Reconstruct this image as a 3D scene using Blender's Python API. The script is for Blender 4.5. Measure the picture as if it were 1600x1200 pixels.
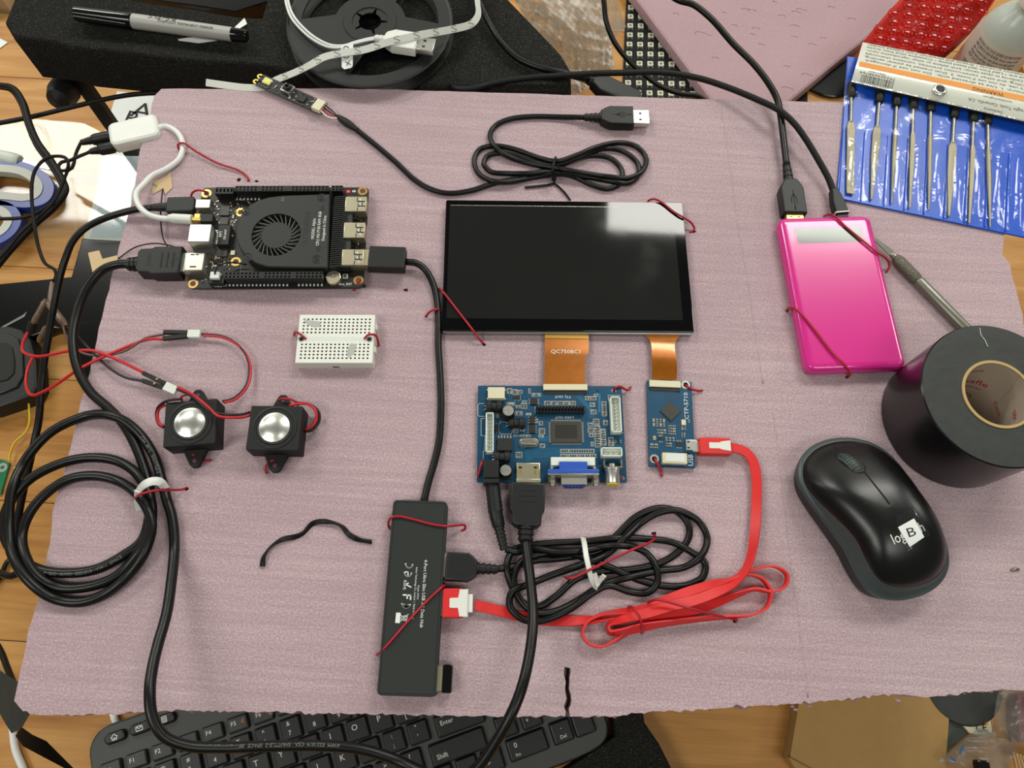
import bpy, math, random
import numpy as np
from mathutils import Vector, Matrix
from mathutils.geometry import delaunay_2d_cdt

# ------------------------------------------------------------------ scene, camera, light
for o in list(bpy.data.objects): bpy.data.objects.remove(o)
scene = bpy.context.scene
COL = scene.collection
random.seed(7)
F_PX = 1200.0
B = 150.0                     # height of the pink board's top over the desk, mm
CAM_H = 461.2; PITCH = 0.36244; ROLL = 0.05906
_c, _s = math.cos(PITCH), math.sin(PITCH)
_right, _up, _back = np.array([1., 0, 0]), np.array([0, _c, _s]), np.array([0, -_s, _c])
AX = math.cos(ROLL) * _right + math.sin(ROLL) * _up
AY = -math.sin(ROLL) * _right + math.cos(ROLL) * _up
AZ = _back
CAMP = np.array([0, 0, B + CAM_H])
cam_d = bpy.data.cameras.new('camera'); cam = bpy.data.objects.new('camera', cam_d); COL.objects.link(cam)
cam_d.sensor_fit = 'HORIZONTAL'; cam_d.sensor_width = 36; cam_d.lens = F_PX * 36 / 1600; cam_d.clip_start = .01
mw = Matrix(((AX[0], AY[0], AZ[0], 0), (AX[1], AY[1], AZ[1], 0), (AX[2], AY[2], AZ[2], CAMP[2] / 1000), (0, 0, 0, 1)))
cam.matrix_world = mw
scene.camera = cam
w = bpy.data.worlds.new('world'); scene.world = w; w.use_nodes = True
w.node_tree.nodes['Background'].inputs[0].default_value = (.86, .9, .84, 1)
w.node_tree.nodes['Background'].inputs[1].default_value = .12
scene.view_settings.view_transform = 'Standard'
scene.view_settings.look = 'None'
scene.view_settings.gamma = 1
scene.view_settings.use_curve_mapping = False
scene.view_settings.exposure = 0.0
PANELS = [(0.92, 1.86, 1), (-1.75, 1.95, 1), (0.95, -.75, .34), (-1.45, -.8, .58), (3.4, 1.9, .9), (-4.2, 1.9, .9)]
for i, (x, y, k) in enumerate(PANELS):      # fluorescent troffers in the ceiling, two metres over the desk
    l = bpy.data.lights.new('ceiling_panel_light', 'AREA'); l.shape = 'RECTANGLE'; l.size = 1.2; l.size_y = .6
    l.energy = 43.5 * k; l.color = (1, .985, .91)
    lo = bpy.data.objects.new('ceiling_panel_light', l); COL.objects.link(lo); lo.location = (x, y, 2.15)

def at(px, py, h=0.):
    """pixel of the photograph -> point on the horizontal plane h mm over the board's top (world mm)"""
    d = AX * (px - 800) / F_PX + AY * (600 - py) / F_PX - AZ
    t = (B + h - CAMP[2]) / d[2]
    return CAMP + d * t
def q(K, *pts):
    return [(K[0] + x / K[2], K[1] + y / K[2]) + tuple(r) for x, y, *r in pts]
K1 = (0, 0, 4); K2 = (380, 0, 4); K3 = (720, 0, 4); K4 = (1200, 0, 4); K5 = (180, 250, 3.3333); K6 = (0, 300, 3.3333)
K7 = (720, 500, 4); KH = (560, 760, 3.4286); KR = (900, 780, 4.4444); KP = (1180, 260, 2.857); KM = (1220, 560, 3.)
Z1 = (0, 600, 3.3333); Z3 = (0, 0, 3.); ZS = (220, 580, 5.3333); LA = (280, 280, 6.6667); LB = (420, 280, 6.6667)
DA = (740, 590, 6.6667); DB = (860, 590, 6.6667); KL = (1320, 40, 5.714); KD = (660, 290, 3.6364); KB = (760, 780, 4.4444)
KK = (100, 1090, 4.); KT = (920, 0, 4.4444); KC = (1440, 0, 9.23); KQ = (1400, 1040, 7.5)

# ------------------------------------------------------------------ materials
MATS = {}
def lin(c):
    return tuple(((v / 255) / 12.92 if v / 255 <= .04045 else ((v / 255 + .055) / 1.055) ** 2.4) for v in c) + (1,)
def mat(name, rgb, rough=.5, metal=0, var=.06, nscale=60, bump=0., bscale=400, spec=.5, coat=0, trans=0, emit=None, ior=1.45):
    m = bpy.data.materials.new(name); m.use_nodes = True; nt = m.node_tree; N = nt.nodes; L = nt.links
    p = N['Principled BSDF']; p.inputs['Roughness'].default_value = rough; p.inputs['Metallic'].default_value = metal
    p.inputs['Specular IOR Level'].default_value = spec; p.inputs['Coat Weight'].default_value = coat
    p.inputs['Coat Roughness'].default_value = .08; p.inputs['Transmission Weight'].default_value = trans; p.inputs['IOR'].default_value = ior
    tc = N.new('ShaderNodeTexCoord'); n = N.new('ShaderNodeTexNoise'); n.inputs['Scale'].default_value = nscale; n.inputs['Detail'].default_value = 4
    L.new(tc.outputs['Object'], n.inputs['Vector'])
    mx = N.new('ShaderNodeMix'); mx.data_type = 'RGBA'; c = lin(rgb)
    mx.inputs[6].default_value = tuple(v * (1 - var) for v in c[:3]) + (1,); mx.inputs[7].default_value = tuple(min(1, v * (1 + var)) for v in c[:3]) + (1,)
    L.new(n.outputs[0], mx.inputs[0]); L.new(mx.outputs[2], p.inputs['Base Color'])
    if bump:
        n2 = N.new('ShaderNodeTexNoise'); n2.inputs['Scale'].default_value = bscale; n2.inputs['Detail'].default_value = 3
        L.new(tc.outputs['Object'], n2.inputs['Vector'])
        bp = N.new('ShaderNodeBump'); bp.inputs['Strength'].default_value = bump; bp.inputs['Distance'].default_value = .001
        L.new(n2.outputs[0], bp.inputs['Height']); L.new(bp.outputs[0], p.inputs['Normal'])
    if emit:
        p.inputs['Emission Color'].default_value = lin(emit[0]); p.inputs['Emission Strength'].default_value = emit[1]
    MATS[name] = m; return m
def ramp(N, stops):
    r = N.new('ShaderNodeValToRGB'); e = r.color_ramp.elements
    while len(e) < len(stops): e.new(.5)
    for k, (p, c) in enumerate(stops): e[k].position = p; e[k].color = lin(c) if max(c) > 1.01 else tuple(c) + (1,)
    return r
def foam_mat(name, c0, c1, c2, streak=True):
    m = bpy.data.materials.new(name); m.use_nodes = True; nt = m.node_tree; N = nt.nodes; L = nt.links; p = N['Principled BSDF']
    p.inputs['Roughness'].default_value = .62; p.inputs['Specular IOR Level'].default_value = .35
    p.inputs['Sheen Weight'].default_value = .15
    tc = N.new('ShaderNodeTexCoord')
    def noise(scale, sc=(1, 1, 1), det=4, rough=.6):
        mp = N.new('ShaderNodeMapping'); mp.inputs['Scale'].default_value = sc; L.new(tc.outputs['Object'], mp.inputs[0])
        n = N.new('ShaderNodeTexNoise'); n.inputs['Scale'].default_value = scale; n.inputs['Detail'].default_value = det; n.inputs['Roughness'].default_value = rough
        L.new(mp.outputs[0], n.inputs['Vector']); return n
    grain = noise(850, det=3); st = noise(9, (1, 34, 1), 5, .7); big = noise(5, det=3); st2 = noise(14, (1.2, 60, 1), 4, .75)
    r = ramp(N, [(.25, c0), (.5, c1), (.78, c2)])
    a = N.new('ShaderNodeMath'); a.operation = 'MULTIPLY_ADD'; a.inputs[1].default_value = .55; L.new(grain.outputs[0], a.inputs[0])
    b = N.new('ShaderNodeMath'); b.operation = 'MULTIPLY'; b.inputs[1].default_value = .27 if streak else .05; L.new(st.outputs[0], b.inputs[0]); L.new(b.outputs[0], a.inputs[2])
    c = N.new('ShaderNodeMath'); c.operation = 'MULTIPLY_ADD'; c.inputs[1].default_value = .2; L.new(big.outputs[0], c.inputs[0]); L.new(a.outputs[0], c.inputs[2])
    L.new(c.outputs[0], r.inputs[0]); L.new(r.outputs[0], p.inputs['Base Color'])
    g = N.new('ShaderNodeMath'); g.operation = 'MULTIPLY_ADD'; g.inputs[1].default_value = .6 if streak else .1; L.new(st2.outputs[0], g.inputs[0]); L.new(grain.outputs[0], g.inputs[2])
    bp = N.new('ShaderNodeBump'); bp.inputs['Strength'].default_value = .8; bp.inputs['Distance'].default_value = .0008
    L.new(g.outputs[0], bp.inputs['Height']); L.new(bp.outputs[0], p.inputs['Normal'])
    MATS[name] = m; return m
def wood_mat():
    m = bpy.data.materials.new('wood'); m.use_nodes = True; nt = m.node_tree; N = nt.nodes; L = nt.links; p = N['Principled BSDF']
    p.inputs['Roughness'].default_value = .5; p.inputs['Specular IOR Level'].default_value = .3
    tc = N.new('ShaderNodeTexCoord'); oi = N.new('ShaderNodeObjectInfo')
    ad = N.new('ShaderNodeVectorMath'); ad.operation = 'ADD'; cb = N.new('ShaderNodeCombineXYZ')
    mu = N.new('ShaderNodeMath'); mu.operation = 'MULTIPLY'; mu.inputs[1].default_value = 13; L.new(oi.outputs['Random'], mu.inputs[0])
    L.new(mu.outputs[0], cb.inputs[0]); L.new(mu.outputs[0], cb.inputs[1]); L.new(tc.outputs['Object'], ad.inputs[0]); L.new(cb.outputs[0], ad.inputs[1])
    mp = N.new('ShaderNodeMapping'); mp.inputs['Scale'].default_value = (1.2, 9, 9); L.new(ad.outputs[0], mp.inputs[0])
    n = N.new('ShaderNodeTexNoise'); n.inputs['Scale'].default_value = 4; n.inputs['Detail'].default_value = 6; n.inputs['Distortion'].default_value = 1.2; L.new(mp.outputs[0], n.inputs['Vector'])
    mp2 = N.new('ShaderNodeMapping'); mp2.inputs['Scale'].default_value = (3, 90, 90); L.new(ad.outputs[0], mp2.inputs[0])
    n2 = N.new('ShaderNodeTexNoise'); n2.inputs['Scale'].default_value = 6; n2.inputs['Detail'].default_value = 3; L.new(mp2.outputs[0], n2.inputs['Vector'])
    s = N.new('ShaderNodeMath'); s.operation = 'MULTIPLY_ADD'; s.inputs[1].default_value = .3; L.new(n2.outputs[0], s.inputs[0]); L.new(n.outputs[0], s.inputs[2])
    r = ramp(N, [(.36, (146, 94, 40)), (.6, (178, 126, 62)), (.86, (198, 150, 84))]); L.new(s.outputs[0], r.inputs[0]); L.new(r.outputs[0], p.inputs['Base Color'])
    MATS['wood'] = m
def clear_mat(name, tint=(.93, .95, .95), fac=.12, rough=.05, bump=0, bscale=60, milky=0, mc=(200, 200, 200), fm=.6):
    m = bpy.data.materials.new(name); m.use_nodes = True; nt = m.node_tree; N = nt.nodes; L = nt.links; N.remove(N['Principled BSDF'])
    out = N['Material Output']; t = N.new('ShaderNodeBsdfTransparent'); t.inputs[0].default_value = tuple(tint) + (1,)
    g = N.new('ShaderNodeBsdfGlossy'); g.inputs['Roughness'].default_value = rough
    fr = N.new('ShaderNodeLayerWeight'); fr.inputs[0].default_value = .5
    pw = N.new('ShaderNodeMath'); pw.operation = 'POWER'; pw.inputs[1].default_value = 5; L.new(fr.outputs['Facing'], pw.inputs[0])
    f = N.new('ShaderNodeMath'); f.operation = 'MULTIPLY_ADD'; f.inputs[1].default_value = fm * .96; f.inputs[2].default_value = fac + .04 * fm; f.use_clamp = True
    L.new(pw.outputs[0], f.inputs[0])
    mx = N.new('ShaderNodeMixShader'); L.new(f.outputs[0], mx.inputs[0]); L.new(t.outputs[0], mx.inputs[1]); L.new(g.outputs[0], mx.inputs[2])
    last = mx
    tc = N.new('ShaderNodeTexCoord'); n = N.new('ShaderNodeTexNoise'); n.inputs['Scale'].default_value = bscale; n.inputs['Detail'].default_value = 3; n.inputs['Distortion'].default_value = .8
    L.new(tc.outputs['Object'], n.inputs['Vector'])
    if milky:
        d = N.new('ShaderNodeBsdfTranslucent'); d.inputs[0].default_value = lin(mc); d2 = N.new('ShaderNodeBsdfDiffuse'); d2.inputs[0].default_value = lin(mc)
        a = N.new('ShaderNodeMixShader'); a.inputs[0].default_value = .6; L.new(d.outputs[0], a.inputs[1]); L.new(d2.outputs[0], a.inputs[2])
        m2 = N.new('ShaderNodeMixShader'); L.new(mx.outputs[0], m2.inputs[1]); L.new(a.outputs[0], m2.inputs[2])
        r = N.new('ShaderNodeMath'); r.operation = 'MULTIPLY'; r.inputs[1].default_value = milky * 2; r.use_clamp = True; L.new(n.outputs[0], r.inputs[0]); L.new(r.outputs[0], m2.inputs[0]); last = m2
    L.new(last.outputs[0], out.inputs[0])
    if bump:
        bp = N.new('ShaderNodeBump'); bp.inputs['Strength'].default_value = bump; bp.inputs['Distance'].default_value = .004
        L.new(n.outputs[0], bp.inputs['Height']); L.new(bp.outputs[0], g.inputs['Normal'])
    MATS[name] = m
wood_mat()
foam_mat('pink_foam', (146, 118, 126), (177, 152, 158), (220, 202, 204))
foam_mat('pink_foam_plain', (160, 128, 136), (180, 150, 156), (198, 172, 176), False)
foam_mat('pink_skin', (150, 110, 122), (170, 132, 144), (188, 152, 164), False)
m = mat('black_foam', (32, 32, 30), .95, var=.9, nscale=900, bump=1, bscale=600, spec=.15)
nt = m.node_tree; nz = nt.nodes.new('ShaderNodeTexNoise'); nz.inputs['Scale'].default_value = 1100; nz.inputs['Detail'].default_value = 1; nt.links.new(nt.nodes['Texture Coordinate'].outputs['Object'], nz.inputs['Vector'])
rp = ramp(nt.nodes, [(.6, (0., 0., 0.)), (.72, (1., 1., 1.))]); mx2 = nt.nodes.new('ShaderNodeMix'); mx2.data_type = 'RGBA'; mx2.inputs[7].default_value = lin((74, 74, 69)); nt.links.new(nz.outputs[0], rp.inputs[0]); nt.links.new(rp.outputs[0], mx2.inputs[0])
bc_ = nt.nodes['Principled BSDF'].inputs['Base Color']; nt.links.new(bc_.links[0].from_socket, mx2.inputs[6]); nt.links.new(mx2.outputs[2], bc_)
mat('cable', (9, 10, 9), .36, bump=.06, bscale=300, spec=.4); mat('cable_soft', (12, 12, 12), .55, spec=.35)
mat('plug_black', (17, 19, 18), .48, bump=.05, bscale=900); mat('matte_black', (15, 16, 15), .6, bump=.05, bscale=900)
mat('gloss_black', (10, 10, 10), .15); mat('hub_black', (31, 35, 33), .55, bump=.08, bscale=1500); mat('deep_black', (6, 6, 6), .8)
mat('fan_black', (38, 40, 38), .5, bump=.08, bscale=1500); mat('fin_black', (26, 27, 26), .45); mat('engrave', (24, 25, 24), .6)
mat('pcb_black', (22, 21, 17), .42, var=.25, nscale=300); mat('pcb_blue', (8, 68, 98), .38, var=.28, nscale=160); mat('pcb_green', (20, 110, 70), .4)
mat('chip', (30, 31, 30), .5); mat('chip_grey', (58, 58, 52), .42); mat('chip_die', (44, 43, 38), .35)
mat('solder', (190, 190, 182), .35, .7); mat('metal', (200, 198, 186), .34, .95, var=.1); mat('steel_dull', (150, 146, 134), .38, .9, var=.15, bump=.2, bscale=600)
mat('gold', (206, 176, 96), .3, .85); mat('brass_gold', (186, 178, 152), .36, .9); mat('silver', (214, 214, 206), .32, .95)
mat('file_steel', (168, 160, 136), .42, .85, var=.2, nscale=900, bump=.5, bscale=1500); mat('knife_metal', (128, 128, 116), .42, .85, var=.12)
mat('knurl', (112, 110, 96), .5, .8, var=.3, nscale=900, bump=1, bscale=900)
mat('cream', (214, 208, 176), .45); mat('white_plastic', (222, 224, 216), .4); mat('white_jst', (216, 222, 212), .4); mat('white_cable', (224, 226, 222), .35)
mat('silk', (214, 220, 216), .6); mat('print_white', (226, 228, 222), .6); mat('print_grey', (120, 122, 120), .6); mat('print_black', (28, 28, 26), .7)
mat('print_soft', (96, 92, 84), .7); mat('print_orange', (222, 146, 62), .6); mat('key_orange', (196, 128, 48), .6)
mat('red_wire', (168, 22, 40), .38); mat('red_lead', (196, 30, 38), .4); mat('brown_lead', (104, 72, 66), .45); mat('dark_lead', (34, 28, 34), .45); mat('yellow_wire', (214, 184, 40), .4)
mat('red_cable', (214, 44, 44), .42); mat('magenta', (212, 42, 138), .22, var=.02, coat=.5); mat('lcd_window', (70, 74, 70), .1, .35)
mat('blue_vinyl', (12, 82, 196), .3, bump=.1, bscale=80); mat('vga_blue', (38, 84, 176), .4); mat('yellow_plastic', (212, 190, 40), .35)
mat('scissor_blue', (34, 62, 148), .3); mat('scissor_grey', (196, 198, 186), .45); mat('amber_flex', (158, 90, 10), .25, .35, var=.2, nscale=220, coat=.4); mat('amber_gold', (176, 136, 60), .3, .5)
mat('paper', (226, 230, 226), .7); mat('paper_blue', (190, 208, 218), .6); mat('label_paper', (208, 210, 196), .32, coat=.4); mat('tan_tape', (198, 172, 130), .6)
mat('green_mark', (40, 150, 90), .6); mat('cardboard', (166, 132, 80), .85, var=.1, nscale=90, bump=.1, bscale=300); mat('card_core', (178, 150, 100), .7)
mat('tape_black', (46, 49, 45), .55, var=.25, nscale=120, bump=.25, bscale=160); mat('tape_side', (22, 19, 20), .24, bump=.03, bscale=60); mat('core_liner', (178, 164, 148), .25, coat=.3); mat('print_red', (172, 30, 44), .5)
mat('mouse_top', (14, 14, 14), .3, bump=.05, bscale=2000); mat('mouse_side', (18, 19, 19), .45); mat('mouse_band', (62, 72, 72), .4); mat('wheel', (62, 74, 72), .5)
mat('kb_frame', (66, 68, 66), .5, bump=.1, bscale=1500); mat('key_black', (24, 25, 25), .42, bump=.08, bscale=1800); mat('kb_rim', (14, 14, 14), .25); mat('fkey', (52, 54, 52), .45)
mat('led_white', (206, 206, 186), .4); mat('led_die', (120, 116, 84), .5); mat('red_glow', (230, 60, 70), .4, emit=((255, 60, 60), 1.5)); mat('led_yellow', (226, 222, 60), .35)
mat('breadboard', (226, 228, 218), .45); mat('hole', (30, 30, 28), .8); mat('lens', (8, 9, 12), .05); mat('bottle_white', (206, 200, 188), .4); mat('bottle_top', (206, 216, 206), .25, trans=.2)
mat('glass_black', (5, 5, 6), .04); mat('lcd', (30, 30, 29), .06, var=.1, nscale=12); mat('lamp_white', (230, 230, 225), .5)
mat('shrink', (116, 96, 80), .35, var=.5, nscale=260); mat('strip_white', (214, 216, 206), .4); mat('strip_mark', (150, 148, 142), .5); mat('rubber', (24, 25, 25), .5, bump=.1, bscale=500)
mat('maroon', (110, 14, 30), .5); mat('grey_green', (58, 64, 58), .5); mat('pale_box', (214, 206, 176), .6); mat('amber', (200, 140, 30), .4); mat('blue_print', (30, 90, 150), .6); mat('sticks', (176, 140, 92), .6)
mat('frame_metal', (170, 172, 168), .3, .9); mat('floor_grey', (90, 88, 84), .8); mat('marker_grey', (168, 168, 162), .45)
clear_mat('clear_vinyl', (.97, .98, 1), 0, .13, .32, 45, fm=1.25); clear_mat('acrylic', (.95, .95, .93), 0, .05, fm=.72); clear_mat('clear_tape', (.9, .92, .9), .12, .12, .3, 120)
clear_mat('bubble_clear', (.9, .9, .88), .06, .14, 1, 120, .78, (222, 222, 216), fm=2.4); clear_mat('bag_clear', (.84, .85, .84), .02, .25, .5, 50, .5, (150, 152, 148))
clear_mat('red_film', (.9, .2, .16), 0, .2, .12, 70, .4, (236, 56, 46)); clear_mat('red_bubble', (.95, .4, .36), .01, .14, 0, 50, .1, (220, 70, 60)); mat('smear', (176, 178, 172), .4)
mat('blade_dark', (84, 84, 78), .4, .8)

# ------------------------------------------------------------------ geometry helpers (millimetres)
def rrect(x0, x1, y0, y1, r, n=4):
    r = min(r, (x1 - x0) / 2 - 1e-4, (y1 - y0) / 2 - 1e-4); out = []
    if r <= 0: return [(x0, y0), (x1, y0), (x1, y1), (x0, y1)]
    for cx, cy, a0 in ((x1 - r, y0 + r, -90), (x1 - r, y1 - r, 0), (x0 + r, y1 - r, 90), (x0 + r, y0 + r, 180)):
        for k in range(n + 1):
            a = math.radians(a0 + 90 * k / n); out.append((cx + r * math.cos(a), cy + r * math.sin(a)))
    return out
def circ(cx, cy, r, n=24, ry=None):
    ry = ry or r
    return [(cx + r * math.cos(2 * math.pi * k / n), cy + ry * math.sin(2 * math.pi * k / n)) for k in range(n)]
def area(p): return sum(p[i][0] * p[(i + 1) % len(p)][1] - p[(i + 1) % len(p)][0] * p[i][1] for i in range(len(p))) / 2
def inset(p, d):
    if area(p) < 0: p = p[::-1]
    n = len(p); out = []
    for i in range(n):
        a, b, c = np.array(p[i - 1][:2], float), np.array(p[i][:2], float), np.array(p[(i + 1) % n][:2], float)
        e1 = b - a; e2 = c - b; l1 = np.linalg.norm(e1) or 1; l2 = np.linalg.norm(e2) or 1
        n1 = np.array([-e1[1], e1[0]]) / l1; n2 = np.array([-e2[1], e2[0]]) / l2
        m_ = n1 + n2; k = 1 + n1 @ n2
        m_ = m_ / max(k, .35); out.append(tuple(b + m_ * d))
    return out
def in_poly(x, y, p):
    r_ = False; j = len(p) - 1
    for i in range(len(p)):
        if (p[i][1] > y) != (p[j][1] > y) and x < (p[j][0] - p[i][0]) * (y - p[i][1]) / (p[j][1] - p[i][1]) + p[i][0]: r_ = not r_
        j = i
    return r_
def cdt_holes(pts, edges, holes):
    vo, _, fo, ov, *_r = delaunay_2d_cdt(pts, edges, [], 1, 1e-6); keep = []
    for f in fo:
        x = sum(vo[i].x for i in f) / len(f); y = sum(vo[i].y for i in f) / len(f)
        if not any(in_poly(x, y, h) for h in holes): keep.append(tuple(f))
    return vo, keep, ov
def spline(P, step=2.):
    P = np.array(P, float)
    if len(P) < 3:
        n = max(2, int(np.linalg.norm(P[1] - P[0]) / step)); return np.array([P[0] + (P[1] - P[0]) * t for t in np.linspace(0, 1, n + 1)])
    Q = np.vstack([2 * P[0] - P[1], P, 2 * P[-1] - P[-2]]); out = []
    for i in range(1, len(Q) - 2):
        p0, p1, p2, p3 = Q[i - 1:i + 3]
        t1 = max(np.linalg.norm(p1[:3] - p0[:3]), 1e-3) ** .5; t2 = t1 + max(np.linalg.norm(p2[:3] - p1[:3]), 1e-3) ** .5; t3 = t2 + max(np.linalg.norm(p3[:3] - p2[:3]), 1e-3) ** .5
        n = max(1, int(np.linalg.norm(p2[:3] - p1[:3]) / step))
        for t in np.linspace(t1, t2, n, endpoint=False):
            A1 = (t1 - t) / t1 * p0 + t / t1 * p1; A2 = (t2 - t) / (t2 - t1) * p1 + (t - t1) / (t2 - t1) * p2; A3 = (t3 - t) / (t3 - t2) * p2 + (t - t2) / (t3 - t2) * p3
            B1 = (t2 - t) / t2 * A1 + t / t2 * A2; B2 = (t3 - t) / (t3 - t1) * A2 + (t - t1) / (t3 - t1) * A3
            out.append((t2 - t) / (t2 - t1) * B1 + (t - t1) / (t2 - t1) * B2)
    out.append(P[-1]); return np.array(out)
class MB:
    def __init__(s): s.V = []; s.F = []; s.mi = []; s.flat = set()
    def add(s, V, F, mi=0):
        b = len(s.V); s.V += [tuple(v) for v in V]; s.F += [tuple(b + i for i in f) for f in F]; s.mi += [mi] * len(F); return s
    def rings(s, R, cap0=True, cap1=True, mi=0, closed=True):
        n = len(R[0]); V = [v for r in R for v in r]; F = []
        for k in range(len(R) - 1):
            for i in range(n if closed else n - 1):
                j = (i + 1) % n; F.append((k * n + i, k * n + j, (k + 1) * n + j, (k + 1) * n + i))
        for on, f in ((cap0, tuple(range(n - 1, -1, -1))), (cap1, tuple((len(R) - 1) * n + i for i in range(n)))):
            if on: s.flat.add(len(s.F) + len(F)); F.append(f)
        return s.add(V, F, mi)
    def prism(s, p, z0, z1, c=0., mi=0, c0=0.):
        if area(p) < 0: p = p[::-1]
        R = []
        if c0: R.append([(x, y, z0) for x, y in inset(p, c0)]); R.append([(x, y, z0 + c0) for x, y in p])
        else: R.append([(x, y, z0) for x, y in p])
        if c:
            R.append([(x, y, z1 - c) for x, y in p]); R.append([(x, y, z1 - c * .3) for x, y in inset(p, c * .3)]); R.append([(x, y, z1) for x, y in inset(p, c)])
        else: R.append([(x, y, z1) for x, y in p])
        return s.rings(R, mi=mi)
    def box(s, x0, x1, y0, y1, z0, z1, c=0., mi=0): return s.prism([(x0, y0), (x1, y0), (x1, y1), (x0, y1)], z0, z1, c, mi)
    def cyl(s, cx, cy, z0, z1, r, n=24, c=0., mi=0): return s.prism(circ(cx, cy, r, n), z0, z1, c, mi)
    def lathe(s, prof, n=32, mi=0, M=None, caps=(True, True), cx=0, cy=0):
        R = [[(cx + r * math.cos(2 * math.pi * k / n), cy + r * math.sin(2 * math.pi * k / n), z) for k in range(n)] for r, z in prof]
        if M is not None: R = [[tuple(M @ Vector(v)) for v in r] for r in R]
        return s.rings(R, caps[0], caps[1], mi)
    def tube(s, P, r, n=8, mi=0, rad=None, cap=True):
        P = np.array(P)[:, :3]; T = np.gradient(P, axis=0); T /= np.maximum(np.linalg.norm(T, axis=1), 1e-9)[:, None]
        u = np.cross(T[0], (0, 0, 1)); u = u if np.linalg.norm(u) > .1 else np.cross(T[0], (1, 0, 0)); R = []
        for i in range(len(P)):
            u = u - T[i] * (u @ T[i]); u /= np.linalg.norm(u); v = np.cross(T[i], u); rr = r if rad is None else rad[i]
            R.append([tuple(P[i] + rr * (math.cos(a) * u + math.sin(a) * v)) for a in [2 * math.pi * k / n for k in range(n)]])
        return s.rings(R, cap, cap, mi)
    def ribbon(s, P, w_, t, tilt, mi=0):
        P = np.array(P)[:, :3]; T = np.gradient(P, axis=0); T /= np.maximum(np.linalg.norm(T, axis=1), 1e-9)[:, None]; R = []
        for i in range(len(P)):
            S = np.cross(T[i], (0, 0, 1)); S /= max(np.linalg.norm(S), 1e-6); U = np.cross(S, T[i]); a = math.radians(tilt[i])
            W = math.cos(a) * S + math.sin(a) * U; Nn = -math.sin(a) * S + math.cos(a) * U; ww = w_[i] if hasattr(w_, '__len__') else w_
            R.append([tuple(P[i] + W * x * ww / 2 + Nn * y * t / 2) for x, y in ((-1, -.5), (-.94, -1), (.94, -1), (1, -.5), (1, .5), (.94, 1), (-.94, 1), (-1, .5))])
        return s.rings(R, mi=mi)
    def xf(s, M, start=0):
        for i in range(start, len(s.V)): s.V[i] = tuple(M @ Vector(s.V[i]))
        return s
    def holed(s, xs, ys, hole, z, d, mi=0, mih=1):
        """plate of cells, some of them sunk by d: real sockets"""
        for i in range(len(xs) - 1):
            for j in range(len(ys) - 1):
                x0, x1, y0, y1 = xs[i], xs[i + 1], ys[j], ys[j + 1]
                if hole(i, j):
                    V = [(x0, y0, z), (x1, y0, z), (x1, y1, z), (x0, y1, z), (x0, y0, z - d), (x1, y0, z - d), (x1, y1, z - d), (x0, y1, z - d)]
                    s.add(V, [(4, 5, 6, 7), (0, 4, 7, 3), (1, 2, 6, 5), (0, 1, 5, 4), (3, 7, 6, 2)], mih)
                else: s.add([(x0, y0, z), (x1, y0, z), (x1, y1, z), (x0, y1, z)], [(0, 1, 2, 3)], mi)
        return s
def finish(me, mats, smooth):
    for m_ in (mats if isinstance(mats, (list, tuple)) else [mats]): me.materials.append(MATS[m_] if isinstance(m_, str) else m_)
    if smooth:
        me.shade_smooth(); me.set_sharp_from_angle(angle=math.radians(smooth if smooth is not True else 42))
def build(mb, name, mats, parent=None, smooth=True, label=None, cat=None, group=None, kind=None):
    """one mesh object; top-level meshes get their origin at their base"""
    V = np.array(mb.V, float) / 1000; off = np.zeros(3)
    if parent is None: off = np.array([(V[:, 0].min() + V[:, 0].max()) / 2, (V[:, 1].min() + V[:, 1].max()) / 2, V[:, 2].min()]); V = V - off
    me = bpy.data.meshes.new(name); me.from_pydata(V.tolist(), [], mb.F); me.polygons.foreach_set('material_index', mb.mi); me.update()
    finish(me, mats, smooth)
    for i in mb.flat: me.polygons[i].use_smooth = False
    o = bpy.data.objects.new(name, me); COL.objects.link(o); o.location = off
    if parent is not None: o.parent = parent.o if isinstance(parent, Thing) else parent
    return tag(o, label, cat, group, kind)
def tag(o, label=None, cat=None, group=None, kind=None):
    for k, v in (('label', label), ('category', cat), ('group', group), ('kind', kind)):
        if v: o[k] = v
    return o
def copy_of(o, parent, loc=None, rz=None):
    c = o.copy(); COL.objects.link(c); c.parent = parent.o if isinstance(parent, Thing) else parent
    if loc is not None: c.location = Vector(loc) / 1000
    if rz is not None: c.rotation_euler = (0, 0, rz)
    return c
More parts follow.
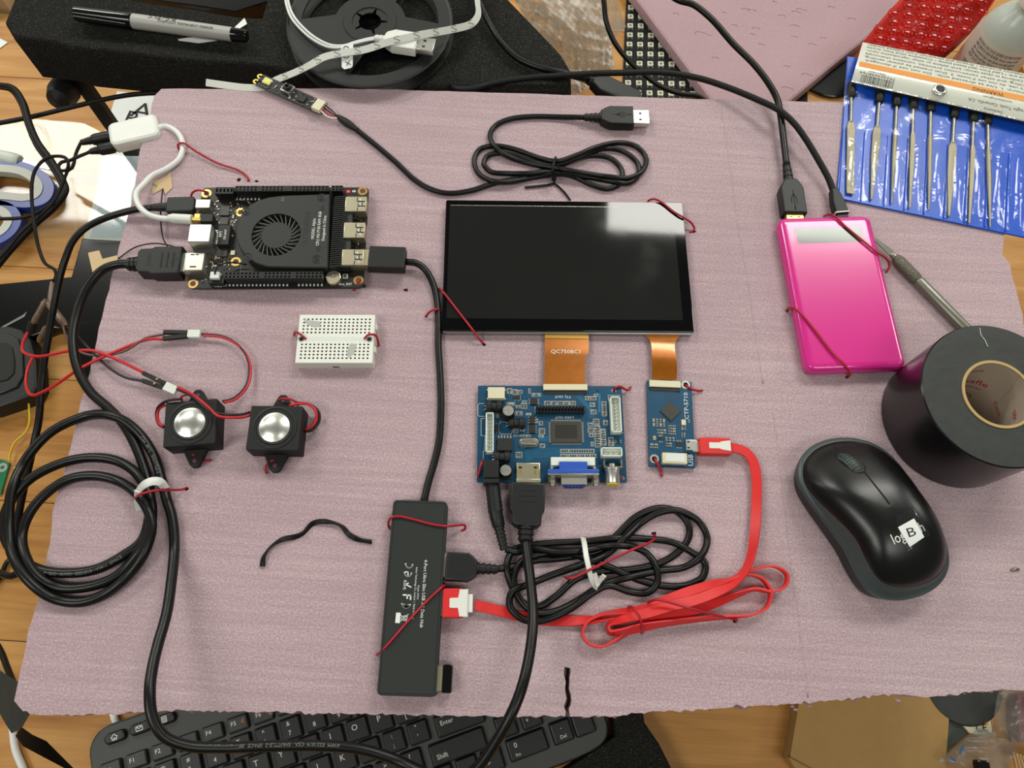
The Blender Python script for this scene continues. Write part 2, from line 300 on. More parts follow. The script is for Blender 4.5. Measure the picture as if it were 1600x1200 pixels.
class Thing:
    """an Empty at the base of a thing (world mm) that parents its parts"""
    def __init__(s, name, label, cat, x, y, z, ang=0, group=None):
        s.o = bpy.data.objects.new(name, None); COL.objects.link(s.o); s.o.empty_display_size = .01
        s.x, s.y, s.z, s.a = x, y, z, ang; s.o.location = (x / 1000, y / 1000, z / 1000); s.o.rotation_euler = (0, 0, ang); tag(s.o, label, cat, group)
    def w2l(s, p):
        dx, dy = p[0] - s.x, p[1] - s.y; c, n = math.cos(s.a), math.sin(s.a)
        return (c * dx + n * dy, -n * dx + c * dy, p[2] - s.z)
    def l(s, px, py, h): return s.w2l(at(px, py, h))
    def pl(s, pts, h0=None): return [s.l(p[0], p[1], p[2] if len(p) > 2 else h0) for p in pts]
    def rect(s, K, x0, y0, x1, y1, h):
        c = [s.l(*q(K, (x, y))[0], h) for x, y in ((x0, y0), (x1, y0), (x1, y1), (x0, y1))]
        return ((c[0][0] + c[3][0]) / 2, (c[1][0] + c[2][0]) / 2, (c[2][1] + c[3][1]) / 2, (c[0][1] + c[1][1]) / 2)
    def part(s, mb, name, mats, parent=None, smooth=True, label=None, kind=None): return build(mb, name, mats, parent or s, smooth, label, kind=kind)
    def comp(s, name, mats, K, x0, y0, x1, y1, h0, h1, c=.2, r=0, label=None, parent=None):
        X0, X1, Y0, Y1 = s.rect(K, x0, y0, x1, y1, h1); zb = s.z - B
        return s.part(MB().prism(rrect(X0, X1, Y0, Y1, r) if r else [(X0, Y0), (X1, Y0), (X1, Y1), (X0, Y1)], h0 - zb, h1 - zb, c), name, mats, parent, label=label)
def rect_thing(name, label, cat, corners, h, base, group=None):
    P = [at(x, y, h) for x, y in corners]; c = sum(P) / 4; e = (P[1] - P[0]) + (P[2] - P[3]); n = (P[0] - P[3]) + (P[1] - P[2])
    T = Thing(name, label, cat, c[0], c[1], B + base, math.atan2(e[1], e[0]), group)
    T.w = np.linalg.norm(e) / 2; T.h = np.linalg.norm(n) / 2; return T
TXT = {}
def glyphs(s, size):
    if (s, size) not in TXT:
        cu = bpy.data.curves.new('t', 'FONT'); cu.body = s; cu.size = size; cu.align_x = 'CENTER'; cu.align_y = 'CENTER'; cu.resolution_u = 2
        ob = bpy.data.objects.new('t', cu); me = bpy.data.meshes.new_from_object(ob)
        TXT[(s, size)] = ([tuple(v.co) for v in me.vertices], [tuple(p.vertices) for p in me.polygons])
        bpy.data.objects.remove(ob); bpy.data.curves.remove(cu); bpy.data.meshes.remove(me)
    return TXT[(s, size)]
def text_mb(s, size, x=0, y=0, z=0, ang=0, sx=1., mb=None, f=None):
    V, F = glyphs(s, size); c, n = math.cos(math.radians(ang)), math.sin(math.radians(ang)); out = []
    for vx, vy, _ in V:
        vx *= sx; X, Y = x + c * vx - n * vy, y + n * vx + c * vy; out.append(f(X, Y, z) if f else (X, Y, z))
    return (mb or MB()).add(out, F)
def txt(T, s, px, py, h, size, ang, m_, name='lettering', parent=None, sx=1., label=None):
    x, y, z = T.l(px, py, h); return T.part(text_mb(s, size, x, y, z, ang, sx), name, m_, parent, smooth=False, label=label)
def path(pts, r, step=2.2, gap=.8, passes=4, base=0.):
    """pixel points (px, py[, h of the axis]) -> axis of a lying cable whose later turns climb over its earlier ones"""
    hs = [p[2] if len(p) > 2 else base + r for p in pts]
    P = spline([(p[0], p[1], 0, h) for p, h in zip(pts, hs)], step * 2.6)
    h = P[:, 3].copy(); b = h.copy(); n = len(P)
    for it in range(passes):
        X = np.array([at(a[0], a[1], hh) for a, hh in zip(P, h)]); S = np.concatenate([[0], np.cumsum(np.linalg.norm(np.diff(X[:, :2], axis=0), axis=1))])
        D = np.linalg.norm(X[:, None, :2] - X[None, :, :2], axis=2); ok = (S[:, None] - S[None, :] > 7 * r) & (D < 2 * r * .97)
        need = b.copy()
        for i in range(n):
            if ok[i].any(): need[i] = max(need[i], (h[ok[i]] + gap * np.sqrt((2 * r) ** 2 - D[i][ok[i]] ** 2)).max())
            h[i] = need[i]
        h = (need[None, :] - .4 * np.maximum(0, np.abs(S[:, None] - S[None, :]) - 2)).max(axis=1); h = np.maximum(h, b)
        k = np.ones(5) / 5; h[2:-2] = np.convolve(h, k, 'valid')
    return np.array([at(a[0], a[1], hh) for a, hh in zip(P, h)])
def cable(name, pts, r, m_, parent=None, label=None, cat='cable', n=10, auto=False, base=0., group=None, smooth=180):
    P = path(pts, r, base=base) if auto else spline([at(p[0], p[1], p[2] if len(p) > 2 else base + r) for p in pts], 2.2)
    if parent is not None: P = np.array([parent.w2l(p) for p in P])
    return build(MB().tube(P, r, n), name, m_, parent, smooth, label, cat if parent is None else None, group)
def flat_sheet(name, px, h, t, m_, label=None, cat=None, parent=None, c=0., **k):
    P = [at(x, y, h)[:2] for x, y in px]
    return build(MB().prism([tuple(p) for p in P], B + h - t, B + h, c), name, m_, parent, True, label, cat, **k)
def axis(T, a, b, h):
    """matrix of a piece lying along pixels a->b at height h: x along, y to its left, z up, in T's frame; and its length"""
    ha, hb = h if isinstance(h, tuple) else (h, h)
    A = np.array(T.l(a[0], a[1], ha)); Bp = np.array(T.l(b[0], b[1], hb)); d = Bp - A; L = np.linalg.norm(d); x = d / L
    y = np.cross((0, 0, 1), x); y /= np.linalg.norm(y); z = np.cross(x, y)
    return Matrix(((x[0], y[0], z[0], A[0]), (x[1], y[1], z[1], A[1]), (x[2], y[2], z[2], A[2]), (0, 0, 0, 1))), L
LX = Matrix(((0, 0, 1, 0), (1, 0, 0, 0), (0, 1, 0, 0), (0, 0, 0, 1)))      # lathe axis z -> x
def ring_ribs(mb, x0, x1, r0, r1, n, M=None):
    """strain relief: a tapering sleeve with ribs"""
    prof = []
    for k in range(n):
        a, b = x0 + (x1 - x0) * k / n, x0 + (x1 - x0) * (k + 1) / n; ra = r0 + (r1 - r0) * k / n
        prof += [(ra, a), (ra, a + (b - a) * .6), (ra * .82, a + (b - a) * .66), (ra * .82, b - .01)]
    s0 = len(mb.V); mb.lathe(prof, 16, M=LX)
    return mb.xf(M, s0) if M else mb

# ------------------------------------------------------------------ setting: floor and the wooden desk
mb = MB().box(-2600, 2600, -2200, 2800, -760, -740); build(mb, 'floor', 'floor_grey', label='grey floor under the desk', kind='structure')
build(MB().box(-2600, 2600, 2790, 2800, -740, 2300), 'wall_back', 'lamp_white', label='plain pale wall far behind the desk', kind='structure')
T = Thing('desk', 'wooden desk of long honey-coloured planks under everything', 'desk', 0, 0, -740)
proto = None
for k in range(17):
    y0 = -620 + 104 * k
    if proto is None: proto = T.part(MB().box(-900, 900, 0, 103.4, 708, 740, .5), 'plank', 'wood'); proto.location = (0, y0 / 1000, 0)
    else: copy_of(proto, T, (0, y0, 0))
for x in (-850, 850):
    for y in (-570, 1090): T.part(MB().box(x - 25, x + 25, y - 25, y + 25, 0, 708, 2), 'leg', 'wood')

# ------------------------------------------------------------------ pink foam board
def jag(pts, step, amp, seed, h=0):
    rnd = random.Random(seed); out = []
    W = [at(p[0], p[1], h)[:2] for p in pts]
    for a, b in zip(W[:-1], W[1:]):
        n = max(1, int(np.linalg.norm(b - a) / step)); d = (b - a) / np.linalg.norm(b - a); nn = np.array([-d[1], d[0]])
        for k in range(n): out.append(tuple(a + (b - a) * k / n + nn * (rnd.gauss(0, amp) if k else 0)))
    return out
back = jag([(252, 139), (520, 138), (640, 141), (780, 145), (1000, 152), (1110, 155), (1320, 160), (1515, 166)], 9, .25, 1)
right = jag([(1515, 166), (1540, 262), (1562, 345), (1570, 362), (1566, 398), (1578, 412), (1584, 440), (1598, 491), (1650, 720), (1722, 1072)], 7, .4, 2)
front_px = [(1722, 1072), (1600, 1079), (1560, 1078), (1490, 1086), (1440, 1089), (1400, 1085), (1320, 1093), (1245, 1099), (1200, 1102), (1120, 1107), (1000, 1114), (960, 1119), (891, 1120), (889, 1108), (893, 1094), (889, 1076), (890, 1058), (891, 1044), (882, 1042), (881, 1054), (884, 1066), (883, 1080), (885, 1092), (881, 1104), (884, 1112), (883, 1120),
            (790, 1120), (640, 1117), (420, 1113), (300, 1110), (230, 1112), (150, 1117), (60, 1117), (30, 1108)]
front = jag(front_px, 2.2, .42, 3)
left = jag([(22, 1095), (40, 1010), (44, 985), (48, 975), (62, 930), (78, 850), (82, 800), (110, 700), (135, 600), (163, 480), (165, 470), (186, 385), (205, 320), (212, 285), (216, 250), (232, 190), (241, 150), (246, 142)], 7, .35, 4)
outline = back + right + front + left
if area(outline) < 0: outline = outline[::-1]
def noise2(x, y): return math.sin(x * .031 + 1.3 * math.sin(y * .023)) * math.cos(y * .027 + .7) * .35
HOLES = [(634, 453, 1.5), (373, 281, 1.7), (401, 283, 1.1), (757, 538, 1.2), (687, 452, 1.2), (1084, 362, 1.3), (666, 494, 1.), (1022, 834, 1.4), (1148, 971, 1.2), (1324, 589, 1.3), (1230, 485, 1.3), (291, 764, 1.2), (568, 447, 1.6), (1066, 640, .8)]
pts2 = [Vector(p) for p in outline]; n0 = len(pts2); edges = [(i, (i + 1) % n0) for i in range(n0)]
hole_idx = []
for hx, hy, hr in HOLES:
    c = at(hx, hy)[:2]; s0 = len(pts2); rnd = random.Random(hx)
    for k in range(7):
        a = 2 * math.pi * k / 7; r_ = hr * rnd.uniform(.6, 1.15); pts2.append(Vector((c[0] + r_ * 1.3 * math.cos(a), c[1] + r_ * math.sin(a))))
    edges += [(s0 + k, s0 + (k + 1) % 7) for k in range(7)]; hole_idx.append(list(range(s0, s0 + 7)))
xs_ = [p[0] for p in outline]; ys_ = [p[1] for p in outline]
def inside(x, y):
    r_ = False; j = n0 - 1
    for i in range(n0):
        if (outline[i][1] > y) != (outline[j][1] > y) and x < (outline[j][0] - outline[i][0]) * (y - outline[i][1]) / (outline[j][1] - outline[i][1]) + outline[i][0]: r_ = not r_
        j = i
    return r_
gx = min(xs_) + 7
while gx < max(xs_):
    gy = min(ys_) + 7
    while gy < max(ys_):
        if inside(gx, gy): pts2.append(Vector((gx, gy)))
        gy += 14
    gx += 14
vo, fo, ov = cdt_holes(pts2, edges, [[tuple(pts2[i]) for i in h_] for h_ in hole_idx])
mb = MB(); mb.add([(v.x, v.y, B + noise2(v.x, v.y) * .3) for v in vo], [tuple(f) for f in fo])
inv = {}
for i, lst in enumerate(ov):
    for k in lst: inv[k] = i
TH = 27
for loop, d, mi in [(list(range(n0)), TH, 2)] + [(h_, 5, 1) for h_ in hole_idx]:
    L_ = [vo[inv[i]] for i in loop]; n = len(L_); top = [(v.x, v.y, B + noise2(v.x, v.y) * .3) for v in L_]; rnd = random.Random(n)
    if mi == 2:
        V = top + [(x + rnd.gauss(0, .3), y + rnd.gauss(0, .3), z - d * .35) for x, y, z in top] + [(x, y, B - TH) for x, y, z in top]
        F = [(k * n + i, (k + 1) * n + i, (k + 1) * n + (i + 1) % n, k * n + (i + 1) % n) for k in (0, 1) for i in range(n)]
    else:
        c = np.mean(top, axis=0); V = top + [(c[0] + (x - c[0]) * .5, c[1] + (y - c[1]) * .5, z - d) for x, y, z in top]
        F = [(i, (i + 1) % n, n + (i + 1) % n, n + i) for i in range(n)] + [tuple(range(n, 2 * n))]
    mb.add(V, F, mi)
bot = delaunay_2d_cdt([Vector(p) for p in outline], [(i, (i + 1) % n0) for i in range(n0)], [], 1, 1e-5)
mb.add([(v.x, v.y, B - TH) for v in bot[0]], [tuple(f)[::-1] for f in bot[2]])
mat('hole_purple', (104, 62, 80), .9)
board = Thing('foam_board', 'large pink foam board with ragged front edge carrying the wired parts', 'foam board', 0, 200, B - TH)
L2 = MB(); L2.V = [board.w2l(v) for v in mb.V]; L2.F = mb.F; L2.mi = mb.mi
board.part(L2, 'panel', ['pink_foam', 'hole_purple', 'pink_skin'], smooth=30)
# torn crumbs of foam along the front edge
cm = MB(); rnd = random.Random(5)
for (px, py) in [(1238, 1104), (1243, 1109), (1265, 1103), (1400, 1092), (1404, 1096), (1336, 1094), (1110, 1110), (1165, 1107), (690, 1120), (912, 1121), (935, 1119), (960, 1120), (423, 1115), (1507, 1084), (1535, 1081), (1548, 1080), (115, 1118), (300, 1112)]:
    p = at(px, py, -2); v = board.w2l(p); s0 = len(cm.V); r_ = rnd.uniform(.5, 1.1)
    cm.lathe([(r_ * .3, -r_), (r_, -.2 * r_), (r_ * .8, r_ * .5), (r_ * .2, r_)], 6, M=Matrix.Translation(v) @ Matrix.Rotation(rnd.uniform(0, 3), 4, 'X') @ Matrix.Diagonal((1.6, .8, 1, 1)))
board.part(cm, 'torn_crumbs', 'pink_skin', kind='stuff')
# shallow pressed lines running from the back edge to the front one
for pts in ([(1126, 170), (1140, 260), (1152, 350), (1168, 440), (1182, 540), (1192, 600)], [(1206, 640), (1214, 700), (1222, 780), (1234, 880), (1246, 960), (1262, 1090)]):
    P = spline([board.w2l(at(x, y, -.42)) for x, y in pts], 4); board.part(MB().tube(P, .75, 8), 'pressed_ridge', 'pink_foam', smooth=180)

# black foam blocks: one carries the board, one lies in front, one stands behind with marker and reel
mb = MB().prism(rrect(-185, 230, 130, 345, 10), 0, B - TH - .2, 3)
build(mb, 'foam_block', 'black_foam', label='big black foam block hidden underneath the pink board', cat='foam block')
def poly_w(pts, h): return [tuple(at(p[0], p[1], h)[:2]) for p in pts]
mb = MB().prism(poly_w([(957, 1100), (1002, 1096), (1008, 1130), (1030, 1162), (1062, 1225), (1000, 1260), (890, 1255), (880, 1205), (962, 1150)], -132), 0, B - 132, 2)
build(mb, 'foam_block', 'black_foam', label='black foam slab on the desk right of the keyboard', cat='foam block')
top = poly_w([(40, -60), (20, 0), (6, 34), (20, 58), (80, 65), (110, 74), (180, 81), (300, 95), (400, 101), (462, 112), (520, 129), (640, 134), (780, 138), (893, 142), (892, 108), (876, 82), (830, 34), (797, 0), (760, -50), (440, -50), (416, 0), (408, 27), (370, 25), (300, 13), (205, -1), (190, -60)], -3)
if area(top) < 0: top = top[::-1]
# the block's top edge lies 1 mm behind the board's back edge where both meet
mb = MB(); zt = B - 3; zb_ = B - 50
i1 = inset(top, 2.5); i0 = inset(top, -3)
mb.rings([[(x, y, zb_) for x, y in inset(top, 6)], [(x, y, zb_ + 5) for x, y in top], [(x, y, (zt + zb_) / 2) for x, y in top], [(x, y, zt - 3) for x, y in top], [(x, y, zt - .8) for x, y in inset(top, 1)], [(x, y, zt) for x, y in i1]])
build(mb, 'foam_block', 'black_foam', label='long black foam block behind the board under the marker and reel', cat='foam block')
# the stand under it
st = Thing('equipment_stand', 'black stand with flat legs below the long black foam block', 'stand', *at(115, 135, -50)[:2], 0, math.radians(2))
st.part(MB().box(-10, 390, 14, 60, 92, B - 50.2, 1), 'top_plate', 'matte_black')
for x, y in ((-4, 17), (380, 17), (150, 55), (380, 55)): st.part(MB().box(x - 6, x + 6, y - 3, y + 3, 0, 92, .5), 'leg', 'matte_black')
st.part(MB().lathe([(2, -16), (9, -13), (12, -4), (12, 4), (9, 13), (2, 16)], 20, M=Matrix.Translation((-18, 8, 84)) @ Matrix.Rotation(math.radians(70), 4, 'X')), 'knob', 'rubber')

# ------------------------------------------------------------------ single-board computer
PC = 6.
T = rect_thing('single_board_computer', 'black single-board computer with round fan cover wired at the board\'s left', 'circuit board', [(317, 293), (576, 293), (568, 449), (293, 451)], PC, .2)
sbc = T; ZB = .2
T.part(MB().prism(rrect(-T.w / 2, T.w / 2, -T.h / 2, T.h / 2, 3), PC - 1.6 - ZB, PC - ZB), 'circuit_board', 'pcb_black')
mb = MB()
for sx in (-1, 1):
    for sy in (-1, 1): mb.cyl(sx * (T.w / 2 - 6), sy * (T.h / 2 - 6), 0, PC - 1.6 - ZB, 2.5, 10)
T.part(mb, 'standoffs', 'plug_black')
def ring(T, K, x, y, h, r0, r1, m_='gold', name='mounting_ring'):
    X, Y, Z = T.l(*q(K, (x, y))[0], h); mb = MB().lathe([(r0, 0), (r1, 0), (r1, .25), (r0, .25), (r0, 0)], 20, M=Matrix.Translation((X, Y, Z)), caps=(False, False))
    mb.cyl(X, Y, Z, Z + .08, r0, 12, mi=1); return T.part(mb, name, [m_, 'hole_purple'])
for K, x, y in ((LA, 285, 150), (LA, 145, 1090), (LA, 590, 860), (LA, 640, 345), (LB, 978, 125), (LB, 935, 1055)): ring(T, K, x, y, PC, 1.9, 3.4)
def socket(T, name, K, x0, y0, x1, y1, h1, gaps, rows=2, h0=PC, m_='plug_black', label=None):
    X0, X1, Y0, Y1 = T.rect(K, x0, y0, x1, y1, h1); n = max(1, round((X1 - X0) / 2.54)); p = (X1 - X0) / n; py = (Y1 - Y0) / rows
    xs = [X0]; 
    for k in range(n): xs += [X0 + p * k + p * .26, X0 + p * k + p * .74]
    xs.append(X1); ys = [Y0]
    for k in range(rows): ys += [Y0 + py * k + py * .24, Y0 + py * k + py * .76]
    ys.append(Y1); z = h1 - (T.z - B); z0 = h0 - (T.z - B)
    mb = MB().holed(xs, ys, lambda i, j: i % 2 and j % 2 and (i // 2) not in gaps, z, 2.5)
    mb.rings([[(X0, Y0, z0), (X1, Y0, z0), (X1, Y1, z0), (X0, Y1, z0)], [(X0, Y0, z), (X1, Y0, z), (X1, Y1, z), (X0, Y1, z)]], True, False)
    return T.part(mb, name, [m_, 'deep_black'], smooth=False, label=label)
x1u = 280 + 6.6667 * 0
socket(T, 'pin_socket', (0, 0, 1), 367, 290.3, 513.5, 298.6, PC + 8.5, (6, 13, 14))
socket(T, 'pin_socket', (0, 0, 1), 350.5, 424.6, 504, 434.8, PC + 8.5, (9, 17))
socket(T, 'pin_socket', LB, 650, 66, 770, 122, PC + 8.5, ())
socket(T, 'fan_socket', LA, 375, 82, 565, 150, PC + 7.5, (), 1)
mb = MB()
for k in range(26):
    X, Y, Z = T.l(353 + k * 6, 445.6, PC)
    if k not in (17, 18): mb.box(X - .55, X + .55, Y - .8, Y + .8, Z, Z + .3)
for k in range(7):
    X, Y, Z = T.l(370 + k * 5.8, 311.5, PC); mb.box(X - .5, X + .5, Y - .7, Y + .7, Z, Z + .3)
T.part(mb, 'solder_pads', 'silk', smooth=False, kind='stuff')
mb = MB()
for a, b, c, d in ((366, 441.2, 400, 442.4), (403, 441.2, 425, 442.4), (428, 441.2, 445, 442.4), (452, 441.2, 475, 442.4), (375, 306.5, 400, 307.6), (405, 306.5, 440, 307.6), (376.5, 403, 377.3, 424), (376.5, 423, 392, 424)):
    X0, X1, Y0, Y1 = T.rect((0, 0, 1), a, b, c, d, PC); mb.box(X0, X1, Y0, Y1, PC - ZB, PC - ZB + .06)
T.part(mb, 'printed_lines', 'print_grey', smooth=False)
# connectors on the left
uc = T.comp('usb_c_port', 'metal', LA, 165, 207, 325, 300, PC, PC + 3.4, .6)
T.comp('audio_jack', 'plug_black', LA, 220, 362, 350, 440, PC, PC + 5, .3)
g = T.comp('audio_jack_barrel', 'gold', LA, 150, 352, 222, 432, PC, PC + 4.6, .8)
e = T.comp('ethernet_port', 'silver', LA, 100, 470, 325, 650, PC, PC + 12.5, .3, label='square silver network port')
hd = T.comp('hdmi_port', 'metal', LA, 62, 765, 255, 950, PC, PC + 5.8, .5)
mb = MB()
for x0, y0, x1, y1 in ((110, 905, 175, 918), (120, 780, 160, 790), (175, 780, 200, 790)):
    a = T.rect(LA, x0, y0, x1, y1, PC + 5.8); mb.box(*a, PC + 5.6 - ZB, PC + 5.95 - ZB)
T.part(mb, 'spring_slots', 'chip', hd)
mb = MB(); 
for k in range(9):
    X, Y, Z = T.l(*q(LA, (365, 545 + k * 17))[0], PC); mb.box(X - 2.5, X + 3, Y - .3, Y + .3, Z, Z + 1)
T.part(mb, 'port_pins', 'solder', e, smooth=False, kind='stuff')
pp = T.comp('transformer_chip', 'chip', LA, 405, 475, 525, 680, PC, PC + 4.5, .3)
txt(T, 'PPT', *q(LA, (435, 570))[0], PC + 4.6, 3., 90, 'print_white', parent=pp, sx=1); txt(T, 'PSF-0447', *q(LA, (480, 575))[0], PC + 4.6, 2.3, 90, 'print_white', parent=pp, sx=.9)
for r_ in ((430, 250, 525, 375), (420, 400, 510, 470), (400, 725, 500, 805)): T.comp('chip', 'chip_die', LA, *r_, PC, PC + 1, .1)
T.comp('crystal', 'cream', LA, 535, 740, 580, 785, PC, PC + 1, .2)
fc = T.comp('fan_plug', 'plug_black', LA, 310, 1000, 470, 1080, PC, PC + 4.5, .2); T.comp('fan_plug_cap', 'white_jst', LA, 320, 962, 415, 1030, PC, PC + 7, .3)
P = spline([T.l(*p[:2], p[2]) for p in q(LA, (370, 990, 13), (385, 930, 15), (450, 885, 12), (560, 868, 10), (700, 890, 9))], 1.5)
T.part(MB().tube(P, .55, 8), 'fan_wire', 'cable', smooth=180)
# small surface parts
mb = MB(); rnd = random.Random(11)
for x0, y0, x1, y1, n in ((370, 220, 425, 460, 22), (530, 240, 600, 460, 26), (525, 470, 600, 700, 18), (330, 690, 400, 960, 24), (400, 810, 540, 950, 20), (590, 190, 760, 330, 18), (380, 200, 420, 240, 5), (180, 1040, 300, 1090, 6), (270, 800, 330, 950, 10), (350, 480, 395, 700, 9)):
    for k in range(n):
        X, Y, Z = T.l(*q(LA, (rnd.uniform(x0, x1), rnd.uniform(y0, y1)))[0], PC); a, b = (1., .5) if rnd.random() < .5 else (.5, 1.)
        mb.box(X - a * .6, X + a * .6, Y - b * .6, Y + b * .6, Z, Z + .5, 0, rnd.choice((0, 1, 1, 2, 3)))
for x0, y0, x1, y1, n in ((780, 340, 1020, 440, 16), (770, 620, 1010, 720, 16), (880, 85, 905, 160, 4), (700, 930, 880, 1000, 8), (740, 130, 790, 900, 20)):
    for k in range(n):
        X, Y, Z = T.l(*q(LB, (rnd.uniform(x0, x1), rnd.uniform(y0, y1)))[0], PC); a, b = (1., .5) if rnd.random() < .5 else (.5, 1.)
        mb.box(X - a * .6, X + a * .6, Y - b * .6, Y + b * .6, Z, Z + .5, 0, rnd.choice((0, 1, 1, 2, 3)))
T.part(mb, 'surface_mount_parts', ['solder', 'print_soft', 'chip', 'tan_tape'], smooth=False, kind='stuff')
# usb ports on the right
for n_, (x0, y0, x1, y1) in enumerate(((795, 180, 1015, 335), (780, 450, 1000, 610), (760, 730, 985, 895))):
    u = T.comp('usb_port', 'brass_gold', LB, x0, y0, x1, y1, PC, PC + 6.8, .4); w_ = x1 - x0; hh = y1 - y0
    mb = MB()
    for a, b, c, d in ((.56, .06, .6, .3), (.56, .3, .95, .36), (.6, .44, .64, .62), (.6, .62, .97, .68), (.56, .74, .6, .95), (.78, .36, .82, .62)):
        r_ = T.rect(LB, x0 + a * w_, y0 + b * hh, x0 + c * w_, y0 + d * hh, PC + 6.8); mb.box(*r_, PC + 6.6 - ZB, PC + 6.95 - ZB)
    T.part(mb, 'spring_slots', 'chip', u, smooth=False)
    mb = MB()
    for a, b in ((.68, .22), (.68, .52), (.74, .76)):
        X, Y, Z = T.l(*q(LB, (x0 + a * w_, y0 + b * hh))[0], PC + 6.8); mb.box(X - .7, X + .7, Y - .7, Y + .7, Z, Z + .25, .1)
    T.part(mb, 'spring_tabs', 'silver', u, smooth=False)
c_ = T.l(*q(LB, (670, 1018))[0], PC + 3); mb = MB().prism(circ(c_[0], c_[1], 5.2, 10), PC - ZB, PC + 3 - ZB, .5); cc = T.part(mb, 'coin_cell', 'brass_gold')
mb = MB().box(c_[0] - 1.6, c_[0] + 1.6, c_[1] - .2, c_[1] + 2.6, PC + 3 - ZB, PC + 3.3 - ZB); T.part(mb, 'contact_tab', 'steel_dull', cc)
X, Y, Z = T.l(*q(LB, (800, 1020))[0], PC); bt = T.part(MB().box(X - 1.7, X + 1.7, Y - 1.7, Y + 1.7, Z, Z + 1.4, .2), 'reset_button', 'solder'); T.part(MB().cyl(X, Y, Z + 1.4, Z + 2, .9, 12), 'button_cap', 'chip', bt)
txt(T, 'Ant_RST', *q(LB, (800, 1094))[0], PC + .08, 2.4, 0, 'print_white'); txt(T, '• FAN •', *q(LA, (410, 1116))[0], PC + .08, 2.4, 0, 'print_white'); txt(T, 'CCIDK', *q(LA, (245, 1058))[0], PC + .08, 2.2, 0, 'print_grey')
X, Y, Z = T.l(*q(LB, (830, 132))[0], PC); T.part(MB().box(X - 1, X + 1, Y - .7, Y + .7, Z, Z + .8, .1), 'power_led', 'red_glow', label='small glowing red power light')
X, Y, Z = T.l(*q(LB, (885, 132))[0], PC); T.part(MB().box(X - 1, X + 1, Y - .7, Y + .7, Z, Z + .8, .1), 'status_led', 'led_white')
# fan cover
HF = PC + 8.2; zf = HF - ZB
pts = [(870, 183), (1000, 179), (1118, 175), (1108, 562), (940, 560), (790, 556), (735, 538), (685, 508), (650, 462), (630, 410), (626, 360), (640, 308), (665, 268), (700, 232), (745, 207), (800, 192)]
cov = [T.l(*p, HF)[:2] for p in q(K5, *pts)]
if area(cov) < 0: cov = cov[::-1]
fx, fy, _ = T.l(*q(K5, (838, 388))[0], HF); fr = 16.3
hc = circ(fx, fy, fr, 40); n1 = len(cov)
i_cov = inset(cov, .7)
pv = [Vector(p) for p in i_cov] + [Vector(p) for p in hc]
vo, fo, ov = cdt_holes(pv, [(i, (i + 1) % n1) for i in range(n1)] + [(n1 + i, n1 + (i + 1) % 40) for i in range(40)], [hc])
mb = MB().add([(v.x, v.y, zf) for v in vo], [tuple(f) for f in fo])
mb.rings([[(x, y, PC + 1.6 - ZB) for x, y in cov], [(x, y, zf - .7) for x, y in cov], [(x, y, zf) for x, y in i_cov]], True, False)
mb.rings([[(x, y, zf - 5) for x, y in hc[::-1]], [(x, y, zf) for x, y in hc[::-1]]], False, False)
fanc = T.part(mb, 'fan_cover', 'fan_black')
fan = T.part(MB().cyl(fx, fy, zf - 5.2, zf - 5, fr, 40), 'fan_well', 'deep_black', fanc)
T.part(MB().cyl(fx, fy, zf - 5, zf - .6, 10.2, 36, .5), 'fan_hub', 'fan_black', fanc)
bl = None
for k in range(26):
    if bl is None:
        mb = MB().rings([[(10 * 1.0, 0, -1.6), (10, .35, -1.6), (10, .35, 0), (10, 0, 0)], [(fr - .4, 5.2, -1.6), (fr - .4, 5.55, -1.6), (fr - .4, 5.55, 0), (fr - .4, 5.2, 0)]])
        bl = T.part(mb, 'fan_blade', 'print_grey', fanc, smooth=False); bl.location = (fx / 1000, fy / 1000, (zf - .9) / 1000)
    else: copy_of(bl, fanc, (fx, fy, zf - .9), 2 * math.pi * k / 26)
for p in q(K5, (1075, 195), (1050, 518), (690, 506), (682, 268)):
    X, Y, _ = T.l(*p, HF); mb = MB().lathe([(2.3, 0), (3.1, 0), (3.1, .25), (2.3, .1)], 20, M=Matrix.Translation((X, Y, zf)), caps=(False, False)); mb.cyl(X, Y, zf, zf + .35, 1.9, 14, .1); mb.box(X - 1, X + 1, Y - .2, Y + .2, zf + .3, zf + .4, mi=1); mb.box(X - .2, X + .2, Y - 1, Y + 1, zf + .3, zf + .4, mi=1)
    T.part(mb, 'screw', ['fin_black', 'deep_black'], fanc)
txt(T, 'LATTEPANDA', *q(K5, (997, 357))[0], HF + .03, 5.2, 90, 'engrave', parent=fanc, sx=.84)
for s_, x, y0, y1, sz in (('MODEL: Alpha', 1033, 305, 410, 2.8), ('CPU: M3-7Y30 RAM: 8GB', 1061, 268, 445, 2.8), ('Designed in China', 1088, 290, 420, 2.8)):
    V, F = glyphs(s_, sz); wd = max(v[0] for v in V) - min(v[0] for v in V); pa = T.l(*q(K5, (x, y0))[0], HF); pb = T.l(*q(K5, (x, y1))[0], HF)
    txt(T, s_, *q(K5, (x, (y0 + y1) / 2))[0], HF + .03, sz, 90, 'print_white', parent=fanc, sx=abs(pa[1] - pb[1]) / wd)
txt(T, '59', *q(K5, (874, 205))[0], HF + .03, 3, 80, 'print_grey', parent=fanc)
for p in q(K5, (1082, 252), (1062, 460)):
    X, Y, _ = T.l(*p, HF); T.part(MB().add([(X - 1.4, Y - 2.4, zf + .03), (X + .8, Y - 2.4, zf + .03), (X + .8, Y, zf + .03), (X + 1.8, Y, zf + .03), (X - .3, Y + 2.4, zf + .03), (X - 2.4, Y, zf + .03), (X - 1.4, Y, zf + .03)], [tuple(range(7))]), 'arrow_mark', 'engrave', fanc, smooth=False)
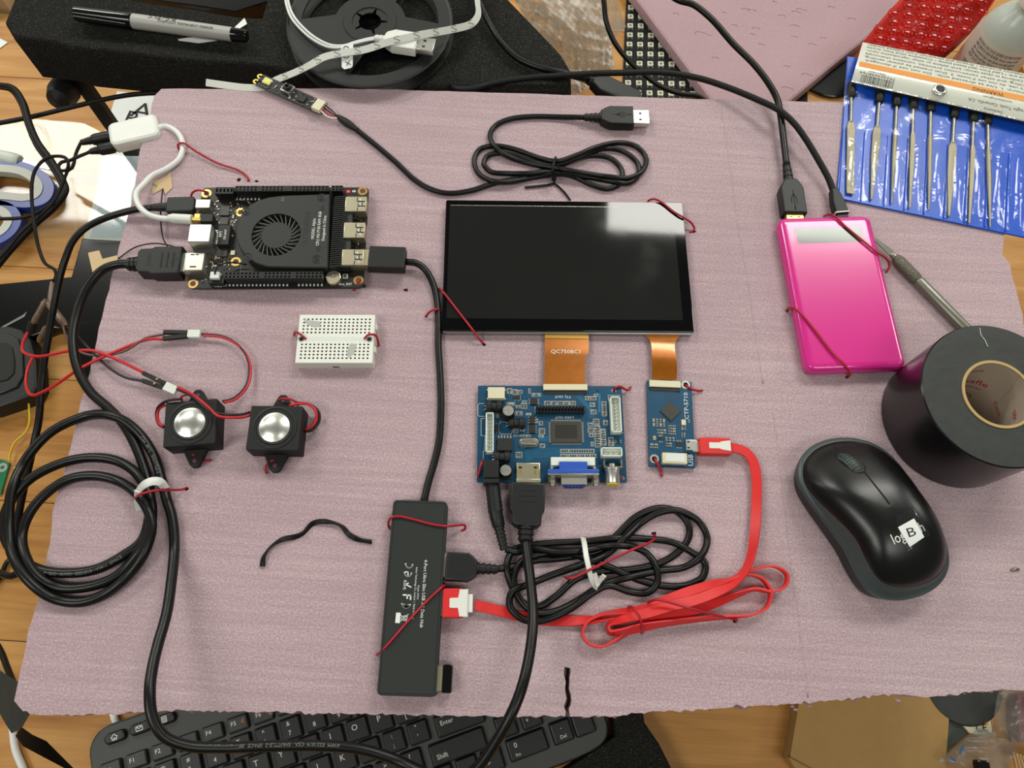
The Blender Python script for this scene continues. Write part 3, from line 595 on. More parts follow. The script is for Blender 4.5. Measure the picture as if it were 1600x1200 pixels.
# heat sink fins beside the cover
a = T.l(*q(K5, (1121, 186))[0], HF); b = T.l(*q(K5, (1109, 556))[0], HF); w_ = 9.5; hs = T.part(MB().box(b[0] + .8, b[0] + w_ + 4, b[1], a[1], PC + .4 - ZB, zf - 4.5), 'heat_sink', 'deep_black')
mb = MB(); n = 34
for k in range(n):
    y = b[1] + (a[1] - b[1]) * k / n; x = b[0] + .6; t_ = (a[1] - b[1]) / n * .5
    mb.add([(x, y, PC + 1 - ZB), (x + w_, y + 1, PC + 1 - ZB), (x + w_, y + 1, zf - 3), (x + w_ * .62, y + 1, zf - .4), (x, y, zf), (x, y + t_, PC + 1 - ZB), (x + w_, y + 1 + t_, PC + 1 - ZB), (x + w_, y + 1 + t_, zf - 3), (x + w_ * .62, y + 1 + t_, zf - .4), (x, y + t_, zf)],
           [(4, 3, 2, 1, 0), (5, 6, 7, 8, 9), (0, 1, 6, 5), (1, 2, 7, 6), (2, 3, 8, 7), (3, 4, 9, 8), (4, 0, 5, 9)])
T.part(mb, 'cooling_fins', 'fin_black', hs, smooth=False, kind='stuff')
mb = MB().box(b[0] + w_ * .6, b[0] + w_ + 3.6, b[1] + 1, a[1] - .5, zf - 4.6, zf - 3.2, .3); T.part(mb, 'fin_bar', 'fan_black', hs)

# ------------------------------------------------------------------ display
T = rect_thing('display_panel', 'black glass touch display lying above the two blue boards', 'display', [(697, 312), (1068, 317), (1083, 518), (690, 516)], 6.2, .2); disp = T
w2, h2 = T.w / 2, T.h / 2
T.part(MB().prism(rrect(-w2 + .8, w2 - .8, -h2 - .9, h2 - .4, 1), 0, 4.2, .3), 'metal_frame', 'frame_metal')
gl = T.part(MB().prism(rrect(-w2, w2, -h2, h2, 1.2), 4.2, 6, .25), 'cover_glass', 'glass_black')
c4 = [T.l(*p, 6.2) for p in q(KD, (157, 105), (1428, 133), (1476, 765), (135, 752))]; x0 = (c4[0][0] + c4[3][0]) / 2; x1 = (c4[1][0] + c4[2][0]) / 2; y1 = (c4[0][1] + c4[1][1]) / 2; y0 = (c4[2][1] + c4[3][1]) / 2
m_ = MATS['lcd']; nt = m_.node_tree; N = nt.nodes; Lk = nt.links; p_ = N['Principled BSDF']; tc = N.new('ShaderNodeTexCoord'); nn = N.new('ShaderNodeTexNoise'); nn.inputs['Scale'].default_value = 28; nn.inputs['Detail'].default_value = 6; Lk.new(tc.outputs['Object'], nn.inputs['Vector'])
r_ = ramp(N, [(.55, (.05, .05, .05)), (.74, (.1, .1, .1))]); Lk.new(nn.outputs[0], r_.inputs[0]); Lk.new(r_.outputs[0], p_.inputs['Roughness'])
T.part(MB().prism([(x0, y0), (x1, y0), (x1, y1), (x0, y1)], 5.6, 6.06), 'screen_area', 'lcd', gl, smooth=False)
T.part(MB().box(x0 + .3, x1 - 38, y1 - .1, y1 + .35, 5.9, 6.08), 'screen_edge', 'steel_dull', gl)
# ribbon cables from the display
def flex(T, name, rows, m_, label=None):
    mb = MB(); R = []
    for (xa, ya), (xb, yb), h in rows:
        a, b = np.array(T.l(xa, ya, h)), np.array(T.l(xb, yb, h)); n = 8; R.append([tuple(a + (b - a) * k / n) for k in range(n + 1)])
    dn = np.array((0, 0, .25)); R2 = [r + [tuple(np.array(v) - dn) for v in r[::-1]] for r in R]; mb.rings(R2); return T.part(mb, name, m_, label=label, smooth=40)
f1 = flex(T, 'ribbon_cable', [((852, 512), (920, 514), 2.2), ((852, 520), (920, 521), 3), ((851, 535), (920, 537), 4.5), ((851, 548), (920, 551), 5.2), ((852, 555), (915, 556), 5.4), ((851, 570), (914, 570), 5.6), ((851, 588), (914, 588), 6.2), ((851, 600), (914, 601), 6.6)], 'amber_flex', 'amber display ribbon cable')
flex(T, 'ribbon_cable_end', [((851.4, 513), (919.6, 515), 2.5), ((851.4, 519), (919.6, 520.4), 3.2), ((851.4, 528), (919.6, 529.6), 4.2)], 'amber_gold')
txt(T, 'QC750BC1', 884.5, 549.6, 5.5, 3.6, 0, 'print_white', parent=f1, sx=1.15)
flex(T, 'ribbon_cable', [((1001, 516), (1068, 517), 2.2), ((1003, 520), (1066, 521), 3), ((1015, 530), (1056, 532), 4.2), ((1018, 540), (1054, 541), 6), ((1018.5, 556), (1056.5, 558), 5.2), ((1019, 566), (1057.6, 568), 6.2), ((1019, 578), (1058, 580), 4.6), ((1019, 592), (1057, 594), 4.4)], 'amber_flex', 'narrow amber touch ribbon cable')
# ------------------------------------------------------------------ display driver board
HD = 4.6
T = rect_thing('driver_board', 'wide blue display driver board with VGA and HDMI sockets', 'circuit board', [(747, 602), (969, 604), (982, 753), (745, 754)], HD, .2); drv = T
def smd(mb, T, K, x0, y0, x1, y1, nx, ny, h, outline=True, rnd=random.Random(3)):
    X0, X1, Y0, Y1 = T.rect(K, x0, y0, x1, y1, h); z = h - (T.z - B)
    if outline:
        t = .16
        for a in ((X0, X1, Y0, Y0 + t), (X0, X1, Y1 - t, Y1), (X0, X0 + t, Y0, Y1), (X1 - t, X1, Y0, Y1)): mb.box(*a, z, z + .05, mi=0)
    cw, ch = (X1 - X0) / nx, (Y1 - Y0) / ny
    for i in range(nx):
        for j in range(ny):
            cx, cy = X0 + cw * (i + .5), Y0 + ch * (j + .5); a, b = (cw * .3, ch * .36) if ch > cw else (cw * .36, ch * .3)
            mb.box(cx - a, cx + a, cy - b, cy + b, z, z + .35, mi=1)
            if ch > cw: mb.box(cx - a * 1.02, cx + a * 1.02, cy - b * .5, cy + b * .5, z + .1, z + .48, mi=rnd.choice((2, 2, 3)))
            else: mb.box(cx - a * .5, cx + a * .5, cy - b * 1.02, cy + b * 1.02, z + .1, z + .48, mi=rnd.choice((2, 2, 3)))
def soic(T, name, K, x0, y0, x1, y1, h, th, pins, side='x', m_='chip'):
    X0, X1, Y0, Y1 = T.rect(K, x0, y0, x1, y1, h); z = h - (T.z - B); mb = MB()
    o = T.part(MB().box(X0, X1, Y0, Y1, z + .1, z + th, .15), name, m_)
    for k in range(pins):
        if side == 'x':
            y = Y0 + (Y1 - Y0) * (k + .5) / pins; mb.box(X0 - 1.1, X1 + 1.1, y - .22, y + .22, z, z + th * .45)
        elif side == 't':
            x = X0 + (X1 - X0) * (k + .5) / pins; mb.box(x - .45, x + .45, Y1 - .5, Y1 + 2.4, z, z + .5)
        else:
            x = X0 + (X1 - X0) * (k + .5) / pins; mb.box(x - .22, x + .22, Y0 - 1.1, Y1 + 1.1, z, z + th * .45)
    T.part(mb, 'pins', 'solder', o, smooth=False, kind='stuff'); return o
def pcb_holes(T, name, mt, w, h, z0, z1, holes):
    ol = rrect(-w / 2, w / 2, -h / 2, h / 2, .6, 2); n = len(ol); pv = [Vector(p) for p in ol]; ed = [(i, (i + 1) % n) for i in range(n)]; loops = [ol]
    for x, y, r in holes:
        s0 = len(pv); c = circ(x, y, r, 16); pv += [Vector(p) for p in c]; ed += [(s0 + i, s0 + (i + 1) % 16) for i in range(16)]; loops.append(c)
    vo, fo, _o = cdt_holes(pv, ed, loops[1:]); mb = MB()
    mb.add([(v.x, v.y, z1) for v in vo], [tuple(f) for f in fo]); mb.add([(v.x, v.y, z0) for v in vo], [tuple(f)[::-1] for f in fo])
    for k, l_ in enumerate(loops):
        R = [[(x, y, z0) for x, y in l_], [(x, y, z1) for x, y in l_]]; mb.rings(R if k == 0 else R[::-1], False, False)
    return T.part(mb, name, mt)
hl = [T.l(*q(DB, (750, 1040))[0], HD)[:2] + (1.8,), T.l(*q(K7, (958, 440))[0], HD)[:2] + (1.8,)]
pcb_holes(T, 'circuit_board', 'pcb_blue', T.w, T.h, HD - 1.8, HD - .2, hl)
mb = MB()
for sx in (-1, 1):
    for sy in (-1, 1): mb.cyl(sx * (T.w / 2 - 9), sy * (T.h / 2 - 9), 0, HD - 1.8, 1.6, 8)
T.part(mb, 'solder_joints', 'solder')
mb = MB()
for a in ((360, 195, 480, 235, 5, 1), (410, 262, 465, 305, 2, 2), (420, 335, 480, 382, 2, 2), (535, 250, 587, 402, 2, 6), (550, 445, 600, 495, 2, 2), (445, 430, 510, 492, 3, 3), (390, 470, 440, 512, 2, 2), (390, 522, 450, 575, 3, 3), (400, 582, 450, 618, 2, 1), (460, 497, 522, 728, 2, 9), (526, 535, 578, 708, 2, 7), (605, 622, 660, 715, 2, 4), (102, 745, 460, 785, 14, 1), (102, 798, 480, 838, 14, 1), (450, 170, 495, 195, 2, 1), (420, 670, 450, 715, 1, 1)):
    smd(mb, T, DB, *a[:4], a[4], a[5], HD)
for a in ((735, 245, 805, 290, 3, 2), (808, 245, 870, 290, 3, 2), (875, 245, 935, 290, 3, 2), (938, 245, 998, 290, 3, 2), (1002, 245, 1064, 290, 3, 2), (345, 112, 400, 170, 2, 2), (405, 122, 455, 180, 2, 2), (460, 130, 508, 170, 2, 2), (415, 185, 490, 235, 1, 1), (680, 455, 722, 498, 2, 2), (680, 528, 745, 592, 3, 3), (675, 600, 730, 625, 2, 1), (690, 690, 745, 732, 2, 2), (440, 775, 506, 836, 3, 3), (492, 268, 556, 328, 3, 3), (415, 595, 466, 616, 2, 1), (475, 595, 530, 616, 2, 1), (480, 525, 530, 558, 2, 1), (505, 240, 555, 265, 2, 1), (545, 370, 600, 395, 2, 1), (540, 595, 595, 618, 2, 1), (430, 350, 510, 392, 1, 1), (340, 258, 432, 292, 1, 1), (605, 163, 702, 197, 1, 1), (228, 370, 265, 420, 1, 1), (570, 115, 595, 165, 1, 2), (640, 428, 670, 472, 1, 1), (415, 535, 465, 580, 1, 1), (440, 290, 485, 320, 2, 1)):
    smd(mb, T, DA, *a[:4], a[4], a[5], HD)
T.part(mb, 'surface_mount_parts', ['silk', 'solder', 'print_soft', 'card_core'], smooth=False, kind='stuff')
mb = MB()
def silk_line(pts, w_=.22, K=DA):
    P = [T.l(*p, HD)[:2] for p in q(K, *pts)]
    for a, b in zip(P[:-1], P[1:]):
        a, b = np.array(a), np.array(b); d = (b - a) / np.linalg.norm(b - a) ; n_ = np.array((-d[1], d[0])) * w_ / 2; z = HD - .2
        mb.add([(*(a + n_), z + .03), (*(a - n_), z + .03), (*(b - n_), z + .03), (*(b + n_), z + .03)], [(0, 1, 2, 3)])
silk_line([(110, 270), (60, 270), (45, 285), (45, 390), (60, 403), (120, 403)]); silk_line([(120, 425), (78, 425), (78, 605), (120, 605)]); silk_line([(100, 865), (100, 770), (125, 765)]); silk_line([(120, 610), (110, 770)])
silk_line([(330, 460), (285, 460), (265, 480), (265, 570), (285, 588), (390, 588), (402, 570), (402, 545)]); silk_line([(600, 185), (600, 185.5), (650, 575), (760, 575)], K=DB); silk_line([(600, 185), (730, 185)], K=DB)
silk_line([(640, 300), (640, 370)]); silk_line([(245, 700), (245, 830)])
T.part(mb, 'printed_lines', 'silk', smooth=False)
mb = MB(); rnd = random.Random(8)
def trace(pts, K): 
    P = [T.l(*p, HD)[:2] for p in q(K, *pts)]
    for a, b in zip(P[:-1], P[1:]):
        a, b = np.array(a), np.array(b); d = (b - a) / np.linalg.norm(b - a); n_ = np.array((-d[1], d[0])) * .09; z = HD - .2
        mb.add([(*(a + n_), z + .02), (*(a - n_), z + .02), (*(b - n_), z + .02), (*(b + n_), z + .02)], [(0, 1, 2, 3)])
for k in range(8):
    trace([(560 - k * 4, 880 - k * 13), (620 - k * 6, 830 - k * 13), (900, 830 - k * 13)], DA); trace([(260 + k * 9, 190), (400 + k * 9, 330 + k * 6), (400 + k * 9, 420)], DB); trace([(480 + k * 7, 740), (560 + k * 7, 660), (780, 660 - k * 8)], DA); trace([(470 + k * 3, 110 + k * 4), (500 + k * 3, 170), (500 + k * 3, 360)], DB)
mat('trace_blue', (38, 108, 146), .4); T.part(mb, 'copper_traces', 'trace_blue', smooth=False, kind='stuff')
bx = T.comp('push_button', 'cream', DA, 148, 98, 325, 215, HD, HD + 4, .3); X0, X1, Y0, Y1 = T.rect(DA, 148, 98, 325, 215, HD + 4); mb = MB()
for x in (X0 - .6, X1 - .4):
    for y in (Y0 + .4, Y1 - 1.2): mb.box(x, x + 1, y, y + .9, HD - .2, HD + .8)
T.part(mb, 'button_feet', 'silk', bx, smooth=False)
def inductor(x0, y0, x1, y1):
    a, b = T.l(*q(DA, (x0, (y0 + y1) / 2))[0], HD + 4), T.l(*q(DA, (x1, (y0 + y1) / 2))[0], HD + 4); r = 3.6; Ls = b[0] - a[0]
    prof = [(.5, 0), (r, .4), (r, Ls * .3), (r * .8, Ls * .36), (r * .76, Ls * .5), (r * .8, Ls * .62), (r, Ls * .68), (r, Ls - .5), (r * .8, Ls)]
    o = T.part(MB().lathe(prof, 20, M=Matrix.Translation((a[0], a[1], HD + 3.4)) @ LX), 'inductor', 'rubber')
    T.part(MB().tube([(a[0] - 1.4, a[1] + 1.5, HD - .2), (a[0] - 1.2, a[1] + 1.2, HD + 1.6), (a[0] + .4, a[1] + .6, HD + 2.4)], .3, 6).tube([(a[0] - 1.4, a[1] - 1.5, HD - .2), (a[0] - 1.2, a[1] - 1.2, HD + 1.6), (a[0] + .4, a[1] - .6, HD + 2.4)], .3, 6), 'lead', 'solder', o)
inductor(130, 250, 300, 355); inductor(360, 410, 535, 540); inductor(215, 770, 380, 885)
for x, y, hh in ((362, 343, 10), (335, 966, 6.5)):
    X, Y, _ = T.l(*q(DA, (x, y))[0], HD + hh); z = HD - .2
    o = T.part(MB().box(X - 4, X + 4, Y - 4, Y + 4, z, z + .8).lathe([(3.9, .8), (3.9, 1.8), (3.5, 2.2), (3.9, 2.6), (3.9, hh - .5), (3.5, hh)], 24, M=Matrix.Translation((X, Y, z))), 'capacitor', 'rubber')
    T.part(MB().cyl(X, Y, z + hh, z + hh + .15, 3.35, 24), 'can_top', 'silver', o); T.part(MB().box(X - 3, X + 3, Y - .1, Y + .1, z + hh + .14, z + hh + .17).box(X - .1, X + .1, Y - 3, Y + 3, z + hh + .14, z + hh + .17), 'vent_cross', 'steel_dull', o)
def jst(name, K, x0, y0, x1, y1, hh, n, horiz, m_='white_jst', label=None, wall='x'):
    X0, X1, Y0, Y1 = T.rect(K, x0, y0, x1, y1, HD + hh); z = HD - .2; t = .7
    mb = MB().box(X0, X1, Y0, Y1, z, z + 1.5)
    for a in ((X0, X1, Y0, Y0 + t), (X0, X1, Y1 - t, Y1), (X0, X0 + t, Y0, Y1), (X1 - t, X1, Y0, Y1)): mb.box(*a, z + 1.5, z + hh, .1)
    o = T.part(mb, name, m_, label=label); pm = MB()
    for k in range(n):
        x = X0 + (X1 - X0) * (k + .5) / n if horiz else (X0 + X1) / 2; y = (Y0 + Y1) / 2 if horiz else Y0 + (Y1 - Y0) * (k + .5) / n
        pm.box(x - .35, x + .35, y - .35, y + .35, z + 1.4, z + hh - .8)
    T.part(pm, 'pins', 'solder', o, smooth=False); return o
jst('cable_header', DA, 125, 362, 210, 775, 5.5, 10, False, label='long white cable header'); jst('cable_header', DB, 630, 195, 738, 568, 5.5, 10, False, label='tall white cable header')
jst('cable_header', DB, 530, 725, 750, 820, 5, 4, True, label='short white cable header')
soic(T, 'regulator_chip', DA, 245, 640, 402, 768, HD - .2, 2.2, 5, 't'); soic(T, 'chip', DA, 590, 222, 665, 285, HD - .2, 1.3, 4); soic(T, 'chip', DA, 585, 402, 636, 487, HD - .2, 1.3, 3); soic(T, 'chip', DA, 580, 497, 642, 582, HD - .2, 1.3, 4)
soic(T, 'chip', DA, 415, 190, 482, 230, HD - .2, 1.2, 2, 'y'); soic(T, 'diode', DA, 222, 495, 258, 565, HD - .2, 1.8, 1, 'y'); soic(T, 'chip', DB, 690, 645, 722, 685, HD - .2, .9, 2)
X0, X1, Y0, Y1 = T.rect(DA, 482, 628, 672, 700, HD + 3); z = HD - .2
o = T.part(MB().prism(rrect(X0 - .6, X1 + .6, Y0 - .6, Y1 + .6, 5, 6), z, z + .6, .1).prism(rrect(X0, X1, Y0, Y1, 5, 6), z + .6, z + 3, .7), 'crystal_can', 'steel_dull')
# display ribbon socket
def ffc(T, K, x0, y0, x1, y1, yb, h, hh, m_='cream'):
    X0, X1, Y0, Y1 = T.rect(K, x0, y0, x1, y1, h + hh); z = h - (T.z - B)
    o = T.part(MB().box(X0, X1, Y0, Y1, z, z + hh, .2), 'ribbon_socket', m_); Yb = T.l(*q(K, (x0, yb))[0], h + .5)[1]
    T.part(MB().box(X0 + .6, X1 - .6, Yb, Y0, z, z + hh * .5, .1), 'latch', 'chip', o); pm = MB(); n = int((X1 - X0 - 2) / 1)
    for k in range(n): pm.box(X0 + 1 + k, X0 + 1.4 + k, Yb - .5, Yb, z, z + .3)
    T.part(pm, 'pins', 'solder', o, smooth=False, kind='stuff'); return o
ffc(T, (0, 0, 1), 849, 600, 918, 609, 615, HD - .2, 2.4)
# double row pin header
X0, X1, Y0, Y1 = T.rect((0, 0, 1), 837, 634, 914, 646, HD + 2.6); z = HD - .2; mb = MB(); n = 15; p = (X1 - X0) / n
for k in range(n):
    for j in range(2):
        cx, cy = X0 + p * (k + .5), Y0 + (Y1 - Y0) * (j + .5) / 2; mb.prism(circ(cx, cy, p * .52, 8), z, z + 2.4, .2); mb.box(cx - .3, cx + .3, cy - .3, cy + .3, z + 2.4, z + 5.5, mi=1)
T.part(mb, 'pin_header', ['plug_black', 'chip'], smooth=False)
txt(T, 'TTL OUT', *q(DB, (130, 198))[0], HD + .06, 2.3, 180, 'silk', sx=1.1); txt(T, 'LVDS OUT', *q(DB, (145, 413))[0], HD + .06, 2.3, 180, 'silk', sx=1.1)
# main chip
X0, X1, Y0, Y1 = T.rect((0, 0, 1), 861, 658, 909, 691, HD + 1.4); o = T.part(MB().box(X0, X1, Y0, Y1, z + .2, z + 1.5, .2), 'main_chip', 'chip_grey'); mb = MB()
for k in range(32):
    x = X0 + .4 + (X1 - X0 - .8) * k / 31; mb.box(x - .13, x + .13, Y0 - 1.3, Y1 + 1.3, z, z + .4)
for k in range(24):
    y = Y0 + .4 + (Y1 - Y0 - .8) * k / 23; mb.box(X0 - 1.3, X1 + 1.3, y - .13, y + .13, z, z + .4)
T.part(mb, 'pins', 'solder', o, smooth=False, kind='stuff'); T.part(MB().box(X0 + 2.5, X1 - 3, Y0 + 2.5, Y1 - 2.5, z + 1.4, z + 1.56), 'die_pad', 'chip_die', o)
# sockets at the board's front edge
o = T.comp('power_socket', 'plug_black', DA, 105, 862, 262, 1040, HD - .2, HD + 10.5, .4); X0, X1, Y0, Y1 = T.rect(DA, 105, 862, 262, 1040, HD + 10.5); T.part(MB().box(X0 - .2, X1 + .2, Y0 - 3, Y0, z, z + 9.5, .3), 'socket_front', 'matte_black', o)
o = T.comp('hdmi_port', 'brass_gold', DA, 448, 888, 693, 1060, HD - .2, HD + 5.6, .4); X0, X1, Y0, Y1 = T.rect(DA, 448, 888, 693, 1060, HD + 5.6); zt = HD + 5.4
T.part(MB().box(X0 - .2, X1 + .2, Y0 - 1.6, Y0 + .2, z, zt, .2), 'port_lip', 'brass_gold', o); mb = MB()
for f in (.16, .8): mb.prism(rrect(X0 + (X1 - X0) * f - .7, X0 + (X1 - X0) * f + .7, Y0 + 2.5, Y0 + 6.5, .6), zt, zt + .22, .1)
T.part(mb, 'spring_tabs', 'gold', o); mb = MB()
for f in (.16, .8): mb.box(X0 + (X1 - X0) * f - 1, X0 + (X1 - X0) * f + 1, Y0 + 6.6, Y0 + 8, zt, zt + .12)
T.part(mb, 'slots', 'chip', o)
vg = T.comp('vga_socket', 'white_jst', (0, 0, 1), 861, 714, 930, 727, HD - .2, HD + 6, .3, label='blue VGA socket')
X0, X1, Y0, Y1 = T.rect((0, 0, 1), 874, 721, 918, 735, HD + 9); T.part(MB().box(X0, X1, Y0, Y1, z, z + 9.2, .4), 'socket_body', 'vga_blue', vg)
fx0, fx1, fy0, fy1 = T.rect((0, 0, 1), 856, 733, 936, 740, HD + 10); T.part(MB().box(fx0, fx1, fy0, fy1, z, z + 10.6, .5), 'flange', 'vga_blue', vg)
T.part(MB().box(fx0, fx1, fy0 - 1, fy0, z, z + 10.4, .3), 'flange_plate', 'steel_dull', vg)
sx0, sx1, sy0, sy1 = T.rect((0, 0, 1), 877, 744, 917, 757, HD + 8.5); P = [(sx0, z + 8.6), (sx1, z + 8.6), (sx1 - 1.2, z + 1), (sx0 + 1.2, z + 1)]
sh = T.part(MB().rings([[(x, fy0 - 1, zz) for x, zz in P], [(x, sy0 + .3, zz) for x, zz in P], [(x * .97 + (sx0 + sx1) / 2 * .03, sy0, zz) for x, zz in P]]), 'socket_shell', 'metal', vg)
Pb = [(sx0 + .8, z + 7.6), (sx1 - .8, z + 7.6), (sx1 - 2, z + 1.6), (sx0 + 2, z + 1.6)]; T.part(MB().rings([[(x, sy0 - .1, zz) for x, zz in Pb], [(x, sy0 - .9, zz) for x, zz in Pb]]), 'socket_face', 'vga_blue', vg); mb = MB()
for i in range(5):
    for j in range(3): cx, cz = sx0 + 3 + (sx1 - sx0 - 6) * (i + .3 * (j % 2)) / 4.3, z + 2.6 + 1.9 * j; mb.box(cx - .5, cx + .5, sy0 - 1, sy0 - .85, cz - .5, cz + .5)
T.part(mb, 'contact_holes', 'deep_black', vg, smooth=False)
for x in (863, 930.5):
    X, Y, _ = T.l(x, 744, HD + 5.5); T.part(MB().lathe([(2.6, 0), (2.6, 3.6), (2.1, 3.9), (2.1, 5.6), (1.2, 5.6)], 6, M=Matrix.Translation((X, fy0 - 1, z + 5)) @ Matrix.Rotation(math.radians(90), 4, 'X')), 'hex_nut', 'metal', vg)
for x in (862, 929):
    X, Y, _ = T.l(x, 731, HD + 8); T.part(MB().cyl(X, Y, z + 6, z + 8.6, .9, 10), 'rivet', 'metal', vg)
# composite video socket
X0, X1, Y0, Y1 = T.rect(DB, 560, 905, 748, 940, HD + 8); rc = T.part(MB().box(X0, X1, Y0, Y0 + .6, z, z + 9).box(X0, X0 + .5, Y0, Y1 + 3, z, z + 8.5).box(X1 - .5, X1, Y0, Y1 + 3, z, z + 8.5), 'video_socket', 'steel_dull', label='round video socket with yellow tip')
cx, cy, _ = T.l(*q(DB, (655, 1000))[0], HD + 9); M_ = Matrix.Translation((cx, Y0, z + 5)) @ Matrix.Rotation(math.radians(90), 4, 'X')
T.part(MB().lathe([(4.8, 0), (4.8, 1), (4.2, 1.2), (4.2, 8.8), (3.9, 9.2)], 28, M=M_), 'barrel', 'silver', rc); T.part(MB().lathe([(3.7, 9), (3.7, 9.9), (1.2, 9.9), (1.2, 9.2)], 24, M=M_), 'yellow_ring', 'yellow_plastic', rc)
T.part(MB().lathe([(2, 0), (2, -3), (1.8, -3.2)], 12, M=M_), 'rear_pin', 'silver', rc)

# ------------------------------------------------------------------ touch controller board
HC = 3.2
T = rect_thing('touch_board', 'narrow blue touch controller board marked CTP-5710', 'circuit board', [(1011, 594), (1081, 597), (1086, 731), (1014, 728)], HC, .2)
hl = [T.l(*q(K7, p)[0], HC)[:2] + (1.6,) for p in ((1405, 405), (1210, 868))]
pcb_holes(T, 'circuit_board', 'pcb_blue', T.w, T.h, .6, HC - .2, hl); mb = MB(); z = HC - .2
for x, y, r in hl: T.part(MB().lathe([(1.6, 0), (2.9, 0), (2.9, .12), (1.6, .12)], 20, M=Matrix.Translation((x, y, z)), caps=(False, False)), 'mounting_ring', 'solder')
T.part(MB().box(-8, 8, -18, 18, 0, .6), 'pad', 'white_jst')
cx, cy, _ = T.l(*q(K7, (1310, 572))[0], HC); o = T.part(MB().prism(circ(cx, cy, 6.6, 4), z, z + .9, .1), 'main_chip', 'chip_grey', smooth=False)
ffc(T, K7, 1180, 378, 1375, 418, 440, HC - .2, 2)
txt(T, 'CTP-5710', *q(K7, (1410, 536))[0], HC + .06, 3.7, 90, 'silk', sx=1.18); txt(T, 'USB', *q(K7, (1437, 876))[0], HC + .06, 4.4, 90, 'silk')
mb = MB()
for a in ((1195, 615, 1280, 670, 4, 2), (1295, 655, 1345, 720, 2, 4), (1375, 655, 1410, 690, 2, 2), (1225, 680, 1285, 715, 3, 2), (1275, 730, 1340, 760, 3, 1), (1195, 720, 1225, 755, 1, 1), (1180, 770, 1235, 805, 2, 2), (1375, 705, 1405, 735, 2, 2), (1280, 765, 1320, 795, 2, 2), (1415, 620, 1435, 645, 1, 1)): smd(mb, T, K7, *a[:4], a[4], a[5], HC, False)
T.part(mb, 'surface_mount_parts', ['silk', 'solder', 'print_soft', 'card_core'], smooth=False, kind='stuff')
T.comp('crystal', 'cream', K7, 1380, 622, 1407, 655, HC - .2, HC + .8, .1); soic(T, 'chip', K7, 1345, 762, 1380, 792, HC - .2, .8, 3, 'y'); soic(T, 'chip', K7, 1235, 730, 1262, 755, HC - .2, .8, 3, 'y')
o = T.comp('cable_header', 'cream', K7, 1262, 830, 1415, 895, HC - .2, HC + 3.8, .3); X0, X1, Y0, Y1 = T.rect(K7, 1262, 830, 1415, 895, HC + 3.8); T.part(MB().box(X0 + 1.6, X1 - 1.6, Y0 + 1, Y1 - .6, z + 3.9, z + 4.1), 'header_slot', 'white_jst', o); mb = MB()
for k in range(4): mb.box(X0 + 2.2 + k * 2, X0 + 2.6 + k * 2, Y1, Y1 + 1, z, z + 1.2)
T.part(mb, 'pins', 'solder', o, smooth=False)
o = T.comp('micro_usb_port', 'silver', K7, 1408, 748, 1475, 812, HC - .2, HC + 2.6, .3); X0, X1, Y0, Y1 = T.rect(K7, 1408, 748, 1475, 812, HC + 2.6); mb = MB()
for y in (Y0 + 1, Y1 - 1.8): mb.box(X0 + .8, X0 + 2.2, y, y + .8, z + 2.75, z + 2.85)
T.part(mb, 'spring_slots', 'chip', o)

# ------------------------------------------------------------------ breadboard
HB = 9.
T = rect_thing('breadboard', 'small white solderless breadboard with two rows of holes', 'breadboard', [(468.5, 491.5), (585, 491.5), (583.5, 567.5), (460.5, 567)], HB, .1)
w2, h2 = T.w / 2, T.h / 2; zt = HB - .1; p = (T.w - 3) / 17.4; n = 17; gx0 = -p * n / 2
xs = [-w2 + .3]
for k in range(n): xs += [gx0 + p * (k + .28), gx0 + p * (k + .72)]
xs.append(w2 - .3); ys = [-h2 + .3]; py_ = 2.54 * .93
for k in range(5): yb = -h2 + 2.2 + py_ * k; ys += [yb + py_ * .28, yb + py_ * .72]
ys += [-2.2, 1.4]
for k in range(5): yb = h2 - 2.2 - py_ * 5 + py_ * k; ys += [yb + py_ * .28, yb + py_ * .72]
ys.append(h2 - .3)
def bbhole(i, j):
    if j == 11: return 3 <= i < 2 * n - 1
    return i % 2 == 1 and (j % 2 == 1 if j < 11 else j % 2 == 1)
mb = MB().holed(xs, ys, lambda i, j: bbhole(i, j) and j != 11, zt, 3); ol = [(-w2, -h2), (w2, -h2), (w2, h2), (-w2, h2)]; il = [(-w2 + .3, -h2 + .3), (w2 - .3, -h2 + .3), (w2 - .3, h2 - .3), (-w2 + .3, h2 - .3)]
mb.rings([[(x, y, 0) for x, y in ol], [(x, y, zt - .3) for x, y in ol], [(x, y, zt) for x, y in il]], True, False)
T.part(mb, 'body', ['breadboard', 'hole'], smooth=False)
T.part(MB().box(xs[3], xs[-4], -1.9, 1.1, zt - .2, zt + .02), 'center_channel', 'white_jst'); 
for x in (-w2 + 2.6, w2 - 2.9): T.part(MB().lathe([(1.2, .02), (1.9, .02), (1.9, .1), (1.2, .1)], 16, M=Matrix.Translation((x, -.4, zt)), caps=(False, False)).cyl(x, -.4, zt, zt + .03, 1.2, 12, mi=1), 'tie_hole', ['print_grey', 'hole'])
T.part(MB().box(-2, 2.2, -h2 - .05, -h2 + .2, 1.2, 2.8), 'side_slot', 'hole'); T.part(MB().box(w2, w2 + 1, -h2 + 9, -h2 + 13, 1, 6, .2).box(w2, w2 + 1, h2 - 9, h2 - 5, 1, 6, .2), 'side_lug', 'breadboard')
for K_ in (((985, 825), (1010, 835), (1070, 842), (1066, 868), (1040, 872), (990, 850)), ((1225, 955), (1258, 958), (1245, 1010), (1215, 1030), (1205, 1005))):
    P = [T.l(*a, HB) for a in q(K5, *K_)]; T.part(MB().prism([v[:2] for v in P], zt, zt + .15), 'glue_smear', 'smear')

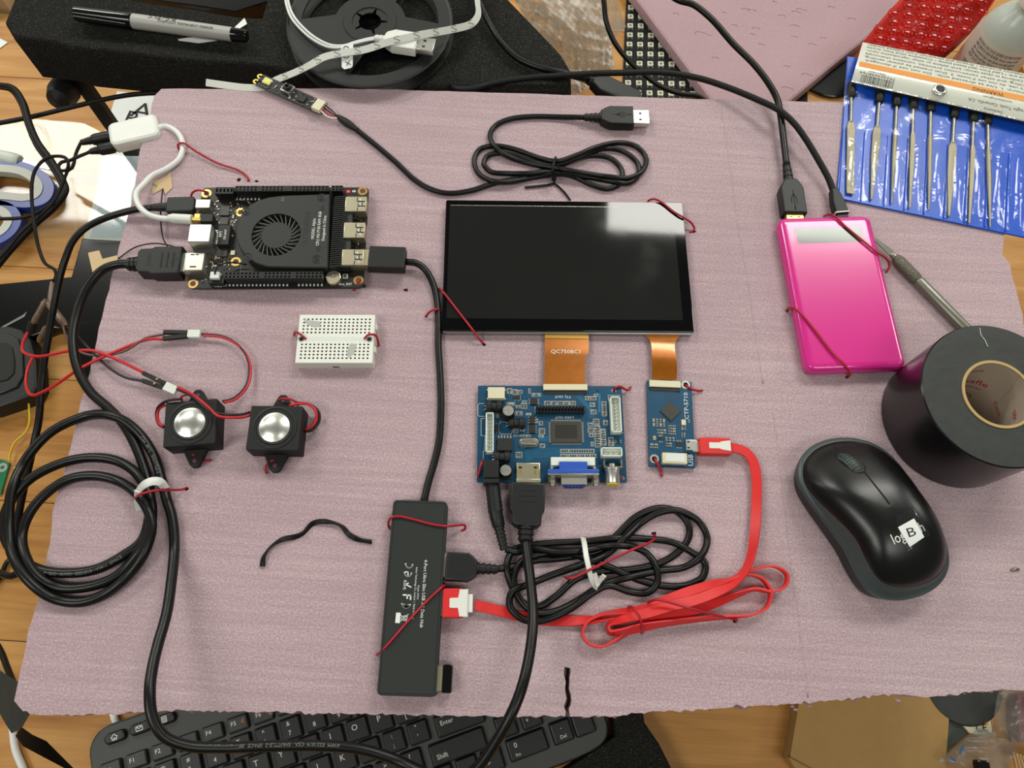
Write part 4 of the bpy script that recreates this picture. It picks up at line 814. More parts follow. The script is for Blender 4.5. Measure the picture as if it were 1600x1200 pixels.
# ------------------------------------------------------------------ small boxed speakers
HS = 15.
def mini_speaker(label, corners, cx_, cy_):
    T = rect_thing('mini_speaker', label, 'speaker', q(ZS, *corners), HS, .1, 'two small boxed speakers'); w2, h2 = T.w / 2, T.h / 2
    T.part(MB().prism(rrect(-w2, w2, -h2, h2, .6, 2), 0, HS - .1, .4), 'housing', 'matte_black')
    x, y, _ = T.l(*q(ZS, (cx_, cy_))[0], HS); z = HS - .1
    T.part(MB().lathe([(13.3, z - .05), (13.3, z + .4), (12.4, z + .6), (12, z + .15), (11.2, z + .1), (10.6, z + .7), (9.9, z + .7), (9.3, z + .2)], 40, cx=x, cy=y), 'surround', 'rubber')
    T.part(MB().lathe([(9.4, z + .15), (9.3, z + .9), (8.6, z + 1.1), (7, z + 1.9), (5, z + 2.6), (3, z + 3), (1, z + 3.15), (.01, z + 3.16)], 40, cx=x, cy=y), 'dome', 'silver', label='shiny silver dome')
    for s in (-1, 1):
        ol = [(-7.2, 0), (7.2, 0), (2.8, 9.6), (1.4, 10.8), (-1.4, 10.8), (-2.8, 9.6)]; P = [(a, s * (h2 + b)) for a, b in ol]
        T.part(MB().prism(P, 1.4, 5, .3), 'mounting_ear', 'matte_black')
        T.part(MB().cyl(0, s * (h2 + 7), 5, 5.1, 1.3, 12), 'ear_hole', 'hole_purple')
    return T
sp1 = mini_speaker('small boxed speaker with silver dome, nearer the coiled black cable', ((200, 265), (630, 225), (625, 600), (190, 632)), 412, 430)
sp2 = mini_speaker('small boxed speaker with silver dome, further from the coiled cable', ((920, 290), (1343, 288), (1318, 664), (875, 650)), 1115, 470)

# ------------------------------------------------------------------ usb hub with what is plugged into it
HH = 10.
T = rect_thing('usb_hub', 'flat black rectangular USB hub with white printed marks', 'usb hub', [(613, 781), (699.5, 783), (681, 1090), (590, 1086)], HH, .1); hub = T
w2, h2 = T.w / 2, T.h / 2
hb = T.part(MB().prism(rrect(-w2, w2, -h2, h2, 2.5), 0, HH - .1, .5, c0=.8), 'housing', 'hub_black')
il = rrect(-w2 + 1.1, w2 - 1.1, -h2 + 1.1, h2 - 1.1, 2); i2 = inset(il, .35); R = [[(x, y, HH - .1) for x, y in il], [(x, y, HH + .05) for x, y in il], [(x, y, HH + .05) for x, y in i2], [(x, y, HH - .1) for x, y in i2]]
T.part(MB().rings(R, False, False), 'edge_line', 'matte_black')
for px, py in ((692.5, 884), (689.5, 943), (684, 1060)):
    x, y, _ = T.l(px, py, 5); T.part(MB().box(w2 - .3, w2 + .25, y - 7, y + 7, 2, 8.4), 'usb_port', 'brass_gold')
def vtext(T, s, K, xa, ya, xb, yb, h, size, m_, parent=None):
    a = np.array(T.l(*q(K, (xa, ya))[0], h)); b = np.array(T.l(*q(K, (xb, yb))[0], h)); d = b - a; V, F = glyphs(s, 1); wd = max(v[0] for v in V) - min(v[0] for v in V); c = (a + b) / 2; size = np.linalg.norm(d) / wd * 1.04
    return T.part(text_mb(s, size, c[0], c[1], c[2], math.degrees(math.atan2(d[1], d[0])), .96), 'lettering', m_, parent, smooth=False)
vtext(T, '4-Port Ultra Slim USB 3.0 Data Hub', KH, 361, 393, 337, 757, HH + .02, 5.4, 'print_white', hb); vtext(T, 'Model: A7516', KH, 322, 530, 317, 605, HH + .02, 3.2, 'print_white', hb); vtext(T, 'Anker Technology Co., Limited  |  Made in China', KH, 313, 432, 293, 712, HH + .02, 3.2, 'print_white', hb)
def polyline(T, pts, K, h, w_, m_, name, parent, closed=False):
    P = [T.l(*p, h) for p in q(K, *pts)]; P = P + [P[0]] if closed else P; mb = MB()
    for a, b in zip(P[:-1], P[1:]):
        a, b = np.array(a[:2]), np.array(b[:2]); d = (b - a) / max(np.linalg.norm(b - a), 1e-6); n_ = np.array((-d[1], d[0])) * w_ / 2; a = a - d * w_ * .3; b = b + d * w_ * .3; zz = h - (T.z - B)
        mb.add([(*(a + n_), zz), (*(a - n_), zz), (*(b - n_), zz), (*(b + n_), zz)], [(0, 1, 2, 3)])
    return T.part(mb, name, m_, parent, smooth=False)
def arc(cx, cy, rx, ry, a0, a1, n=10): return [(cx + rx * math.cos(math.radians(a0 + (a1 - a0) * k / n)), cy + ry * math.sin(math.radians(a0 + (a1 - a0) * k / n))) for k in range(n + 1)]
polyline(T, arc(272, 412, 19, 24, 175, 15), KH, HH + .02, .75, 'print_white', 'certification_mark', hb); polyline(T, arc(266, 458, 19, 24, 175, 15), KH, HH + .02, .75, 'print_white', 'certification_mark', hb); polyline(T, [(252, 458), (266, 459), (266, 478)], KH, HH + .02, .65, 'print_white', 'certification_mark', hb)
polyline(T, [(268, 518), (252, 524), (282, 540)], KH, HH + .02, .65, 'print_white', 'check_mark', hb); vtext(T, 'RoHS', KH, 250, 503, 246, 552, HH + .02, 4.6, 'print_white', hb)
polyline(T, [(240, 581), (282, 584)], KH, HH + .02, .8, 'print_white', 'certification_mark', hb); polyline(T, [(281, 584), (279, 606)], KH, HH + .02, .8, 'print_white', 'certification_mark', hb); polyline(T, [(262, 583), (261, 600)], KH, HH + .02, .8, 'print_white', 'certification_mark', hb)
polyline(T, arc(256, 624, 23, 26, 170, 20, 12), KH, HH + .02, .8, 'print_white', 'certification_mark', hb); polyline(T, arc(257, 630, 12, 14, 170, 20, 10), KH, HH + .02, .75, 'print_white', 'certification_mark', hb)
polyline(T, [(228, 690), (268, 726)], KH, HH + .02, .35, 'print_white', 'disposal_mark', hb); polyline(T, [(268, 684), (226, 722)], KH, HH + .02, .35, 'print_white', 'disposal_mark', hb); polyline(T, [(262, 690), (232, 698), (230, 714), (258, 720)], KH, HH + .02, .35, 'print_white', 'disposal_mark', hb, True); polyline(T, [(214, 684), (210, 724)], KH, HH + .02, 2.6, 'print_white', 'disposal_mark', hb)
dg = Thing('usb_dongle', 'tiny black USB receiver stuck in the hub\'s lowest port', 'usb dongle', *at(684, 1060, 5)[:2], B + .1, T.a)
x0 = dg.w2l(at(684, 1060, 5))[0]
dg.part(MB().box(-1, 3.2, -6.2, 6.2, 2.4, 7, .2), 'metal_plug', 'brass_gold'); dg.part(MB().prism(rrect(2.6, 8, -7.4, 7.4, .8), 1.2, 8.2, .6), 'cap', 'gloss_black')

# ------------------------------------------------------------------ power bank
HP = 10.5
T = rect_thing('power_bank', 'glossy magenta slab power bank with small screen window', 'power bank', [(1215, 340), (1360, 338), (1416, 575), (1260, 583)], HP - 2, .1); pb = T
w2, h2 = T.w / 2, T.h / 2; ol = rrect(-w2, w2, -h2, h2, 6, 6); mb = MB(); R = []
for zz, d in ((0, 2.2), (1, .6), (3, 0), (6, 0), (8.4, .5), (9.6, 1.6), (10.2, 3.2), (10.4, 5)): R.append([(x, y, zz) for x, y in (inset(ol, d) if d else ol)])
mb.rings(R); T.part(mb, 'case', 'magenta', smooth=60)
P = [T.l(*p, HP) for p in q(KP, (180, 275), (472, 272), (478, 338), (190, 343))]; x0, x1 = (P[0][0] + P[3][0]) / 2, (P[1][0] + P[2][0]) / 2; y1, y0 = (P[0][1] + P[1][1]) / 2, (P[2][1] + P[3][1]) / 2
T.part(MB().prism(rrect(x0 - 1.2, x1 + 1.2, y0 - 1.2, y1 + 1.2, 1.6), 10.3, 10.48, .1), 'window_rim', 'magenta'); T.part(MB().prism(rrect(x0, x1, y0, y1, .8), 10.3, 10.55, .1), 'screen_window', 'lcd_window', label='grey mirror-like screen window')

# ------------------------------------------------------------------ mouse
opx = q(KM, (75, 540), (82, 490), (105, 450), (150, 408), (210, 382), (265, 371), (325, 370), (380, 380), (430, 398), (480, 430), (530, 480), (580, 550), (630, 630), (680, 705), (720, 775), (750, 840), (770, 905), (777, 960), (765, 1015), (735, 1060), (690, 1095), (630, 1120), (560, 1135), (500, 1135), (445, 1122), (400, 1090), (365, 1045), (330, 985), (290, 905), (240, 830), (190, 760), (140, 690), (105, 635), (82, 590))
W = np.array([at(x, y, 13)[:2] for x, y in opx]); c = W.mean(axis=0)
fr_, bk_ = at(*q(KM, (215, 385))[0], 13)[:2], at(*q(KM, (585, 1130))[0], 13)[:2]; ang = math.atan2(*(fr_ - bk_)[::-1]) - math.pi / 2
T = Thing('computer_mouse', 'black wireless mouse with grey side band and taped letter B', 'mouse', c[0], c[1], B + .2, ang); mou = T
O2 = np.array([T.w2l((x, y, B))[:2] for x, y in W]); OS = spline(np.vstack([O2, O2[:1]]), 2.5)[:-1]; th = np.arctan2(OS[:, 1], OS[:, 0]); rr = np.linalg.norm(OS, axis=1); od = np.argsort(th); thS, rrS = th[od], rr[od]
def mR(t): return np.interp(t, np.concatenate([thS - 2 * math.pi, thS, thS + 2 * math.pi]), np.tile(rrS, 3))
ymin, ymax = OS[:, 1].min(), OS[:, 1].max()
MPOLY = np.polyfit([0, .15, .35, .5, .7, .9, 1], [30, 34, 37, 36.5, 32, 24.5, 20], 4)
def mH(y):
    u = np.clip((y - ymin) / (ymax - ymin), 0, 1); return np.polyval(MPOLY, u)
def mZ(x, y):
    t = math.atan2(y, x); s = min(1, math.hypot(x, y) / mR(t)); return 2 + (mH(y) - 2) * max(0, 1 - s ** 3.2) ** (1 / 2.4)
n = 96; A_ = np.linspace(-math.pi, math.pi, n, endpoint=False)
def mring(s, zoff=0., zmax=None):
    out = []
    for t in A_:
        r = mR(t) * s; x, y = r * math.cos(t), r * math.sin(t); out.append((x, y, mZ(x, y) + zoff))
    return out
base = [[(mR(t) * .9 * math.cos(t), mR(t) * .9 * math.sin(t), 0) for t in A_], [(mR(t) * .95 * math.cos(t), mR(t) * .95 * math.sin(t), 1.5) for t in A_]]
def side(s, k): # widening side wall up to the band
    return [(mR(t) * s * math.cos(t), mR(t) * s * math.sin(t), 2 + k * (mH(mR(t) * math.sin(t)) * .45)) for t in A_]
S_ = [side(.955, .0), side(.975, .35), side(.99, .7)]
T.part(MB().rings(base + S_, True, False), 'lower_body', 'mouse_side', smooth=70)
bot = [(mR(t) * .99 * math.cos(t), mR(t) * .99 * math.sin(t), 2 + .7 * (mH(mR(t) * math.sin(t)) * .45)) for t in A_]
def s_in(t): return .945 - .10 * (math.cos(t - math.radians(205)) > 0) * math.cos(t - math.radians(205)) ** 2 - .05 * max(0, -math.sin(t)) ** 4
def curve(f, zo=0.):
    out = []
    for t in A_:
        s = f(t); x, y = mR(t) * s * math.cos(t), mR(t) * s * math.sin(t); out.append((x, y, mZ(x, y) + zo))
    return out
band = [bot, [(x * 1.012, y * 1.012, z_ + 3.2) for x, y, z_ in bot]] + [curve(lambda t, k=k: s_in(t) + (1 - s_in(t)) * k) for k in (.8, .5, .25, 0)]
zb = np.array([v[2] for v in band[1]])
band[2] = [(x, y, max(z_, zb[i] + .6)) for i, (x, y, z_) in enumerate(band[2])]; band[3] = [(x, y, max(z_, zb[i] + 1.2)) for i, (x, y, z_) in enumerate(band[3])]; band[4] = [(x, y, max(z_, zb[i] + 1.6)) for i, (x, y, z_) in enumerate(band[4])]; band[5] = [(x, y, max(z_, zb[i] + 1.8)) for i, (x, y, z_) in enumerate(band[5])]
T.part(MB().rings(band, False, False), 'side_band', 'mouse_band', smooth=70, label='grey band around the mouse')
top = [[(x, y, z_ - .6) for x, y, z_ in band[5]], [(x * .995, y * .995, z_ + .25) for x, y, z_ in band[5]]]
for k in (.95, .88, .78, .66, .52, .38, .25, .12):
    r_ = curve(lambda t: s_in(t) * k, .35); top.append(r_)
top.append([(0, 0, mZ(0, 0) + .35)] * n)
T.part(MB().rings(top, False, False), 'top_shell', 'mouse_top', smooth=70)
def drape(x, y, z_): return (x, y, mZ(x, y) + .35 + z_)
def on_mouse(K, x, y):
    px, py = q(K, (x, y))[0]; h = 30
    for _ in range(8): v = T.l(px, py, h); h = mZ(v[0], v[1]) + .55
    return v
def groove(pts, w_, m_, name, zo=.06):
    P = [on_mouse(KM, *p) for p in pts]; P = spline(P, 1.2); mb = MB(); R = []
    for i, v in enumerate(P):
        d = P[min(i + 1, len(P) - 1)] - P[max(i - 1, 0)]; d = d / np.linalg.norm(d); n_ = np.array((-d[1], d[0])) * w_ / 2
        R.append([drape(v[0] + n_[0], v[1] + n_[1], zo), drape(v[0] - n_[0], v[1] - n_[1], zo)])
    return T.part(mb.rings(R, False, False, closed=False), name, m_)
groove([(390, 530), (430, 580), (470, 630), (510, 683)], 1.1, 'deep_black', 'button_split'); groove([(222, 393), (245, 408), (268, 430)], 1.1, 'deep_black', 'button_split')
a, b = on_mouse(KM, 268, 440), on_mouse(KM, 380, 528); d = np.array(b[:2]) - np.array(a[:2]); ml = np.linalg.norm(d); wa = math.atan2(d[1], d[0]); cxm, cym = (a[0] + b[0]) / 2, (a[1] + b[1]) / 2; zc = mZ(cxm, cym)
slot = [(cxm + math.cos(wa) * u - math.sin(wa) * v, cym + math.sin(wa) * u + math.cos(wa) * v) for u, v in rrect(-ml / 2 - 1.2, ml / 2 + 1.2, -4.6, 4.6, 4.4, 6)]
T.part(MB().add([drape(x, y, .05) for x, y in slot], [tuple(range(len(slot)))]), 'wheel_slot', 'deep_black')
e_ = .5; nv = np.array((-(mZ(cxm + e_, cym) - mZ(cxm - e_, cym)) / (2 * e_), -(mZ(cxm, cym + e_) - mZ(cxm, cym - e_)) / (2 * e_), 1.)); nv /= np.linalg.norm(nv); pc_ = np.array((cxm, cym, zc)) - nv * 8.8
M_ = Matrix.Translation(tuple(pc_)) @ Matrix.Rotation(wa, 4, 'Z') @ Matrix.Rotation(math.radians(90), 4, 'X') @ Matrix.Diagonal((1.05, 1, 1, 1))
T.part(MB().lathe([(7, -3.6), (10.3, -3.3), (11.4, -1.8), (11.6, 0), (11.4, 1.8), (10.3, 3.3), (7, 3.6)], 40, M=M_), 'scroll_wheel', 'wheel')
mb = MB()
for k in range(40):
    t = 2 * math.pi * k / 40; s0 = len(mb.V); mb.box(-.25, .25, -2.6, 2.6, 0, .25); mb.xf(M_ @ Matrix.Rotation(t, 4, 'Z') @ Matrix.Translation((11.35, 0, 0)) @ Matrix.Rotation(math.radians(90), 4, 'Y') @ Matrix.Rotation(math.radians(90), 4, 'Z'), s0)
T.part(mb, 'wheel_ribs', 'rubber', smooth=False)
def mpoly(pts, zo, m_, name, K=KM, parent=None):
    P = [on_mouse(K, *p) for p in pts]; c_ = np.mean(P, axis=0); V = [drape(c_[0], c_[1], zo)] ; n_ = len(P); R = []
    for k in (1., .75, .5, .25): R.append([drape(c_[0] + (p[0] - c_[0]) * k, c_[1] + (p[1] - c_[1]) * k, zo) for p in P])
    R.append([drape(c_[0], c_[1], zo)] * n_); return T.part(MB().rings(R, False, False), name, m_, parent)
def mtext(s, K, xa, ya, xb, yb, size, m_, zo):
    a, b = np.array(on_mouse(K, xa, ya)), np.array(on_mouse(K, xb, yb)); d = b - a; c_ = (a + b) / 2; V, F = glyphs(s, size); wd = max(v[0] for v in V) - min(v[0] for v in V)
    return T.part(text_mb(s, size, c_[0], c_[1], zo, math.degrees(math.atan2(d[1], d[0])), np.linalg.norm(d[:2]) / wd, f=drape), 'lettering', m_, smooth=False)
mtext('logitech', KM, 524, 852, 668, 788, 8.2, 'print_white', .06)
def dense(pts, n=5): return [(a[0] + (b[0] - a[0]) * k / n, a[1] + (b[1] - a[1]) * k / n) for a, b in zip(pts, pts[1:] + pts[:1]) for k in range(n)]
mpoly(dense([(538, 760), (545, 740), (600, 708), (630, 700), (665, 760), (680, 790), (700, 825), (690, 838), (668, 832), (610, 895), (598, 906), (585, 880), (560, 830)]), .1, 'clear_tape', 'clear_tape')
mpoly(dense([(548, 792), (624, 750), (672, 838), (604, 884)], 8), .22, 'paper', 'letter_sticker'); mtext('B', KM, 592, 822, 628, 811, 7, 'print_black', .3)

# ------------------------------------------------------------------ roll of black tape
hT = 50.
ct = at(1559, 616, hT); Rt = 44.; T = Thing('tape_roll', 'big roll of wide black tape standing on the board\'s right side', 'tape roll', ct[0], ct[1], B + .2); roll = T
rc_ = 19.2
T.part(MB().lathe([(rc_ + 1.8, 0), (Rt - .6, 0), (Rt, .8), (Rt, hT - .8), (Rt - .7, hT)], 96, mi=1, caps=(False, False)).lathe([(Rt - .7, hT), (Rt * .8, hT + .25), (Rt * .65, hT - .1), (rc_ + 1.8, hT), (rc_ + 1.8, 0)], 96, caps=(False, False)), 'tape_windings', ['tape_black', 'tape_side'], smooth=30)
core = T.part(MB().lathe([(rc_, 0), (rc_ + 1.7, 0), (rc_ + 1.7, hT + .6), (rc_, hT + .6), (rc_, 0)], 64, caps=(False, False)), 'cardboard_core', 'card_core', smooth=30)
T.part(MB().lathe([(rc_ - .15, .2), (rc_ - .15, hT)], 64, caps=(False, False)), 'core_liner', 'core_liner', core)
def core_hit(px, py):
    d = AX * (px - 800) / F_PX + AY * (600 - py) / F_PX - AZ; o_ = CAMP - np.array((T.x, T.y, T.z)); r_ = rc_ - .3
    a_, b_, c_ = d[0] ** 2 + d[1] ** 2, o_[0] * d[0] + o_[1] * d[1], o_[0] ** 2 + o_[1] ** 2 - r_ * r_; t_ = (-b_ + math.sqrt(max(0, b_ * b_ - a_ * c_))) / a_; p_ = o_ + d * t_
    return math.atan2(p_[1], p_[0]), p_[2]
for s, x0, y0, x1, y1 in (('ape', 968, 918, 1020, 912), ('nafle', 930, 958, 1038, 982), ('steer', 940, 978, 1010, 998), ('Tape', 1062, 1050, 1092, 1112), ('o', 945, 1010, 962, 1030), ('tape', 1155, 1090, 1162, 1130)):
    (ta, za), (tb, zb_) = core_hit(*q(KP, (x0, y0))[0]), core_hit(*q(KP, (x1, y1))[0]); u0, u1 = -ta * rc_, -tb * rc_
    V, F = glyphs(s, 1); wd = max(v[0] for v in V) - min(v[0] for v in V); L_ = math.hypot(u1 - u0, zb_ - za); k = L_ / wd; ca, sa = (u1 - u0) / L_, (zb_ - za) / L_; mb = MB(); out = []
    for x, y, _ in V:
        u, zz = (u0 + u1) / 2 + k * (x * ca - y * sa), (za + zb_) / 2 + k * (x * sa + y * ca); out.append(((rc_ - .3) * math.cos(-u / rc_), (rc_ - .3) * math.sin(-u / rc_), zz))
    T.part(mb.add(out, F), 'lettering', 'print_red', core, smooth=False)
a, b = T.l(1546, 640, 12), T.l(1604, 572, hT + 2)
mb = MB(); R = []
for k in range(9):
    u = k / 8; p = np.array(a) * (1 - u) + np.array(b) * u; p[2] += 6 * math.sin(u * 3.1) ; wv = np.array((8 + 3 * u, 8 + 3 * u, -2.))
    R.append([tuple(p - wv * .5), tuple(p + (0, 0, 1.2)), tuple(p + wv * .5)])
T.part(mb.rings(R, False, False, closed=False), 'clear_flap', 'clear_tape', core)
P = spline([T.l(*p, hT + .6) for p in q(KP, (1003, 722), (1008, 752), (1025, 775), (1038, 805))], 1); T.part(MB().tube(P, .18, 5), 'stray_fibre', 'white_cable')

# ------------------------------------------------------------------ craft knife
kn = Thing('craft_knife', 'metal craft knife between power bank and tape roll', 'knife', *at(1400, 405, 4)[:2], B + .1, 0)
M_, Lk_ = axis(kn, (1401, 405), (1512, 518), 4.1)
kn.part(MB().lathe([(3.2, Lk_ * .30), (3.9, Lk_ * .32), (3.9, Lk_ * 1.25), (3.2, Lk_ * 1.28)], 20, M=M_ @ LX), 'handle', 'knife_metal')
kn.part(MB().lathe([(2.4, -2), (3.4, -.5), (4.1, 2), (4.1, Lk_ * .27), (3.5, Lk_ * .30)], 20, M=M_ @ LX), 'knurled_collar', 'knurl')
kn.part(MB().lathe([(1.6, -5), (2.3, -3.5), (2.3, 0)], 12, M=M_ @ LX), 'chuck', 'steel_dull')
x = [(-3, -2.2), (-3, 2.2), (-10, 2.2), (-25, -1.4), (-20, -2.2)]
kn.part(MB().prism(x, -.3, .3).xf(M_ @ Matrix.Rotation(math.radians(0), 4, 'X')), 'blade', 'blade_dark')
# ------------------------------------------------------------------ cables
def thing_at(name, label, cat, px, py, h, group=None): 
    p = at(px, py, h); return Thing(name, label, cat, p[0], p[1], p[2], 0, group)
def hdmi_plug(T, a, b, h, body, neck):
    """a = mouth of the plug, b = where the cable leaves"""
    M_, L = axis(T, a, b, h); t = 5.5; ln = L * body; w_ = 10.3
    ol = [(0, -w_), (ln * .62, -w_), (ln * .7, -w_ * .86), (ln * .93, -w_ * .84), (ln, -w_ * .62), (ln, w_ * .62), (ln * .93, w_ * .84), (ln * .7, w_ * .86), (ln * .62, w_), (0, w_)]
    o = T.part(MB().prism(ol, -t, t, 1, c0=.6).xf(M_), 'plug_body', 'plug_black')
    mb = MB()
    for k in (-1, 0, 1): mb.prism(rrect(ln * .3 + k * ln * .13 - .5, ln * .3 + k * ln * .13 + .5, -5.5, 5.5, .5), t - .1, t + .25)
    T.part(mb.xf(M_), 'grip_ridges', 'matte_black', o)
    V, F = glyphs('HDMI', 3.6); T.part(text_mb('HDMI', 3.6, ln * .72, 0, t + .05, 90).xf(M_), 'embossed_lettering', 'matte_black', o, smooth=False)
    T.part(MB().add([(ln * .06, 0, t + .05), (ln * .12, 1.3, t + .05), (ln * .12, -1.3, t + .05)], [(0, 1, 2)]).xf(M_), 'arrow_mark', 'matte_black', o, smooth=False)
    T.part(MB().box(-7, .2, -7, 7, -2.2, 2.2, .2).xf(M_), 'metal_mouth', 'metal')
    mb = MB(); ring_ribs(mb, ln - .5, L, 5.2, 4.2, 3); T.part(mb.xf(M_), 'strain_relief', 'plug_black')
def usb_plug(T, a, b, h, wid=8., th=4.2, metal=12, m_='plug_black', neck=.6, mm_='metal', ribs=4, trident=True):
    """a = end of the plastic at the metal side, b = end of strain relief"""
    M_, L = axis(T, a, b, h); bl = L * neck
    ol = [(0, -wid), (bl * .72, -wid), (bl * .86, -wid * .8), (bl, -wid * .5), (bl, wid * .5), (bl * .86, wid * .8), (bl * .72, wid), (0, wid)]
    o = T.part(MB().prism(ol, -th, th, .9, c0=.6).xf(M_), 'plug_body', m_)
    if trident:
        mb = MB(); z = th + .06
        mb.box(bl * .12, bl * .66, -.25, .25, z - .1, z); mb.add([(bl * .06, 0, z), (bl * .13, .9, z), (bl * .13, -.9, z)], [(0, 1, 2)])
        for s in (-1, 1):
            mb.add([(bl * .55, 0, z), (bl * .5, 0, z), (bl * .36, s * 1.9, z), (bl * .41, s * 1.9, z)], [(0, 1, 2, 3)]); mb.box(bl * .26, bl * .4, s * 1.9 - .25, s * 1.9 + .25, z - .1, z)
        T.part(mb.xf(M_), 'trident_mark', 'deep_black', o, smooth=False)
    if metal:
        mt = T.part(MB().box(-metal, .3, -6, 6, -2.25, 2.25, .3).xf(M_), 'metal_plug', mm_)
        mb = MB()
        for s in (-2.7, 2.7): mb.box(-metal * .52, -metal * .36, s - .8, s + .8, 2.2, 2.3)
        T.part(mb.xf(M_), 'plug_holes', 'hole', mt, smooth=False)
    mb = MB(); ring_ribs(mb, bl - .5, L, 3.6, 2.6, ribs); T.part(mb.xf(M_), 'strain_relief', m_)

# thick video cable: computer -> coil -> past the keyboard -> driver board
T = thing_at('video_cable', 'thick black video cable coiled at the left and ending at the driver board', 'cable', 204, 412, 0)
coil = [(204, 413, 7), (186, 413, 6), (160, 422, 5), (136, 450, 4), (120, 490, 3), (114, 530, 3), (121, 575, 3), (141, 612, 3)] + q(Z1, (565, 125), (640, 205), (700, 310), (755, 450), (780, 560), (780, 680), (740, 815), (640, 895), (500, 965), (350, 985), (200, 965), (85, 895), (28, 800), (22, 700), (62, 600), (150, 500), (300, 420), (450, 385), (600, 398), (700, 455), (762, 540), (790, 640), (775, 780), (705, 900), (600, 1005), (450, 1058), (300, 1058), (190, 995), (125, 880), (115, 780), (150, 680), (230, 580), (350, 500), (480, 478), (600, 500), (700, 560), (762, 640), (790, 730), (752, 880), (655, 1010), (525, 1105), (400, 1138), (260, 1108), (130, 1000), (62, 880), (48, 760), (60, 560), (130, 400), (250, 262), (380, 190), (500, 158), (620, 178), (720, 252), (800, 370), (842, 500), (868, 600), (897, 700), (908, 850), (890, 1050))
coil += [(260, 960, 6), (246, 1010, 16), (238, 1045, 26), (234, 1080, 33), (238, 1120, 33), (256, 1150, 30), (292, 1165, 24), (345, 1168, 18), (420, 1166, 14), (490, 1165, 10), (560, 1170, 8), (610, 1184, 6), (660, 1206, 6), (705, 1222, 8), (740, 1205, 18), (780, 1150, 30), (810, 1090, 36), (826, 1030, 32), (833, 965, 26), (829, 910, 18), (824, 870, 12), (821, 846, 8)]
P = path(coil, 3., 2.2, .62); T.part(MB().tube([T.w2l(p) for p in P], 2.95, 12), 'cable', 'cable', smooth=180)
coilP = P
hdmi_plug(T, (287, 412), (199, 413), 8, .78, 0); hdmi_plug(T, (825, 757), (821, 848), 7, .74, 0)
# printing along the cable
rnd = random.Random(21)
def along(P, i0, s, size, m_, T, side=.25, flip=1):
    V, F = glyphs(s, size); S = np.concatenate([[0], np.cumsum(np.linalg.norm(np.diff(P, axis=0), axis=1))]); s0 = S[i0]; mb = MB(); out = []
    for x, y, _ in V:
        d = s0 + flip * x; k = int(np.clip(np.searchsorted(S, d) - 1, 0, len(P) - 2)); u = (d - S[k]) / max(S[k + 1] - S[k], 1e-6); p = P[k] * (1 - u) + P[k + 1] * u
        t = P[min(k + 2, len(P) - 1)] - P[max(k - 1, 0)]; t[2] = 0; t = t / np.linalg.norm(t); n_ = np.array((-t[1], t[0], 0)) * flip; a = side + y / 3.; r = 3.02
        out.append(T.w2l(p + n_ * r * math.sin(a) + np.array((0, 0, r * math.cos(a)))))
    mb.add(out, F); T.part(mb, 'cable_print', m_, smooth=False)
def near(P, px, py, h, i0=0):
    w_ = at(px, py, h); return i0 + int(np.argmin(np.linalg.norm(P[i0:, :2] - w_[:2], axis=1)))
along(coilP, near(coilP, 120, 896, 4), 'CABLE   2/C   AWM   E221019   VW-1  SPACE', 2.6, 'print_grey', T, -.35, -1)
along(coilP, near(coilP, 420, 1166, 14, len(coilP) // 2), 'AWM  E221019  CSA   SHUTTLE-2  SPACE  30V  COPPER  E-MARK', 2.6, 'print_grey', T, -.3, -1)
along(coilP, near(coilP, 240, 711, 12, len(coilP) // 2), 'CSA  80°C   SHUTTLE-2   SPACE', 2.6, 'print_grey', T, 0, 1)
# white tie and power cable
T2 = thing_at('twist_tie', 'white twist tie holding the big left cable coil', 'twist tie', 236, 765, 0)
mb = MB(); P = spline([T2.l(*p) for p in ((258, 763, 14), (250, 753, 19), (238, 752, 21), (226, 757, 20), (218, 766, 14), (215, 780, 6))], 1.5); T2.part(mb.ribbon(P, 5, 1., [0] * len(P)), 'band', 'white_plastic', smooth=60)
P = spline([T2.l(*p) for p in ((216, 768, 15), (216, 782, 8), (219, 797, 4))], 1.5); T2.part(MB().ribbon(P, 4.5, 1., [20] * len(P)), 'tail', 'white_plastic', smooth=60)
T = thing_at('power_cable', 'black USB-C power cable running down the board\'s left edge', 'cable', 240, 324, 0)
P = path([(243, 324, 8), (215, 327, 6), (185, 334, 4), (152, 346, 3), (130, 359, 2.5), (113, 378, 2), (103, 402, -1)] + q(K6, (318, 420, -5), (300, 500, -8), (280, 600, -12), (252, 750, -15), (228, 900, -18), (214, 1050, -20), (200, 1200, -22)) + q(Z1, (188, 260, -24), (150, 430, -28), (105, 640, -30), (85, 800, -34), (110, 960, -60), (60, 1000, -110), (0, 985, -146), (-60, 960, -147)), 2.3)
T.part(MB().tube([T.w2l(p) for p in P], 2.3, 10), 'cable', 'cable', smooth=180)
M_, L = axis(T, (305, 322), (241, 324), 8); T.part(MB().prism(rrect(0, L * .66, -5.8, 5.8, 1), -3.4, 3.4, .8, c0=.6).xf(M_), 'plug_body', 'plug_black'); T.part(MB().lathe([(3.2, L * .64), (2.8, L * .9), (2.5, L * 1.02)], 14, M=M_ @ LX), 'strain_relief', 'plug_black')

